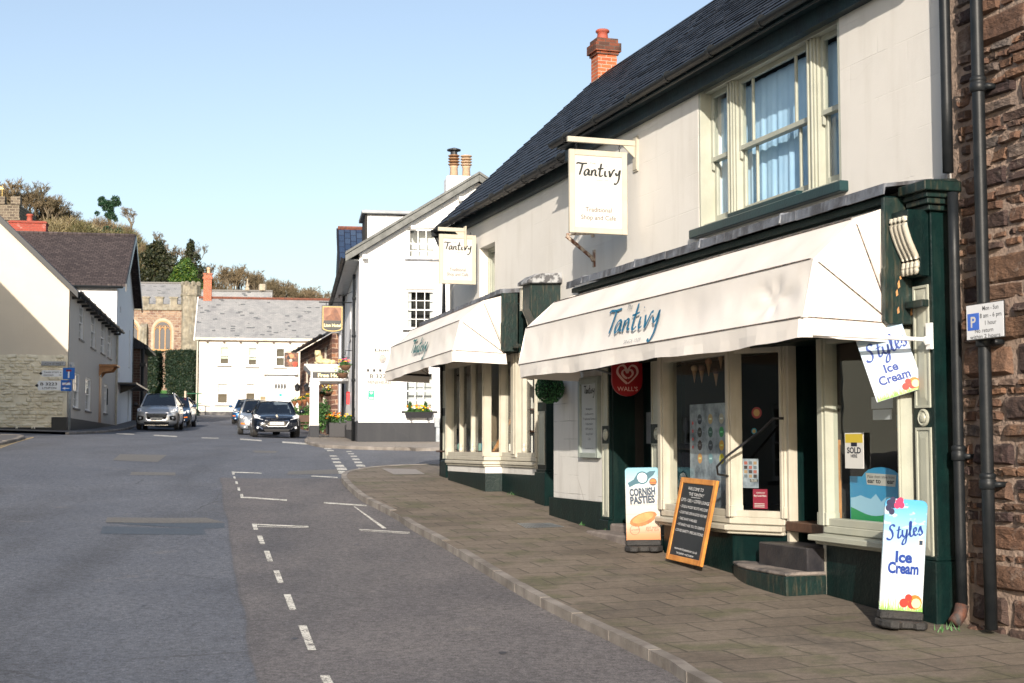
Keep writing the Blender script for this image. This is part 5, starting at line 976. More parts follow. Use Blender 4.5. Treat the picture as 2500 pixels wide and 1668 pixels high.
# display card with an open meadow and a banner, in the right window
a, b, c, d = onfac(2071, 2228, 1160, 1278, .12); t = thing('display_card', 'bright blue countryside display card with a speech banner in the right window', 'display card', FAC, ((a + b) / 2, .1, c)); m = (a + b) / 2; W_ = b - a
pr = [(a, c), (b, c), (b, d - .02), (m + W_ * .3, d - .02)] + [(m + W_ * .28 * math.cos(q), d - .02 + .09 * math.sin(q)) for q in [k * math.pi / 8 for k in range(1, 8)]] + [(m - W_ * .3, d - .02), (a, d - .02)]
w = MB(FAC); w.prism(pr, 'y', .1, .108); P = part('card', w, M('sky_blue_print', (.03, .26, .52), (.05, .32, .56), 3, .4, 0), t)
l = MB(FAC); l.add([(a + .01 + (W_ - .02) * k / 12, .1085, c + .17 + .07 * abs(math.sin(k * 1.1)) + .02 * (k % 2)) for k in range(13)] + [(b - .01, .1085, c + .01), (a + .01, .1085, c + .01)], [tuple(range(15))]); part('printed_hills', l, flat('pale_hill_print', (.35, .6, .78)), P)
l = MB(FAC); l.add([(a + .01 + (W_ - .02) * k / 12, .1092, c + .1 + .04 * math.sin(k * .5 + 1)) for k in range(13)] + [(b - .01, .1092, c + .01), (a + .01, .1092, c + .01)], [tuple(range(15))]); part('printed_meadow', l, flat('meadow_print', (.02, .3, .1)), P)
l = MB(FAC); l.add([(m + W_ * .24, .1095, d + .015), (m - W_ * .24, .1095, d + .005), (m - W_ * .22, .1095, d - .1), (m + W_ * .22, .1095, d - .09)], [(0, 1, 2, 3)]); part('printed_banner', l, signw, P); l = MB(FAC); text(l, 'Make them smile from', m, d - .03, .1102, .04, W_ * .42); text(l, 'ear to    ear', m, d - .075, .1102, .06, W_ * .42, bold=.02); part('lettering', l, dkink, P)
w = MB(FAC); w.box(a - .16, a - .01, .0, .02, c, d - .03); solo('display_box', 'green cardboard box standing beside the countryside display card', 'box', w, flat('grass_green_card', (.01, .16, .04)), (a - .08, .01, c), bevel=.004)
s_ = fs(2046, .15); w = MB(FAC); w.box(s_, s_ + .03, .12, .15, -.75, .05); solo('wood_batten', 'thin orange wooden batten standing in the right window', 'batten', w, wood, (s_, .13, -.75))
a, b, c, d = onfac(2128, 2180, 968, 1025, .2)
card('window_notice', 'blank white notice hanging in the right window, upper of two', 'window notice', FAC, a, b, c + .1, d, .19, M('grey_paper', (.4, .42, .45), (.36, .38, .42), 3, .6, 0)); card('window_notice', 'small blank white notice hanging in the right window, lower of two', 'window notice', FAC, a + .02, b - .02, c, c + .09, .19, bpy.data.materials['grey_paper'])
# left bay: printed poster panel of ice cream discs, cones above, cards in the canted light
a, b, c, d = onfac(1690, 1782, 985, 1245, .3); t = thing('poster_panel', 'tall grey poster with rows of coloured discs in the bay window', 'poster', FAC, ((a + b) / 2, .28, c)); w = MB(FAC); w.box(a, b + .1, .275, .28, c, d)
def photoprint():
    m, tt, b_ = nt('silver_photo_print'); v = vec(tt); n_1 = noise(tt, v, 4, 6, .65); tt.links.new(mixc(tt, ramp(tt, n_1, .35, .65), (.06, .08, .11), (.42, .47, .52)), b_.inputs['Base Color']); b_.inputs['Roughness'].default_value = .4; return m
PHO = photoprint(); P = part('sheet', w, PHO, t); cols_ = [(.02, .03, .05), (.5, .35, .15), (.45, .4, .3), (.03, .03, .03), (.01, .08, .06), (.02, .3, .08), (.04, .02, .02), (.02, .03, .05), (.75, .4, .02), (.7, .35, .1), (.2, .35, .4), (.7, .6, .02)]
for i in range(12):
    cx_ = a + (b - a) * (.83 - .29 * (i % 3)); cz_ = d - .17 - (i // 3) * .145; l = MB(FAC); l.add([(cx_ + .058 * math.cos(q * .524), .281, cz_ + .058 * math.sin(q * .524)) for q in range(12)], [tuple(range(12))]); dd = part('printed_disc', l, flat('disc_print_%s' % 'abcdefghijkl'[i], cols_[i]), P)
    l = MB(FAC); l.box(cx_ - .03, cx_ + .03, .281, .282, cz_ - .008, cz_ + .01); part('printed_motif', l, flat('disc_motif_%s' % 'abcdefghijkl'[i], tuple(min(.8, x * 2 + .15) for x in cols_[i])), dd)
for i in range(4): l = MB(FAC); l.add([(b + .02 + .02 * math.cos(q * .785), .281, d - .21 - i * .09 + .02 * math.sin(q * .785)) for q in range(8)], [tuple(range(8))]); part('printed_spot', l, flat('red_print', (.7, .03, .02)), P)
for i, (px, py, cc) in enumerate([(1697, 905, (.75, .5, .3)), (1715, 905, (.25, .13, .1)), (1732, 888, (.6, .25, .12)), (1750, 912, (.12, .06, .05)), (1762, 870, (.75, .12, .2))]):
    s_ = fs(px, .2); z_ = fz(px, py, .2); t = thing('model_ice_cream', 'ice cream cone ornament hanging in the bay window, %s' % ['leftmost, vanilla', 'second from left, brown', 'orange scoop, in the middle', 'chocolate scoop, right of middle', 'rightmost, pink scoop'][i], 'cone ornament', FAC, (s_, .2, z_), 'ice cream cones hanging in the window')
    w = MB(FAC); w.lathe([(.002, -.14), (.028, 0), (.032, .005)], (s_, .2, z_), 10); part('cone', w, M('wafer', (.35, .2, .1), (.28, .15, .07), 20, .7, .2), t, smooth=True); w = MB(FAC); w.ball((s_, .2, z_ + .025), .04, 10, 6); part('scoop', w, flat('scoop_%s' % 'abcde'[i], tuple(x * .6 for x in cc), .6), t, smooth=True)
cf, cl = segframe(Cp, Bp)
def oncant(px, py, n=-.08): return hit(cf, px, py, n)
for nm_, lab, p0, p1, m_ in (('window_poster', 'grey price poster with small pictures low in the canted window', (1802, 1120), (1852, 1192), PHO), ('window_card', 'small dark red local shopping card at the bottom of the canted window', (1838, 1194), (1874, 1243), flat('maroon_print', (.22, .02, .04)))):
    (xa, za), (xb, zb) = oncant(*p0), oncant(*p1); o_ = thing(nm_, lab, 'poster' if 'price' in lab else 'card', cf, ((xa + xb) / 2, -.08, zb)); w = MB(cf); w.box(xb, xa, -.084, -.08, zb, za); P = part('sheet', w, m_, o_); l = MB(cf); W_ = xa - xb; H_ = za - zb; m = (xa + xb) / 2
    if 'price' in lab:
        for r_ in range(4):
            for c_ in range(4): q = MB(cf); q.box(xb + W_ * (.08 + .23 * c_), xb + W_ * (.24 + .23 * c_), -.08, -.079, zb + H_ * (.35 + .15 * r_), zb + H_ * (.46 + .15 * r_)); part('printed_picture', q, flat('tiny_print_%d' % ((r_ * 3 + c_) % 4), [(.05, .04, .04), (.3, .2, .12), (.12, .14, .16), (.3, .1, .08)][(r_ * 3 + c_) % 4]), P)
        q = MB(cf); q.box(xb + W_ * .03, xb + W_ * .42, -.079, -.078, zb + H_ * .2, zb + H_ * .3); part('printed_strip', q, dkink, P); text(l, 'SALTED', xb + W_ * .22, zb + H_ * .255, -.0775, .02, W_ * .3); text(l, 'CARAMEL', xb + W_ * .22, zb + H_ * .212, -.0775, .02, W_ * .34); part('lettering', l, signw, P)
    else:
        text(l, 'exmoor', m - W_ * .05, zb + H_ * .77, -.079, .035, W_ * .6); text(l, 'Buy Local Here', m, zb + H_ * .62, -.079, .028, W_ * .85, bold=.02)
        for r_ in range(3): l.box(xb + W_ * .2, xa - W_ * .1, -.08, -.079, zb + H_ * (.08 + .08 * r_), zb + H_ * (.11 + .08 * r_))
        part('lettering', l, signw, P)
for px, py, r, c1, lab in ((1848, 1008, .06, (.25, .03, .03), 'larger round red and gold sticker high in the canted window'), (1842, 1053, .032, (.02, .2, .28), 'small round blue sticker below the red one in the canted window')):
    xa, za = oncant(px, py); w = MB(cf); w.lathe([(r, 0), (r, .002)], (xa, -.075, za), 20, 'y'); o_ = thing('window_sticker', lab, 'sticker', cf, (xa, -.075, za)); P = part('disc', w, flat('sticker_%d' % px, c1), o_); w = MB(cf); w.lathe([(r * .62, 0), (r * .62, .001)], (xa, -.0725, za), 18, 'y'); part('printed_centre', w, flat('sticker_in_%d' % px, (.4, .25, .08)), P)
# goods inside the far shop bay
r6 = random.Random(11)
GC = [(.6, .57, .5), (.5, .45, .38), (.08, .3, .42), (.55, .4, .3), (.35, .2, .1), (.2, .35, .3), (.7, .68, .64)]
GM = [flat('goods_%s' % 'abcdefg'[i], c) for i, c in enumerate(GC)]
for i, (s0_, s1_, z_, y0_, y1_) in enumerate([(12.7, 14.3, .62, -.9, -.55), (12.7, 14.3, .25, -.9, -.5), (12.8, 16.4, -.1, -.6, .1)]):
    w = MB(FAC); w.box(s0_, s1_, y0_, y1_, z_ - .03, z_); solo('display_shelf', ['upper dark shelf with small ornaments inside the far shop window', 'middle dark shelf with jars inside the far shop window', 'low dark shelf with cushions and cards inside the far shop window'][i], 'shelf', w, dwood, ((s0_ + s1_) / 2, y0_, z_), bevel=.005)
    for k in range([9, 8, 22][i]):
        a = s0_ + .06 + (s1_ - s0_ - .12) * (k + r6.uniform(.1, .6)) / [9, 8, 22][i]; h = r6.uniform(.09, .2) * (1.3 if i == 2 else 1); w_ = r6.uniform(.05, .11) * (1.3 if i == 2 else 1); yy = r6.uniform(y0_ + .1, y1_ - .12); kind = r6.choice([0, 1, 2]); w = MB(FAC)
        if kind == 0: w.box(a, a + w_, yy, yy + w_ * .6, z_, z_ + h)
        elif kind == 1: w.lathe([(w_ * .5, 0), (w_ * .55, h * .5), (w_ * .3, h * .8), (w_ * .32, h)], (a + w_ / 2, yy, z_), 10)
        else: w.ball((a + w_ / 2, yy, z_ + h * .4), h * .4, 10, 6, (1.2, .5, 1))
        solo(['gift_box', 'jar', 'cushion'][kind], None or '%s among the goods on the %s shelf of the far shop window' % (['gift box', 'small jar', 'soft cushion'][kind], ['upper', 'middle', 'low'][i]), ['box', 'jar', 'cushion'][kind], w, r6.choice(GM), (a, yy, z_), bevel=.004 if kind == 0 else 0, smooth=kind > 0, group='%s on the %s shelf of the far shop' % (['boxes', 'jars', 'cushions'][kind], ['upper', 'middle', 'low'][i]))
w = MB(FAC); w.hexa([(12.95, .0, -.1), (13.02, .0, -.1), (13.02, .03, -.1), (12.95, .03, -.1), (12.72, -.4, .7), (12.79, -.4, .7), (12.79, -.37, .7), (12.72, -.37, .7)]); solo('ladder_rail', 'orange wooden rail leaning diagonally in the far shop window', 'wooden rail', w, wood, (12.98, .01, -.1))
# ------------------------------------------------------------ rough stone house on the right edge, its pipes and the parking sign
SB = thing('stone_house', 'brown rubble sandstone house at the right edge with black pipes', 'house', FAC, (-2, 0, -1.6))
def rubble(x0, x1, z0, z1, seed, yb=0):
    """coursed rubble: flat split stones, rough faces, sharp broken edges, just proud of the mortar"""
    from mathutils import noise as mn
    r = random.Random(seed); mb = MB(FAC); z = z0
    while z < z1:
        h = r.choice([.07, .1, .14, .2, .26]) * r.uniform(.85, 1.15); x = x0 - r.uniform(0, .2); sl_ = r.uniform(-.015, .015)
        while x < x1:
            w_ = h * r.uniform(1.1, 3.6); a, b = max(x, x0), min(x + w_, x1); x += w_ + r.uniform(.004, .02)
            if b - a < .05: continue
            sub = [(z, h)] if r.random() < .75 or h < .13 else [(z, h * .48), (z + h * .52, h * .48)]
            for zz, h_ in sub:
                hh_ = h_ * r.uniform(.86, .98); o = r.uniform(.008, .04); c = [(r.uniform(-.015, .015), r.uniform(-.012, .012)) for _ in range(4)]; q = r.uniform(0, 99); ty, tx = r.uniform(-.015, .015), r.uniform(-.015, .015)
                def fn(u, v):
                    e = min(u, 1 - u) * (b - a); e2 = min(v, 1 - v) * hh_; k = min(1, e / .008) * min(1, e2 / .008)
                    jx = (c[0][0] * (1 - u) + c[1][0] * u) * (1 - v) + (c[2][0] * (1 - u) + c[3][0] * u) * v; jz = (c[0][1] * (1 - u) + c[1][1] * u) * (1 - v) + (c[2][1] * (1 - u) + c[3][1] * u) * v
                    X = a + (b - a) * u + jx; Z_ = zz + hh_ * v + jz + sl_ * (X - x0); ed_ = mn.noise(Vector((X * 14, Z_ * 14, q))) * .012
                    rough = mn.noise(Vector((X * 6, Z_ * 9, q))) * .02 + mn.noise(Vector((X * 22, Z_ * 40, q))) * .009
                    return (X + (ed_ if u in (0, 1) else 0), yb - .025 + (o + .025 + rough + ty * (v - .5) * 2 + tx * (u - .5) * 2) * k, Z_ + (ed_ if v in (0, 1) else 0))
                mb.grid(fn, 9, 6)
        z += h
    return mb
def stonemat():
    m, t, b = nt('sandstone_blocks'); g_ = t.nodes.new('ShaderNodeNewGeometry').outputs['Random Per Island']; v = vec(t); r_ = t.nodes.new('ShaderNodeValToRGB'); e = r_.color_ramp.elements; e[0].color = (.035, .02, .02, 1); e[1].color = (.22, .14, .095, 1)
    for p_, c_ in ((.2, (.062, .04, .033, 1)), (.4, (.135, .078, .048, 1)), (.6, (.09, .05, .035, 1)), (.8, (.18, .1, .06, 1)), (.9, (.09, .08, .075, 1))): q = e.new(p_); q.color = c_
    t.links.new(g_, r_.inputs[0]); c = mixc(t, .75, r_.outputs[0], mixc(t, ramp(t, noise(t, v, 9, 6, .7), .3, .7), (.4, .38, .4), (1.7, 1.6, 1.5)), 'MULTIPLY'); c = mixc(t, math_(t, 'MULTIPLY', ramp(t, noise(t, v, 3.5, 6, .7), .56, .66), .6), c, (.34, .27, .22)); c = mixc(t, math_(t, 'MULTIPLY', ramp(t, noise(t, v, 1.5, 6, .7), .6, .7), .7), c, (.03, .028, .028))
    t.links.new(c, b.inputs['Base Color']); b.inputs['Roughness'].default_value = .85; bump(t, b, math_(t, 'ADD', noise(t, v, 14, 6, .75), math_(t, 'MULTIPLY', noise(t, vec(t, 'obj', (4, 1, 12)), 6, 3), .5)), 1.0, .03); return m
SBM = stonemat(); w = MB(FAC); w.box(-3.6, .2, -.4, -.004, -1.9, 6.2); part('wall', w, M('pink_lime_mortar', (.33, .24, .185), (.2, .15, .12), 8, .9, .8, 25), SB)
part('stones', rubble(-1.6, -.06, -1.7, 5.4, 21), SBM, SB)
w = MB(FAC); w.box(-3.6, -1.6, -.03, .02, -1.9, 6.2); part('wall', w, STONE, SB); part('roof', roofpitch(FAC, -3.7, .1, .35, 6.1, -3.5, 9.2, .1), SLATE, SB); part('roof', roofpitch(FAC, -3.7, .1, -7.4, 6.1, -3.5, 9.2, .1), SLATE, SB)
w = MB(FAC); w.box(-3.6, -3.3, -7, -.4, -1.9, 6.2); w.box(-.2, .2, -7, -.4, -1.9, 6.2); part('wall', w, STONE, SB)
s1 = -.03
def pipe(p, s, n, z0, z1, r, joints, m=iron): 
    w = MB(FAC); w.tube([(s, n, z) for z in [z0 + (z1 - z0) * k / 6 for k in range(7)]], r, 14)
    for z in joints: w.lathe([(r * 1.05, 0), (r * 1.35, .01), (r * 1.35, .07), (r * 1.15, .08), (r * 1.3, .09), (r * 1.3, .12), (r, .13)], (s, n, z), 14); w.box(s - r * 1.9, s + r * 1.9, n - .12, n - r * .3, z + .02, z + .06)
    return part('downpipe', w, m, p, smooth=True)
pipe(SB, -.02, .09, 2.28, 6, .045, [4.2]); pipe(SB, -.09, .1, -1.3, 2.1, .044, [-.13]); w = MB(FAC); w.tube([(-.09, .1, -1.3), (-.1, .13, -1.38), (-.12, .2, -1.44)], .055, 12); part('pipe_shoe', w, M('rusty_pipe_end', (.12, .04, .02), (.03, .03, .03), 10, .7, .4), SB, smooth=True)
pipe(SB, -.49, .12, -1.45, 6, .05, [2.85, .78, -.35]); w = MB(FAC); w.ball((-.2, .06, -1.5), .08, 8, 6, (1.2, .8, .6)); part('rubble_stone', w, SBM, SB)
t = thing('parking_sign', 'white parking restriction sign with blue P fixed to the black drainpipe', 'parking sign', FAC, (-.62, .2, .84)); a, b, c, d = -.86, -.38, .835, 1.125
w = MB(FAC); w.box(a, b, .196, .206, c, d); part('plate_edge', w, black, t, bevel=.004); w = MB(FAC); w.box(a + .008, b - .008, .206, .209, c + .008, d - .008); P = part('plate', w, M('sign_grey_white', (.62, .64, .66), (.58, .6, .62), 3, .4, 0), t)
l = MB(FAC); l.box(b - .02 - .15, b - .022, .2092, .2105, d - .21, d - .075); part('blue_square', l, flat('sign_blue', (.01, .1, .5), .4), P); l = MB(FAC); text(l, 'P', b - .097, d - .185, .211, .12, .065, bold=.02); part('letter', l, signw, P)
l = MB(FAC); rx = a + .165
for i, s_ in enumerate(['Mon - Sun', '8 am - 6 pm', '1 hour']): text(l, s_, rx, d - .062 - i * .058, .2098, .05, [.2, .27, .14][i], bold=.004)
text(l, 'No return', (a + b) / 2 + .01, d - .235, .2098, .048, .23, bold=.004); text(l, 'within 2 hours', (a + b) / 2, d - .28, .2098, .044, .38, bold=.004); part('lettering', l, dkink, P); w = MB(FAC); w.box(-.66, -.58, .12, .2, .86, 1.08); part('clip', w, galv, t)
# weeds at the wall feet
WEED = leafmat('weed_leaves', (.02, .09, .02), (.06, .16, .04))
for i, (px, py, nn_) in enumerate([(1440, 1282, 60), (1498, 1300, 50), (1262, 1208, 30), (2300, 1540, 14)]):
    c = ghit(px, py, KH); w = MB(WR); q = random.Random(i)
    for _ in range(nn_): x, y = c.x + q.gauss(0, .07), c.y + q.gauss(0, .05); h = q.uniform(.02, .07); dx, dy = q.uniform(-.04, .04), q.uniform(-.04, .04); z = c.z; w.poly((x - .005, y, z), (x + .005, y, z), (x + dx, y + dy, z + h))
    solo('weed', ['weed tuft at the foot of the block wall', 'weed tuft by the stone doorstep', 'weed tuft at the base of the farther shop', 'weed tuft beside the right pilaster base', 'weed tuft below the stone house pipes'][i], 'weed', w, WEED, (c.x, c.y, c.z), group='weeds along the shop walls')

r7 = random.Random(4); names7 = ['packet', 'tin', 'bottle']
for i, (s0_, s1_, z_, y_) in enumerate([(3.4, 6.6, -.25, -2.2), (3.4, 6.6, .2, -2.3), (.6, 2.0, -.2, -1.5)]):
    w = MB(FAC); w.box(s0_, s1_, y_ - .2, y_ + .1, z_ - .03, z_); solo('display_shelf', ['lower wooden shelf of stock at the back of the near shop', 'upper wooden shelf of stock at the back of the near shop', 'wooden shelf of stock behind the right window'][i], 'shelf', w, wood, ((s0_ + s1_) / 2, y_, z_))
    for k in range([16, 16, 9][i]):
        a = s0_ + .05 + (s1_ - s0_ - .15) * (k + r7.uniform(0, .5)) / [16, 16, 9][i]; h = r7.uniform(.1, .26); kd = r7.randrange(3); w = MB(FAC)
        if kd == 0: w.box(a, a + .12, y_ - .08, y_ + .0, z_, z_ + h)
        elif kd == 1: w.lathe([(.05, 0), (.05, h * .6)], (a + .05, y_ - .02, z_), 10)
        else: w.lathe([(.04, 0), (.04, h * .7), (.015, h * .85), (.015, h)], (a + .05, y_ - .02, z_), 10)
        solo(names7[kd], '%s of stock on the %s' % (names7[kd], ['lower shelf inside the near shop', 'upper shelf inside the near shop', 'shelf behind the right window'][i]), names7[kd], w, r7.choice(GM), (a, y_, z_), group='%ss on %s' % (names7[kd], ['the lower shelf in the near shop', 'the upper shelf in the near shop', 'the shelf behind the right window'][i]))
# ------------------------------------------------------------ the white hotel across the side street
HG = frame(-4.75, 44, (-.988, -.153)); HS = frame(-4.75, 44, (-.153, .988))
WHITE = wallmat('white_lime_wash', (.78, .78, .79), 3, 3, .95, (.6, .58, .55), .12, .2); CHAR = wallmat('charcoal_plinth', (.022, .024, .029), 3, 3, .9, (.06, .06, .06), .3, .5)
TILE = brickmat('mossy_concrete_tile', (.035, .028, .03), (.065, .052, .052), (.02, .017, .017), .24, .17, .016, 'roofy', .03, .9, .8, ((.3, .27, .22), 9, .66, .8), .2)
PALESL = brickmat('lichened_pale_slate', (.2, .205, .21), (.25, .25, .25), (.13, .13, .14), .32, .125, .006, 'roof', .01, .8, .3, ((.13, .135, .145), 1.3, .5, .6), .2, odd=((.09, .095, .1), 1.2))
nomoss = flat('blue_slate_plain', (.02, .03, .05), .45)
SLB = brickmat('blue_slate', (.02, .035, .07), (.035, .055, .095), (.008, .01, .02), .35, .24, .015, 'roofy', .01, .45, .5, ((.06, .07, .08), 4, .66, .4))
HT_ = thing('hotel', 'white painted hotel with grey barge boards, charcoal plinth and lead dormer across the side street', 'hotel', HG, (0, 0, 0))
ze, zr, xr = 5.95, 8.3, -3.72
wn_ = []
for p in ((993, 1066, 556, 633), (989, 1064, 706, 806), (987, 1062, 905, 1004)):
    a, b = hit(HG, p[1], 900)[0], hit(HG, p[0], 900)[0]; m_ = (p[0] + p[1]) / 2; wn_.append((a, b, hit(HG, m_, p[3])[1], hit(HG, m_, p[2])[1]))
top = lambda x: ze + (zr - ze) * min(1, x / xr) if x > xr else zr - (zr - ze) * (x - xr) / xr
w = MB(HG); w.wall(2 * xr, 0, -.5, 9, 0, -.35, wn_, top=top, kx=(xr,)); part('gable_wall', w, WHITE, HT_)
w = MB(HG); w.box(2 * xr, .04, -.34, .045, -.6, .7); part('plinth', w, CHAR, HT_, bevel=.02); w = MB(HS); w.box(.01, 12, -.3, .045, -.6, .75); part('plinth', w, CHAR, HT_, bevel=.02)
netc = M('white_net', (.55, .56, .56), (.48, .49, .49), 2, .9, 0)
for i, q in enumerate(wn_):
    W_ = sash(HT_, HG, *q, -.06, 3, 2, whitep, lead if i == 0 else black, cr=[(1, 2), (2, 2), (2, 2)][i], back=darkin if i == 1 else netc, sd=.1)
    if i == 1:
        for a, b in ((q[0], q[0] + .18), (q[1] - .2, q[1])): part('curtain', folds(HG, a, b, q[2], q[3], -.2, .02, 2, i), netc, W_, smooth=True)
w = MB(HG); w.box(2 * xr, -.001, 0, .012, 3.27, 3.3); w.box(2 * xr, -.6, 0, .01, 5.37, 5.395); part('string_course', w, WHITE, HT_)
w = MB(HG)
for sg in (0, 1):
    X = lambda x: x if not sg else 2 * xr - x
    for (d0, d1, y0, y1) in ((.03, .12, .0, .34), (.13, .34, .25, .3)):
        P = lambda x, d: (X(x), 0, top(X(min(0, x)) if x <= 0 else X(0)) + (0 if x <= 0 else -(x) * (zr - ze) / -xr) - d + .2)
        a, b, c, d = P(.45, d0 - .13), P(xr, d0 - .13), P(xr, d1 - .13), P(.45, d1 - .13)
        w.hexa([(d[0], y0, d[2]), (c[0], y0, c[2]), (c[0], y1, c[2]), (d[0], y1, d[2]), (a[0], y0, a[2]), (b[0], y0, b[2]), (b[0], y1, b[2]), (a[0], y1, a[2])])
part('bargeboard', w, M('weathered_grey_board', (.15, .155, .15), (.09, .095, .09), 4, .7, .4, 20), HT_, bevel=.01)
w = MB(HG)
for x in (-.1, -1.6, -3.1): w.box(x - .12, x + .02, 0, .32, top(x) - .25, top(x) - .13)
part('purlin', w, whitep, HT_, bevel=.01)
w = MB(HS); w.wall(.35, 20, -.5, ze, 0, -.35, [(2.4, 3.3, 1.2, 2.6), (2.4, 3.3, 3.7, 5.0), (6.0, 6.9, 3.7, 5.0), (14, 14.9, 3.7, 5), (17, 17.9, 3.7, 5), (13.9, 14.9, 1.2, 2.7), (17, 18, 1.2, 2.7)]); part('street_wall', w, WHITE, HT_)
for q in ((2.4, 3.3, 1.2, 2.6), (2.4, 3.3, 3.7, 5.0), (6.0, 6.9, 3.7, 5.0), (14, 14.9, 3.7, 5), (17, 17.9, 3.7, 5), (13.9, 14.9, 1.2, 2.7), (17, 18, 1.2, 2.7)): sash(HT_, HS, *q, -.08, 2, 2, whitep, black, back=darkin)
xg = -xr
part('roof', roofpitch(HS, .0, 20.2, .42, ze - .05, -xg, zr + .12, .06), SLATE, HT_); part('roof', roofpitch(HS, .0, 20.2, -2 * xg - .42, ze - .05, -xg, zr + .12, .06), SLATE, HT_)
w = MB(HS); w.box(.35, 20, -2 * xg, -2 * xg + .3, -.5, ze); w.wall(-2 * xg, 0, -.5, 6, 0, 0.01) if 0 else None; part('back_wall', w, WHITE, HT_)
part('gutter', gutter(HS, -.05, 20.2, .5, ze - .1, ze - .1, .07, 8), iron, HT_); w = MB(HS); w.box(.05, 20, .0, .42, ze - .22, ze - .17); part('soffit', w, galv, HT_)
w = MB(HS); w.tube([(.9, .12, 5.4), (.9, .12, -.1)], .05, 8); 
for z in (.8, 2, 3.4, 4.6): w.tube([(.9, .12, z), (.9, .12, z + .08)], .065, 8)
part('downpipe', w, iron, HT_, smooth=True); w = MB(HS); w.tube([(10.2, .12, 5.8), (10.2, .12, .1)], .05, 8); part('downpipe', w, iron, HT_, smooth=True)
w = MB(HS); w.hexa([(5.2, -.5, 5.9), (7.2, -.5, 5.9), (7.2, -3.7, 7.6), (5.2, -3.7, 7.6), (5.2, -.5, 8.05), (7.2, -.5, 8.05), (7.2, -3.7, 7.95), (5.2, -3.7, 7.95)])
for k in range(6): w.box(5.17, 5.2, -.6 - k * .55, -.64 - k * .55, 6, 8)
dm = part('dormer', w, M('pale_lead_cladding', (.5, .51, .53), (.42, .43, .46), 2, .5, .1), HT_); w = MB(HS); w.box(5.0, 7.4, -3.9, -.3, 8.05, 8.17); part('dormer_roof', w, M('pale_lead_roof', (.33, .35, .37), (.24, .26, .28), 3, .5, .2), dm, bevel=.02); w = MB(HS); w.box(5.15, 7.2, -.49, -.42, 6.2, 8.04); part('dormer_window', w, darkin, dm)
w = MB(HS); w.prism([(10.6, 6.0), (17.2, 6.0), (13.9, 8.55)], 'y', -5, -.02); part('wing_gable', w, WHITE, HT_)
for xa, xb in ((10.3, 13.9), (17.5, 13.9)):
    mb = MB(HS); mb.hexa([(xa, -5, 5.85), (xb, -5, 8.75), (xb, .25, 8.75), (xa, .25, 5.85), (xa, -5, 5.92), (xb, -5, 8.84), (xb, .25, 8.84), (xa, .25, 5.92)]); part('wing_roof', mb, SLB, HT_)
w = MB(HS); w.tube([(13.9, -5, 8.86), (13.9, .25, 8.86)], .09, 6); part('ridge_tile', w, M('rusty_ridge_tile', (.2, .06, .03), (.08, .035, .025), 9, .8, .3), HT_)
w = MB(HS); 
for xa, xb, s_ in ((10.3, 13.9, 1),): w.hexa([(xa, .25, 5.6), (xb, .25, 8.6), (xb, .31, 8.6), (xa, .31, 5.6), (xa, .25, 5.93), (xb, .25, 8.85), (xb, .31, 8.85), (xa, .31, 5.93)])
w.box(10.3, 10.4, -3, .3, 5.7, 5.9); part('wing_barge', w, black, HT_)
cm = MB(HG); cc = hit(HG, 1126, 440, -4); cm.box(cc[0] - .6, cc[0] + .55, -4.5, -3.6, 7.5, 9.2); ch = part('chimney', cm, WHITE, HT_, bevel=.06)
for i, dx in enumerate((.25, -.18)):
    w = MB(HG); x = cc[0] + dx; w.lathe([(.15, 0), (.13, .34), (.15, .36), (.15, .4)] , (x, -4.05, 9.2), 14); po = part('chimney_pot', w, M('buff_clay', (.5, .36, .24), (.42, .3, .2), 6, .7, .1), ch, smooth=True)
    for k in range(4): w = MB(HG); w.lathe([(.15, 0), (.2, .03), (.2, .055), (.15, .07)], (x, -4.05, 9.62 + k * .1), 14); part('pot_louvre', w, M('brown_clay_louvre' if i == 0 else 'buff_clay', (.3, .17, .08), (.2, .1, .05), 6, .7, .1), po)
    if i == 0: w = MB(HG); w.lathe([(.12, 0), (.12, .12), (.24, .14), (.24, .18), (.06, .24)], (x, -4.05, 10.0), 14); part('cowl', w, black, po)
# wall signs of the gable
def plate(label, px0, px1, py0, py1, lines, m, ink, name='wall_sign', cat='wall sign', n=.02, fr=HG, edge=None):
    a, z0 = hit(fr, px1, py1, n); b, z1 = hit(fr, px0, py0, n); t = thing(name, label, cat, fr, ((a + b) / 2, 0, z0)); w = MB(fr); w.box(a, b, .003, n, z0, z1); P = part('plate', w, m, t, bevel=.004)
    l = MB(fr)
    for s_, u, v, h, wd, bo in lines: text(l, s_, a + (b - a) * (1 - u), z0 + (z1 - z0) * v, n + .003, h * (z1 - z0), wd * (b - a), bold=bo)
    if l.f: part('lettering', l, ink, P)
    return t, P, (a, b, z0, z1)
plate('small white plate lettered in black gothic on the hotel gable', 905, 1010, 848, 862, [('Lion Hotel', .5, .22, .75, .8, .02)], signw, dkink)
t, P, q = plate('black checkered white road sign for Minehead on the hotel gable', 893, 960, 909, 942, [('B 3223', .5, .56, .42, .7, .01), ('MINEHEAD', .5, .12, .34, .85, .0)], signw, dkink)
l = MB(HG)
for k in range(5): l.box(q[1] - .03 - k * .19, q[1] - .11 - k * .19, .003, .021, q[3] + .02, q[3] + .1)
part('black_square', l, black, P); l = MB(HG); l.prism([(q[0] - .0, q[2] + .1), (q[0] - .3, q[2] + .24), (q[0], q[2] + .36)], 'y', .003, .018); part('arrow_tip', l, signw, P)
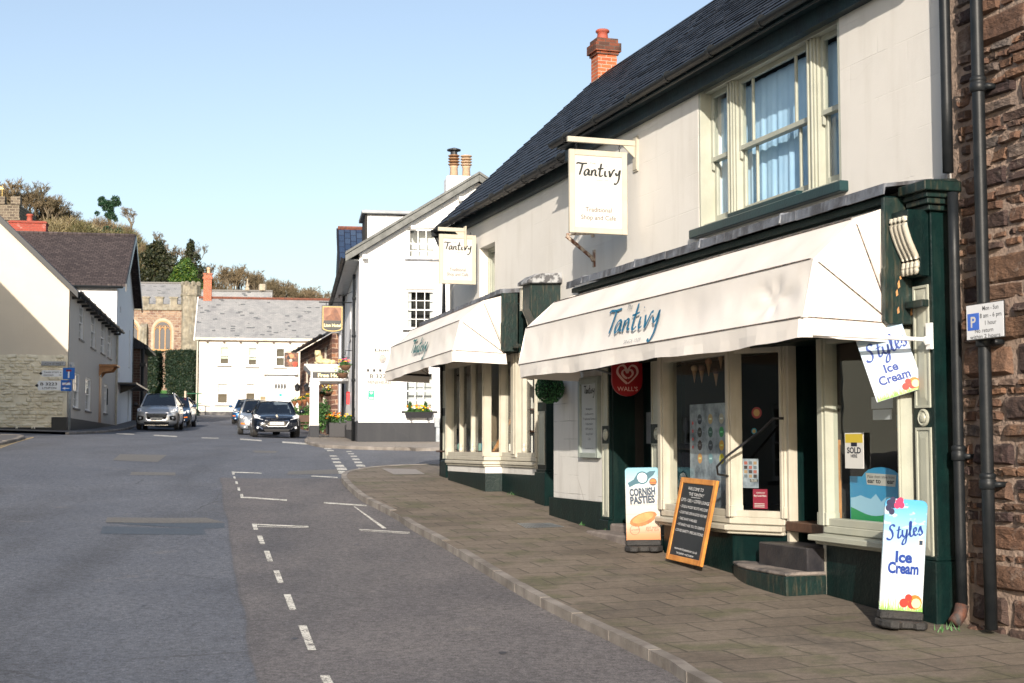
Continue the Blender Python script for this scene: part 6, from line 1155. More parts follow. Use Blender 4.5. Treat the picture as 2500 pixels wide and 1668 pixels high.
t, P, q = plate('green heart defibrillator notice on the hotel gable', 899, 914, 954, 976, [], flat('defib_green', (.01, .42, .2), .5), dkink); l = MB(HG); mx_ = (q[0] + q[1]) / 2; l.add([(mx_ + dx * .055, .024, q[3] - .07 + dz * .05) for dx, dz in ((0, -1), (1, .1), (.9, .7), (.5, .9), (0, .5), (-.5, .9), (-.9, .7), (-1, .1))], [tuple(range(8))]); l.box(q[0] + .03, q[1] - .03, .02, .023, q[2] + .02, q[2] + .08); part('white_heart', l, signw, P)
c_ = hit(HG, 934, 876, 0); w = MB(HG); w.lathe([(.13, 0), (.13, .02), (.11, .03), (.1, .02), (.001, .02)], (c_[0], 0, c_[1]), 20, 'y', (.85, 1.1)); t = solo('wall_roundel', 'round grey insurance roundel under the gothic plate', 'roundel', w, M('grey_stone_roundel', (.4, .38, .36), (.25, .24, .23), 20, .7, .5), (c_[0], 0, c_[1]))
w = MB(HG); a, z0 = hit(HG, 1072, 1075); w.box(a, a + .12, .02, .2, z0 - .1, .55); w.box(a, a + .16, .02, .16, .55, .85); solo('meter_box', 'grey meter box and pipe beside the black pipe of the hotel gable', 'meter box', w, galv, (a, .1, z0), bevel=.01)
FL = {'yellow': flat('yellow_petals', (.85, .55, .01), .5), 'orange': flat('orange_petals', (.85, .22, .02), .5), 'white': flat('white_petals', (.7, .72, .6), .5), 'pink': flat('pink_petals', (.8, .12, .25), .5)}
LEAF2 = leafmat('plant_leaves', (.012, .055, .012), (.05, .12, .025), (.1, .18, .04))
def flowers(p, fr, c, r, n, seed, cols=('yellow',), size=.05, up=.1, sq=(1, 1, .6)):
    part('foliage', leafball(fr, (c[0], c[1], c[2]), r, n, size * 1.1, seed, sq, fill=.6), LEAF2, p); rn = random.Random(seed)
    for cn in cols:
        mb = MB(fr)
        for _ in range(int(7 * max(1, r / .15))):
            a = rn.uniform(0, 6.28); q = rn.uniform(.1, 1) * r; mb.ball((c[0] + math.cos(a) * q * sq[0], c[1] + math.sin(a) * q * sq[1], c[2] + rn.uniform(.3, 1) * r * sq[2] + up * rn.random()), size * rn.uniform(.5, .8), 6, 4, (1, 1, .6))
        part('blossom', mb, FL[cn], p)
# window box on the gable
a, z0 = hit(HG, 1058, 1020, .2); b, z1 = hit(HG, 988, 1006, .2); t = thing('window_box', 'black window box with yellow pansies and two small conifers under the hotel gable window', 'window box', HG, ((a + b) / 2, .1, z0)); w = MB(HG); w.hexa([(a + .05, .05, z0), (b - .05, .05, z0), (b - .05, .22, z0), (a + .05, .22, z0), (a, .05, z1), (b, .05, z1), (b, .27, z1), (a, .27, z1)]); w.box(a + .15, a + .18, .0, .25, z0 - .06, z0); w.box(b - .2, b - .17, .0, .25, z0 - .06, z0); part('trough', w, flat('black_plastic', (.02, .02, .024), .5), t)
m_ = (a + b) / 2; flowers(t, HG, (m_, .15, z1 + .03), .42, 500, 4, ('yellow', 'orange'), .05, .1, (1, .25, .22))
for dx in (.28, -.2): part('conifer', leafball(HG, (m_ + dx, .15, z1 + .17), .17, 200, .04, 7, (.4, .4, 1), fill=.5), LEAF2, t)
# pub sign with a painted animal, and its bracket
PG = frame(*(HS @ Vector((5.2, 0, 0))).xy, (-.988, -.153)); a, z1 = hit(PG, 838, 747); b, z0 = hit(PG, 785, 812)
t = thing('pub_sign', 'hanging pub sign, black and gold with a sandy animal picture, beside the hotel corner', 'pub sign', PG, (a, 0, z1 + .1)); m_ = (a + b) / 2; hw = (b - a) / 2
sh_ = lambda k, o: [(a + o, z1 - o), (a + o, z0 + .12 + o)] + [(m_ - (hw - o) * math.cos(q * math.pi / 10), z0 + .12 + o - .11 * math.sin(q * math.pi / 10)) for q in range(1, 10)] + [(b - o, z0 + .12 + o), (b - o, z1 - o)]
w = MB(PG); w.prism(sh_(0, 0), 'y', -.03, .03); P = part('board', w, black, t); w = MB(PG); w.prism(sh_(0, .03), 'y', .03, .034); part('gold_line', w, M('gold_paint', (.6, .45, .15), (.5, .36, .1), 5, .4, 0), P); w = MB(PG); w.prism(sh_(0, .055), 'y', .034, .038); part('black_field', w, black, P)
w = MB(PG); w.box(a + .06, b - .06, .0382, .04, z0 + .42, z1 - .06); part('picture', w, M('sandy_picture', (.3, .15, .08), (.16, .05, .025), 3, .5, 0), P)
l = MB(PG); l.add([(m_ + dx * hw, .0412, z0 + .42 + dz * .44) for dx, dz in ((.75, .02), (.55, .3), (.2, .45), (.1, .75), (-.15, .95), (-.4, .85), (-.6, .5), (-.8, .1), (-.82, .02))], [tuple(range(9))]); part('painted_animal', l, M('tawny_picture', (.09, .025, .01), (.2, .07, .025), 9, .5, 0), P)
l = MB(PG); text(l, 'Lion Hotel', m_, z0 + .2, .041, .15, hw * 1.55, bold=.03); part('lettering', l, M('pale_gold_ink', (.8, .72, .4), (.75, .66, .35), 4, .5, 0), P)
w = MB(PG); w.tube([(-.0, 0, z1 + .12), (b + .1, 0, z1 + .12)], .022, 6); w.tube([(0, 0, z1 + .5), (b - .2, 0, z1 + .12)], .01, 5); w.tube([(a + .15, 0, z1), (a + .15, 0, z1 + .12)], .012, 5); w.tube([(b - .15, 0, z1), (b - .15, 0, z1 + .12)], .012, 5); part('bracket', w, iron, t)
# porch with painted columns
PO = frame(*(HS @ Vector((8.0, 0, 0))).xy, (-.988, -.153)); gz = gh(-7.2, 52) + KH
t = thing('porch', 'white columned hotel porch with black board lettered in gold', 'porch', PO, (0, 0, gz)); x1 = hit(PO, 758, 1000)[0]; x0 = hit(PO, 778, 1000)[0]; zt = hit(PO, 768, 930)[1]
for dy in (0, -2.3):
    w = MB(PO); w.box(x0, x1, dy - .3, dy, gz + .42, zt); w.box(x0 - .04, x1 + .04, dy - .34, dy + .04, zt - .14, zt - .04); w.box(x0 - .02, x1 + .02, dy - .32, dy + .02, gz + .42, gz + .5); c = part('column', w, whitep, t, bevel=.01); w = MB(PO); w.box(x0 - .03, x1 + .03, dy - .33, dy + .03, gz - .1, gz + .42); part('base', w, CHAR, c, bevel=.01)
w = MB(PO); w.box(0, x1 + .03, -2.6, .0, zt, zt + .1); w.box(0, x1, -2.58, -.02, zt + .1, zt + .33); w.hexa([(0, -2.65, zt + .33), (x1 + .02, -2.65, zt + .33), (x1 + .02, .02, zt + .33), (0, .02, zt + .33), (0, -2.85, zt + .55), (x1 + .22, -2.85, zt + .55), (x1 + .22, .2, zt + .55), (0, .2, zt + .55)]); w.box(0, x1 + .24, -2.87, .22, zt + .55, zt + .6); part('entablature', w, whitep, t)
w = MB(PO); w.box(.02, x1 - .06, .0, .015, zt + .1, zt + .31); P = part('board', w, black, t); l = MB(PO); text(l, 'Free House', x1 - .78, zt + .14, .018, .19, 1.05, bold=.035); part('lettering', l, bpy.data.materials['pale_gold_ink'], P)
# stone lion lying on the porch roof
lx, lz = x1 - .3, zt + .6
w = MB(PO)
for c, r, sq in (((lx - .25, -.2, lz + .12), .13, (1.9, .8, .8)), ((lx, -.2, lz + .22), .15, (1, 1, 1.2)), ((lx + .05, -.14, lz + .4), .13, (1, 1, 1)), ((lx + .08, -.04, lz + .38), .07, (1, 1.1, 1)), ((lx + .1, .02, lz + .35), .04, (1, 1, .8)), ((lx + .14, -.02, lz + .06), .05, (1, 2, .8)), ((lx - .06, -.02, lz + .06), .05, (1, 2, .8)), ((lx - .5, -.16, lz + .1), .09, (1.2, 1, 1)), ((lx - .45, -.02, lz + .04), .045, (1, 1.8, .8)), ((lx + .14, -.12, lz + .5), .03, (1, 1, 1)), ((lx - .03, -.12, lz + .5), .03, (1, 1, 1))): w.ball(c, r, 10, 7, sq)
so_ = solo('lion_statue', 'pale lying lion statue on top of the white porch', 'statue', w, M('lichened_stone', (.62, .55, .34), (.45, .36, .18), 14, .9, .6), (lx, -.1, lz), smooth=True); rm = so_.modifiers.new('remesh', 'REMESH'); rm.mode = 'VOXEL'; rm.voxel_size = .025; rm.use_smooth_shade = True
def basket(label, px, py, Y, r, seed, cols, grp='flower baskets on the hotel front', cone=False):
    p = at(px, py, Y); t = thing('hanging_basket', label, 'flower basket', frame(p.x, p.y, (-1, 0), p.z), (0, 0, 0), grp); f = frame(p.x, p.y, (-1, 0), p.z); w = MB(f)
    w.lathe([(.01, -r * (1.9 if cone else .95)), (r * .55, -r * .8), (r * .9, -r * .35), (r, 0), (r * .9, .0)], (0, 0, 0), 12); part('basket', w, M('wicker', (.14, .07, .035), (.06, .035, .02), 25, .9, .6) if not cone else M('wicker_cone', (.3, .12, .05), (.2, .08, .035), 20, .9, .5), t, smooth=True); flowers(t, f, (0, 0, r * .15), r * 1.15, 130, seed, cols, .045, .1, (1.1, 1.1, .55))
    if not cone:
        w = MB(f)
        for k in range(3): w.tube([(r * .9 * math.cos(k * 2.1), r * .9 * math.sin(k * 2.1), 0), (0, 0, r * 2.1)], .006, 4)
        w.tube([(0, 0, r * 2.1), (0, 0, r * 2.5), (-.4, 0, r * 2.5)], .012, 4); part('bracket', w, iron, t)
basket('hanging basket with yellow and pink flowers, nearest the hotel corner', 843, 892, 48, .2, 1, ('yellow', 'pink'))
basket('hanging basket with yellow flowers below the pink one', 836, 911, 51, .22, 2, ('yellow', 'white')); basket('lowest dark wicker basket overlapping the gold lettered porch board', 828, 923, 53, .19, 3, ())
basket('white flowered basket under the porch roof, left of the black pipe', 799, 956, 57, .22, 4, ('yellow', 'white')); basket('cone basket under the porch beside the white column', 786, 962, 55, .12, 5, ('white',), cone=True)
for i, (px, py) in enumerate([(719, 980), (732, 978), (744, 976), (754, 970)]): basket(['leftmost', 'second from left', 'third from left', 'rightmost'][i] + ' cone basket of yellow flowers on the stone inn wall', px, py, 73 - i * 3, .17, 6 + i, ('yellow',), 'cone baskets on the stone inn', True)
p = at(850, 958, 49.3); f = frame(p.x, p.y, (-.988, -.153), p.z); w = MB(f); w.box(-.06, .06, -.03, .03, -.42, .0); w.lathe([(.06, 0), (.06, .02)], (0, 0, 0), 12); solo('post_box', 'slim red post panel on the white hotel wall', 'post box', w, M('pillar_red', (.55, .01, .015), (.5, .01, .012), 3, .4, 0), (0, 0, -.42), bevel=.012)
def planter(label, px, py, Y, w_, h, seed, cols, gr='planters by the hotel wall'):
    p = at(px, py, Y); f = frame(p.x, p.y, (-.988, -.153), p.z); t = thing('planter', label, 'planter', f, (0, 0, 0), gr); w = MB(f); w.box(-w_ / 2, w_ / 2, -.15, .15, -h, 0); part('trough', w, flat('black_plastic', (.02, .02, .024), .5), t, bevel=.01); flowers(t, f, (0, 0, .06), w_ * .62, 260, seed, cols, .05, .12, (1, .5, .6))
planter('black planter of yellow flowers on a stand at the hotel corner', 858, 1028, 46.5, .36, .3, 1, ('yellow',)); planter('long black planter of orange flowers further along the hotel wall', 826, 1032, 54, .7, .55, 2, ('orange', 'yellow')); planter('dark planter with mixed orange flowers beside the porch', 812, 1030, 58, .5, .5, 3, ('orange',))
# ------------------------------------------------------------ stone inn further up
ST = frame(-8.2, 64, (-.264, 1)); b_ = thing('stone_inn', 'brown stone inn with low eaves between the hotel and the cream house', 'inn', ST, (6, 0, 0)); hs = [(1.2, 2.1, 3.0, 4.5), (4.6, 5.4, 3.0, 4.4), (8.6, 9.4, 3.0, 4.4), (1.6, 2.6, .9, 2.3), (8, 9, .9, 2.3)]
w = MB(ST); w.wall(-.6, 12.2, -.5, 5.0, 0, -.4, hs); part('wall', w, STONE, b_)
for q in hs: sash(b_, ST, *q, -.02, 2, 2, cream, None, back=darkin)
w = MB(ST); w.box(5.6, 6.6, -.1, .01, .3, 2.5); part('door', w, dwood, b_)
w = MB(ST); w.box(-.6, -.3, -6, -.4, -.5, 5.0); w.box(11.9, 12.2, -6, -.4, -.5, 5.0); part('end_wall', w, STONE, b_)
part('roof', roofpitch(ST, -.7, 12.4, .35, 4.95, -3.2, 7.2, .1), SLATE, b_); part('roof', roofpitch(ST, -.7, 12.4, -6.4, 4.95, -3.2, 7.2, .1), SLATE, b_); part('gutter', gutter(ST, -.7, 12.4, .42, 4.95, 4.95, .07, 6), iron, b_)
f = frame(*(ST @ Vector((8.5, 0, 0))).xy, (-.97, -.24)); a, z1 = hit(f, 729, 861); b, z0 = hit(f, 694, 896); t = thing('picture_sign', 'square brown and red picture sign hanging from the stone inn', 'pub sign', f, (a, 0, z1)); w = MB(f); w.box(a, b, -.02, .02, z0, z1); P = part('board', w, M('dark_oil_picture', (.05, .03, .025), (.3, .12, .06), 3.5, .5, 0, lo=.45, hi=.6), t)
for i, (u, v, r, c) in enumerate(((.5, .75, .12, (.6, .25, .12)), (.45, .45, .08, (.6, .45, .38)), (.75, .2, .13, (.5, .06, .03)), (.3, .65, .1, (.02, .02, .025)))): l = MB(f); l.ball((b - (b - a) * u, .02, z0 + (z1 - z0) * v), r, 8, 5, (1, .04, 1)); part('painted_patch', l, flat('picture_patch_%d' % i, c), P)
w = MB(f); w.tube([(-.1, 0, z1 + .06), (b, 0, z1 + .06)], .015, 5); part('bracket', w, iron, t)
def bush(label, px, py, Y, r, n, seed, sq=(1, 1, 1), leaf=None, grp=None, name='shrub'):
    p = at(px, py, Y); mb = leafball(frame(p.x, p.y, (-1, 0), p.z), (0, 0, 0), r, n, r * .13, seed, sq, fill=.75); return solo(name, label, 'shrub', mb, leaf or LEAF2, (0, 0, -r * sq[2]), group=grp)
bush('rounded light green shrub in front of the stone inn', 742, 1018, 66, .7, 900, 3, (1, .8, .8)); bush('tall dark climbing shrub behind the white porch column', 788, 1015, 60, .55, 800, 4, (.7, .7, 1.4))
p = at(744, 1036, 62); f = frame(p.x, p.y, (-.97, -.26), p.z); t = thing('bench', 'dark wooden bench in front of the light green shrub', 'bench', f, (0, 0, -.4)); w = MB(f); w.box(-.55, .55, -.2, .2, -.02, .02); part('seat', w, dwood, t)
for x in (-.5, .5): w = MB(f); w.box(x - .03, x + .03, -.18, .18, -.4, -.02); part('leg', w, dwood, t)
w = MB(f); w.box(-.55, .55, -.22, -.19, .1, .4); part('backrest', w, dwood, t)
for i, (px, Y) in enumerate(((726, 70), (749, 66))): p = at(px, 948, Y); f = frame(p.x, p.y, (-1, 0), p.z); w = MB(f); w.lathe([(.03, -.16), (.1, -.12), (.14, .1), (.16, .12), (.05, .2), (.01, .26)], (0, 0, 0), 6); solo('wall_lantern', 'black wall lantern on the stone inn, %s' % ('left of two' if i == 0 else 'right of two, by the porch'), 'lantern', w, black, (0, 0, -.16))
# ------------------------------------------------------------ cream town house closing the street
CH = frame(at(484, 1000, 100).x, 100, (-.985, -.17)); h = thing('town_house', 'cream two-storey town house with mottled grey slate roof closing the street', 'house', CH, (-5, 0, 2.0))
CREAMW = wallmat('warm_cream_render', (.68, .62, .54), 4, 4, .97, (.6, .52, .42), .1, .1); hs = []
for p in ((533, 562, 843, 893), (602, 630, 845, 896), (670, 698, 847, 898), (528, 560, 932, 989), (597, 627, 933, 985)): a, b = hit(CH, p[1], 900)[0], hit(CH, p[0], 900)[0]; m_ = (p[0] + p[1]) / 2; hs.append((a, b, hit(CH, m_, p[3])[1], hit(CH, m_, p[2])[1]))
zE = hit(CH, 500, 829)[1]; xR = -10.5
w = MB(CH); w.wall(xR, 0, .5, zE, 0, -.4, hs); part('wall', w, CREAMW, h); w = MB(CH); w.box(xR, .03, -.3, .05, .5, hit(CH, 500, 1005)[1]); part('plinth', w, M('grey_rubble_plinth', (.16, .15, .14), (.05, .05, .055), 3, .9, .6), h)
greenb = M('pale_green_blind', (.42, .5, .42), (.38, .46, .38), 2, .8, 0)
for i, q in enumerate(hs): sash(h, CH, *q, .01, 1, 1, whitep, M('grey_sill', (.3, .29, .27), None, 3, .7, .1), fw=.12, bar=.03, blind=greenb if i in (0, 1) else netc if i > 2 else None, blindz=.65 if i < 2 else .5, back=darkin)
a, b = hit(CH, 699, 950)[0], hit(CH, 670, 950)[0]; z1 = hit(CH, 685, 934)[1]; z0 = hit(CH, 685, 1008)[1]
w = MB(CH); w.box(a - .55, a - .05, 0, .08, z0, z1 + .2); w.box(b + .05, b + .55, 0, .08, z0, z1 + .2); w.box(a - .6, b + .6, 0, .12, z1 + .2, z1 + .55); w.box(a - .75, b + .75, 0, .4, z1 + .55, z1 + .68); part('door_surround', w, whitep, h)
w = MB(CH); w.box(a, b, -.1, .05, z0, z1); dd = part('door', w, whitep, h)
for k in range(4): w = MB(CH); x = a + (b - a) * (k + .5) / 4; w.lathe([(.08, 0), (.08, .01)], (x, .052, z1 - .28), 10, 'y', (1, 2.6)); part('door_light', w, black, dd)
w = MB(CH); w.box(a + .3, a + .5, .05, .06, z0 + 1.15, z0 + 1.35); part('notice', w, flat('teal_sticker', (.02, .4, .3)), dd)
w = MB(CH); w.box(xR, .0, 0, .04, hit(CH, 500, 914)[1] - .03, hit(CH, 500, 914)[1] + .03); part('string_course', w, CREAMW, h); pa, pz = hit(CH, 648, 976); w = MB(CH); w.box(pa, pa + .35, 0, .03, pz, pz + .22); part('plaque', w, M('brass_plaque', (.25, .18, .08), None, 4, .5, .1), h)
w = MB(CH); w.box(xR - .2, .25, .02, .28, zE - .05, zE + .12); part('gutter', w, M('cream_gutter', (.7, .66, .58), (.5, .4, .3), 2, .5, .1), h)
w = MB(CH); 
for k in range(9): w.box(-.5 - k * 1.15, -.6 - k * 1.15, 0, .25, zE - .2, zE - .05)
part('gutter_bracket', w, dwood, h)
part('roof', roofpitch(CH, xR - .3, .3, .25, zE + .08, -4.2, zE + 3.35, .08), PALESL, h); part('roof', roofpitch(CH, xR - .3, .3, -8.4, zE + .08, -4.2, zE + 3.35, .08), PALESL, h); w = MB(CH); w.tube([(xR - .3, -4.2, zE + 3.4), (.3, -4.2, zE + 3.4)], .1, 6); part('ridge_tile', w, bpy.data.materials['rusty_ridge_tile'], h)
w = MB(CH); w.prism([(-.4, 2), (-.4, zE), (-4.2, zE + 3.25), (-8, zE), (-8, 2)], 'x', -.35, 0); part('gable_wall', w, CREAMW, h); w = MB(CH); w.hexa([(.3, .3, zE - .1), (.38, .3, zE - .1), (.38, -4.2, zE + 3.2), (.3, -4.2, zE + 3.2), (.3, .3, zE + .12), (.38, .3, zE + .12), (.38, -4.2, zE + 3.45), (.3, -4.2, zE + 3.45)]); part('bargeboard', w, whitep, h); w = MB(CH); w.tube([(.12, .1, zE), (.12, .1, 2)], .06, 6); part('downpipe', w, cream, h)
a = hit(CH, 517, 700, -4.2)[0]; b = hit(CH, 497, 700, -4.2)[0]; w = MB(CH); zc = hit(CH, 507, 671, -4.2)[1]; w.box(a, b, -4.5, -3.9, zE + 2.9, zc); w.box(a - .06, b + .06, -4.56, -3.84, zc - .35, zc - .2); w.box(a - .05, b + .05, -4.55, -3.85, zc, zc + .08); ch = part('chimney', w, REDBRICK, h); part('chimney_pot', chimney_pot(CH, (a + b) / 2 - .05, -4.2, zc + .08, .14, .45), bpy.data.materials['buff_clay'], ch, smooth=True)
# ------------------------------------------------------------ church behind the yews
CU = frame(at(441, 900, 125).x, 125, (-.995, -.1)); c = thing('church', 'old stone church with battlements and arched windows behind the clipped yews', 'church', CU, (10, 0, 3))
CST = brickmat('church_rubble', (.27, .185, .13), (.14, .085, .065), (.25, .205, .165), .38, .22, .03, 'wall', .28, .9, .6, ((.13, .07, .06), 2.6, .5, .7), .3, dscale=3); ASH = M('lichened_ashlar', (.28, .245, .19), (.13, .115, .09), 2.5, .9, .5, 12, streak=(.36, .36, .33)); OCH = M('ochre_dressed_stone', (.45, .25, .11), (.34, .2, .1), 4, .8, .2)
zp = hit(CU, 380, 757)[1]; zm = hit(CU, 380, 728)[1]; zc_ = hit(CU, 380, 743)[1]
w = MB(CU); w.box(0, 22, -.8, 0, 1.5, zp); part('nave_wall', w, CST, c); w = MB(CU); w.box(-.0, 22, -.3, .14, zp, zp + .22); w.box(0, 22, -.3, .05, zp + .22, zc_)
for k in range(9): x = hit(CU, 417, 735)[0] - .55 + k * 1.22; w.box(x, x + .62, -.3, .06, zc_, zm); w.box(x - .08, x + .7, -.34, .12, zm, zm + .12)
part('battlement', w, ASH, c)
rz = hit(CU, 380, 692, -6)[1]; part('roof', roofpitch(CU, 0, 22, -.6, zc_ - .3, -6, rz, .1), PALESL, c); part('roof', roofpitch(CU, 0, 22, -11.4, zc_ - .3, -6, rz, .1), PALESL, c); w = MB(CU); w.box(0, 22, -6.1, -5.9, rz, rz + .12); part('ridge', w, black, c)
for cx_px in (397, 316):
    cx_ = hit(CU, cx_px, 820)[0]; hw = .68; zb_, zs_ = hit(CU, 397, 853)[1] if 1 else 0, hit(CU, 397, 808)[1]; arch = lambda r_: [(cx_ - r_, zb_), (cx_ - r_, zs_)] + [(cx_ - r_ * math.cos(q), zs_ + r_ * 1.15 * math.sin(q)) for q in [k * math.pi / 12 for k in range(1, 12)]] + [(cx_ + r_, zs_), (cx_ + r_, zb_)]
    w = MB(CU); w.prism(arch(hw + .3), 'y', .0, .05); W_ = part('window', w, M('pale_dressed_stone', (.4, .34, .26), (.3, .26, .2), 4, .8, .2), c); w = MB(CU); w.prism(arch(hw + .1), 'y', .05, .07); part('arch', w, OCH, W_); w = MB(CU); w.prism(arch(hw), 'y', .07, .08); part('glazing', w, flat('leaded_glass', (.025, .025, .03), .4), W_)
    w = MB(CU); w.box(cx_ - hw - .3, cx_ + hw + .3, 0, .25, zb_ - .15, zb_)
    for x in (-.24, .24): w.box(cx_ + x - .045, cx_ + x + .045, .08, .14, zb_, zs_ + .45)
    for k in range(3):
        m = cx_ + (-.45, 0, .45)[k]; w.tube([(m - .2, .11, zs_ + .05), (m - .12, .11, zs_ + .22), (m, .11, zs_ + .3), (m + .12, .11, zs_ + .22), (m + .2, .11, zs_ + .05)], .035, 4)
    for k in range(4): m = cx_ + (-.36, -.12, .12, .36)[k]; w.tube([(m - .1, .11, zs_ + .33), (m, .11, zs_ + .5), (m + .1, .11, zs_ + .33), (m, .11, zs_ + .25), (m - .1, .11, zs_ + .33)], .03, 4)
    part('tracery', w, OCH, W_)
x = hit(CU, 352, 800)[0]; w = MB(CU); w.box(x - .3, x + .3, 0, .6, 1.5, hit(CU, 352, 800)[1]); w.hexa([(x - .3, 0, hit(CU, 352, 800)[1]), (x + .3, 0, hit(CU, 352, 800)[1]), (x + .3, .6, hit(CU, 352, 800)[1]), (x - .3, .6, hit(CU, 352, 800)[1]), (x - .3, 0, hit(CU, 352, 790)[1]), (x + .3, 0, hit(CU, 352, 790)[1]), (x + .3, .1, hit(CU, 352, 790)[1]), (x - .3, .1, hit(CU, 352, 790)[1])]); part('buttress', w, ASH, c)
x = hit(CU, 464, 800)[0]; w = MB(CU); r_ = .84; z1 = hit(CU, 464, 722)[1]; z2 = hit(CU, 464, 697)[1]; w.lathe([(r_, 1.5), (r_, z1 - .1), (r_ * 1.08, z1 - .05), (r_ * 1.08, z1 + .1), (r_ * 1.0, z1 + .2), (r_ * 1.02, z2)], (x, -.2, 0), 8)
for k in range(8): a = (k + .5) * math.pi / 4; w.lathe([(.18, 0), (.18, .3), (.1, .38)], (x + r_ * .86 * math.cos(a), -.2 + r_ * .86 * math.sin(a), z2 - .05), 4)
part('stair_turret', w, ASH, c)
w = MB(CU); w.box(-14, -1, -9, -3, 1.5, 9.8); part('chancel_wall', w, CST, c); zz = hit(CU, 600, 712, -6)[1]; part('chancel_roof', roofpitch(CU, -7.5, -1, -2.5, 9.8, -6, zz, .1), PALESL, c); part('chancel_roof', roofpitch(CU, -7.5, -1, -9.5, 9.8, -6, zz, .1), PALESL, c); w = MB(CU); w.box(-7.5, -1, -6.1, -5.9, zz, zz + .15); part('ridge', w, black, c)
for px in (604, 641): x = hit(CU, px, 705, -6)[0]; w = MB(CU); w.lathe([(.22, 0), (.26, .1), (.12, .3), (.2, .45), (.08, .6), (.05, 1.1)] if px < 620 else [(.35, 0), (.38, .5), (.3, .6)], (x, -6, zz + .1), 8); part('finial', w, bpy.data.materials['pale_dressed_stone'], c)
x = hit(CU, 47, 520, -3)[0]; zt = hit(CU, 30, 500, -3)[1]; w = MB(CU); w.box(x, x + 6.5, -9.5, -3, 1.5, zt); w.box(x - .1, x + 6.6, -9.6, -2.9, zt - 1.4, zt - 1.2)
for k in range(5): w.box(x - .08 + k * 1.35, x + .75 + k * 1.35, -3.6, -2.9, zt, zt + .75)
part('tower', w, brickmat('tower_rubble', (.14, .11, .085), (.07, .055, .045), (.2, .17, .13), .5, .25, .03, 'wall', .1, .9, .8, ((.3, .28, .2), 1.6, .6, .5)), c); w = MB(CU); x2 = hit(CU, 6, 450, -5)[0]; w.tube([(x2, -5, zt), (x2, -5, zt + 2.1)], .025, 5); w.prism([(x2 - .2, zt + 1.75), (x2 + .3, zt + 1.7), (x2 + .15, zt + 2.0)], 'y', -5.03, -4.97); part('weathervane', w, M('gilt', (.7, .5, .15), None, 3, .4, 0), c)
# ------------------------------------------------------------ left row: cream corner house, tall white house, dark cottage
CF = frame(-15.64, 50, (.1857, -.9826)); CG = frame(-15.64, 50, (-.9826, -.1857)); CW = wallmat('greyed_cream_render', (.55, .5, .43), 4, 4, .95, (.45, .42, .37), .25, .25)
h = thing('corner_house', 'long cream house on the left with sash windows and a rough stone gable base', 'house', CF, (-9, 0, .3)); hs = []; ed = 5.55
for p in ((191, 202, 738, 827), (220, 232, 760, 848), (245, 255, 780, 862), (262, 271, 795, 873), (180, 195, 908, 998), (210, 223, 920, 1005), (255, 263, 938, 1011)):
    xa, xb = hit(CF, p[0], 900)[0], hit(CF, p[1], 900)[0]; z0, z1 = hit(CF, p[0], p[3] - 2)[1], hit(CF, p[0], p[2])[1]; hs.append((min(xa, xb), max(xa, xb), z0, z1))
w = MB(CF); w.wall(-19, -.01, -1, ed + .1, 0, -.35, hs); part('street_wall', w, CW, h)
for q in hs: sash(h, CF, *q, -.02, 2, 2, whitep, flat('grey_brown_sill', (.12, .11, .1)), sd=.07, back=darkin, blind=netc, blindz=.25)
w = MB(CF); w.box(-19, -.3, -.2, .03, -1, hit(CF, 190, 1024)[1]); part('plinth', w, flat('tar_plinth', (.012, .015, .018), .5), h)
hw2 = 5.2; sl = .97
w = MB(CG); zr_ = 3.15; tp = lambda x: ed + .1 + sl * (x if x < hw2 else 2 * hw2 - x); w.wall(0, 2 * hw2, zr_, 9, 0, -.35, kx=(hw2,), top=tp); part('gable_wall', w, wallmat('sunlit_cream_render', (.56, .49, .39), 5, 5, .95, (.5, .46, .38), .15, .25), h)
def rub2(fr, x0, x1, z0, z1, seed):
    r = random.Random(seed); mb = MB(fr); z = z0
    while z < z1:
        hh = r.uniform(.08, .17); x = x0 - r.uniform(0, .2)
        while x < x1:
            w_ = r.uniform(.12, .42); a, b = max(x, x0), min(x + w_, x1); x += w_; o = r.uniform(.0, .09); q = r.uniform(0, 99); t = r.uniform(-.05, .05)
            a = max(a, x0); b = max(b, a + .01); mb.grid(lambda u, v: (a + (b - a) * u, -.01 + o * min(1, min(u, 1 - u) * 6, min(v, 1 - v) * 5) + .008 * math.sin(u * 9 + q), z + hh * v + t * (u - .5)), 6, 5)
        z += hh * .95
    return mb
w = MB(CG); w.box(0, 2 * hw2, -.35, -.0, -1, zr_); part('gable_base', w, M('cream_painted_rubble', (.72, .66, .52), (.6, .54, .41), 3, .8, .5, 12), h); part('rubble_face', rub2(CG, .12, 3.6, .55, zr_ - .05, 4), bpy.data.materials['cream_painted_rubble'], h, smooth=True)
w = MB(CG); w.box(.5, 2 * hw2, -.2, .07, -1, .62); w.box(-.03, .5, -.2, .075, -1, .98); part('plinth', w, flat('tar_plinth', (.012, .015, .018), .5), h)
part('roof', roofpitch(CF, -19.2, .12, .25, ed - .1, -hw2, ed + .12 + sl * hw2, .1), SLATE, h); part('roof', roofpitch(CF, -19.2, .12, -2 * hw2 - .25, ed - .1, -hw2, ed + .12 + sl * hw2, .1), SLATE, h)
w = MB(CG); w.hexa([(-.3, 0, ed - .36), (hw2, 0, ed + sl * hw2 - .1), (hw2, .14, ed + sl * hw2 - .1), (-.3, .14, ed - .36), (-.3, 0, ed - .14), (hw2, 0, ed + sl * hw2 + .16), (hw2, .14, ed + sl * hw2 + .16), (-.3, .14, ed - .14)]); part('bargeboard', w, flat('tar_board', (.01, .012, .015)), h); part('gutter', gutter(CF, -19.2, .1, .33, ed - .1, ed - .1, .07, 9), iron, h)
for k in range(12): w = MB(CF); w.box(-.8 - k * 1.55, -.9 - k * 1.55, 0, .3, ed - .32, ed - .22); part('rafter_end', w, flat('tar_board', (.01, .012, .015)), h)
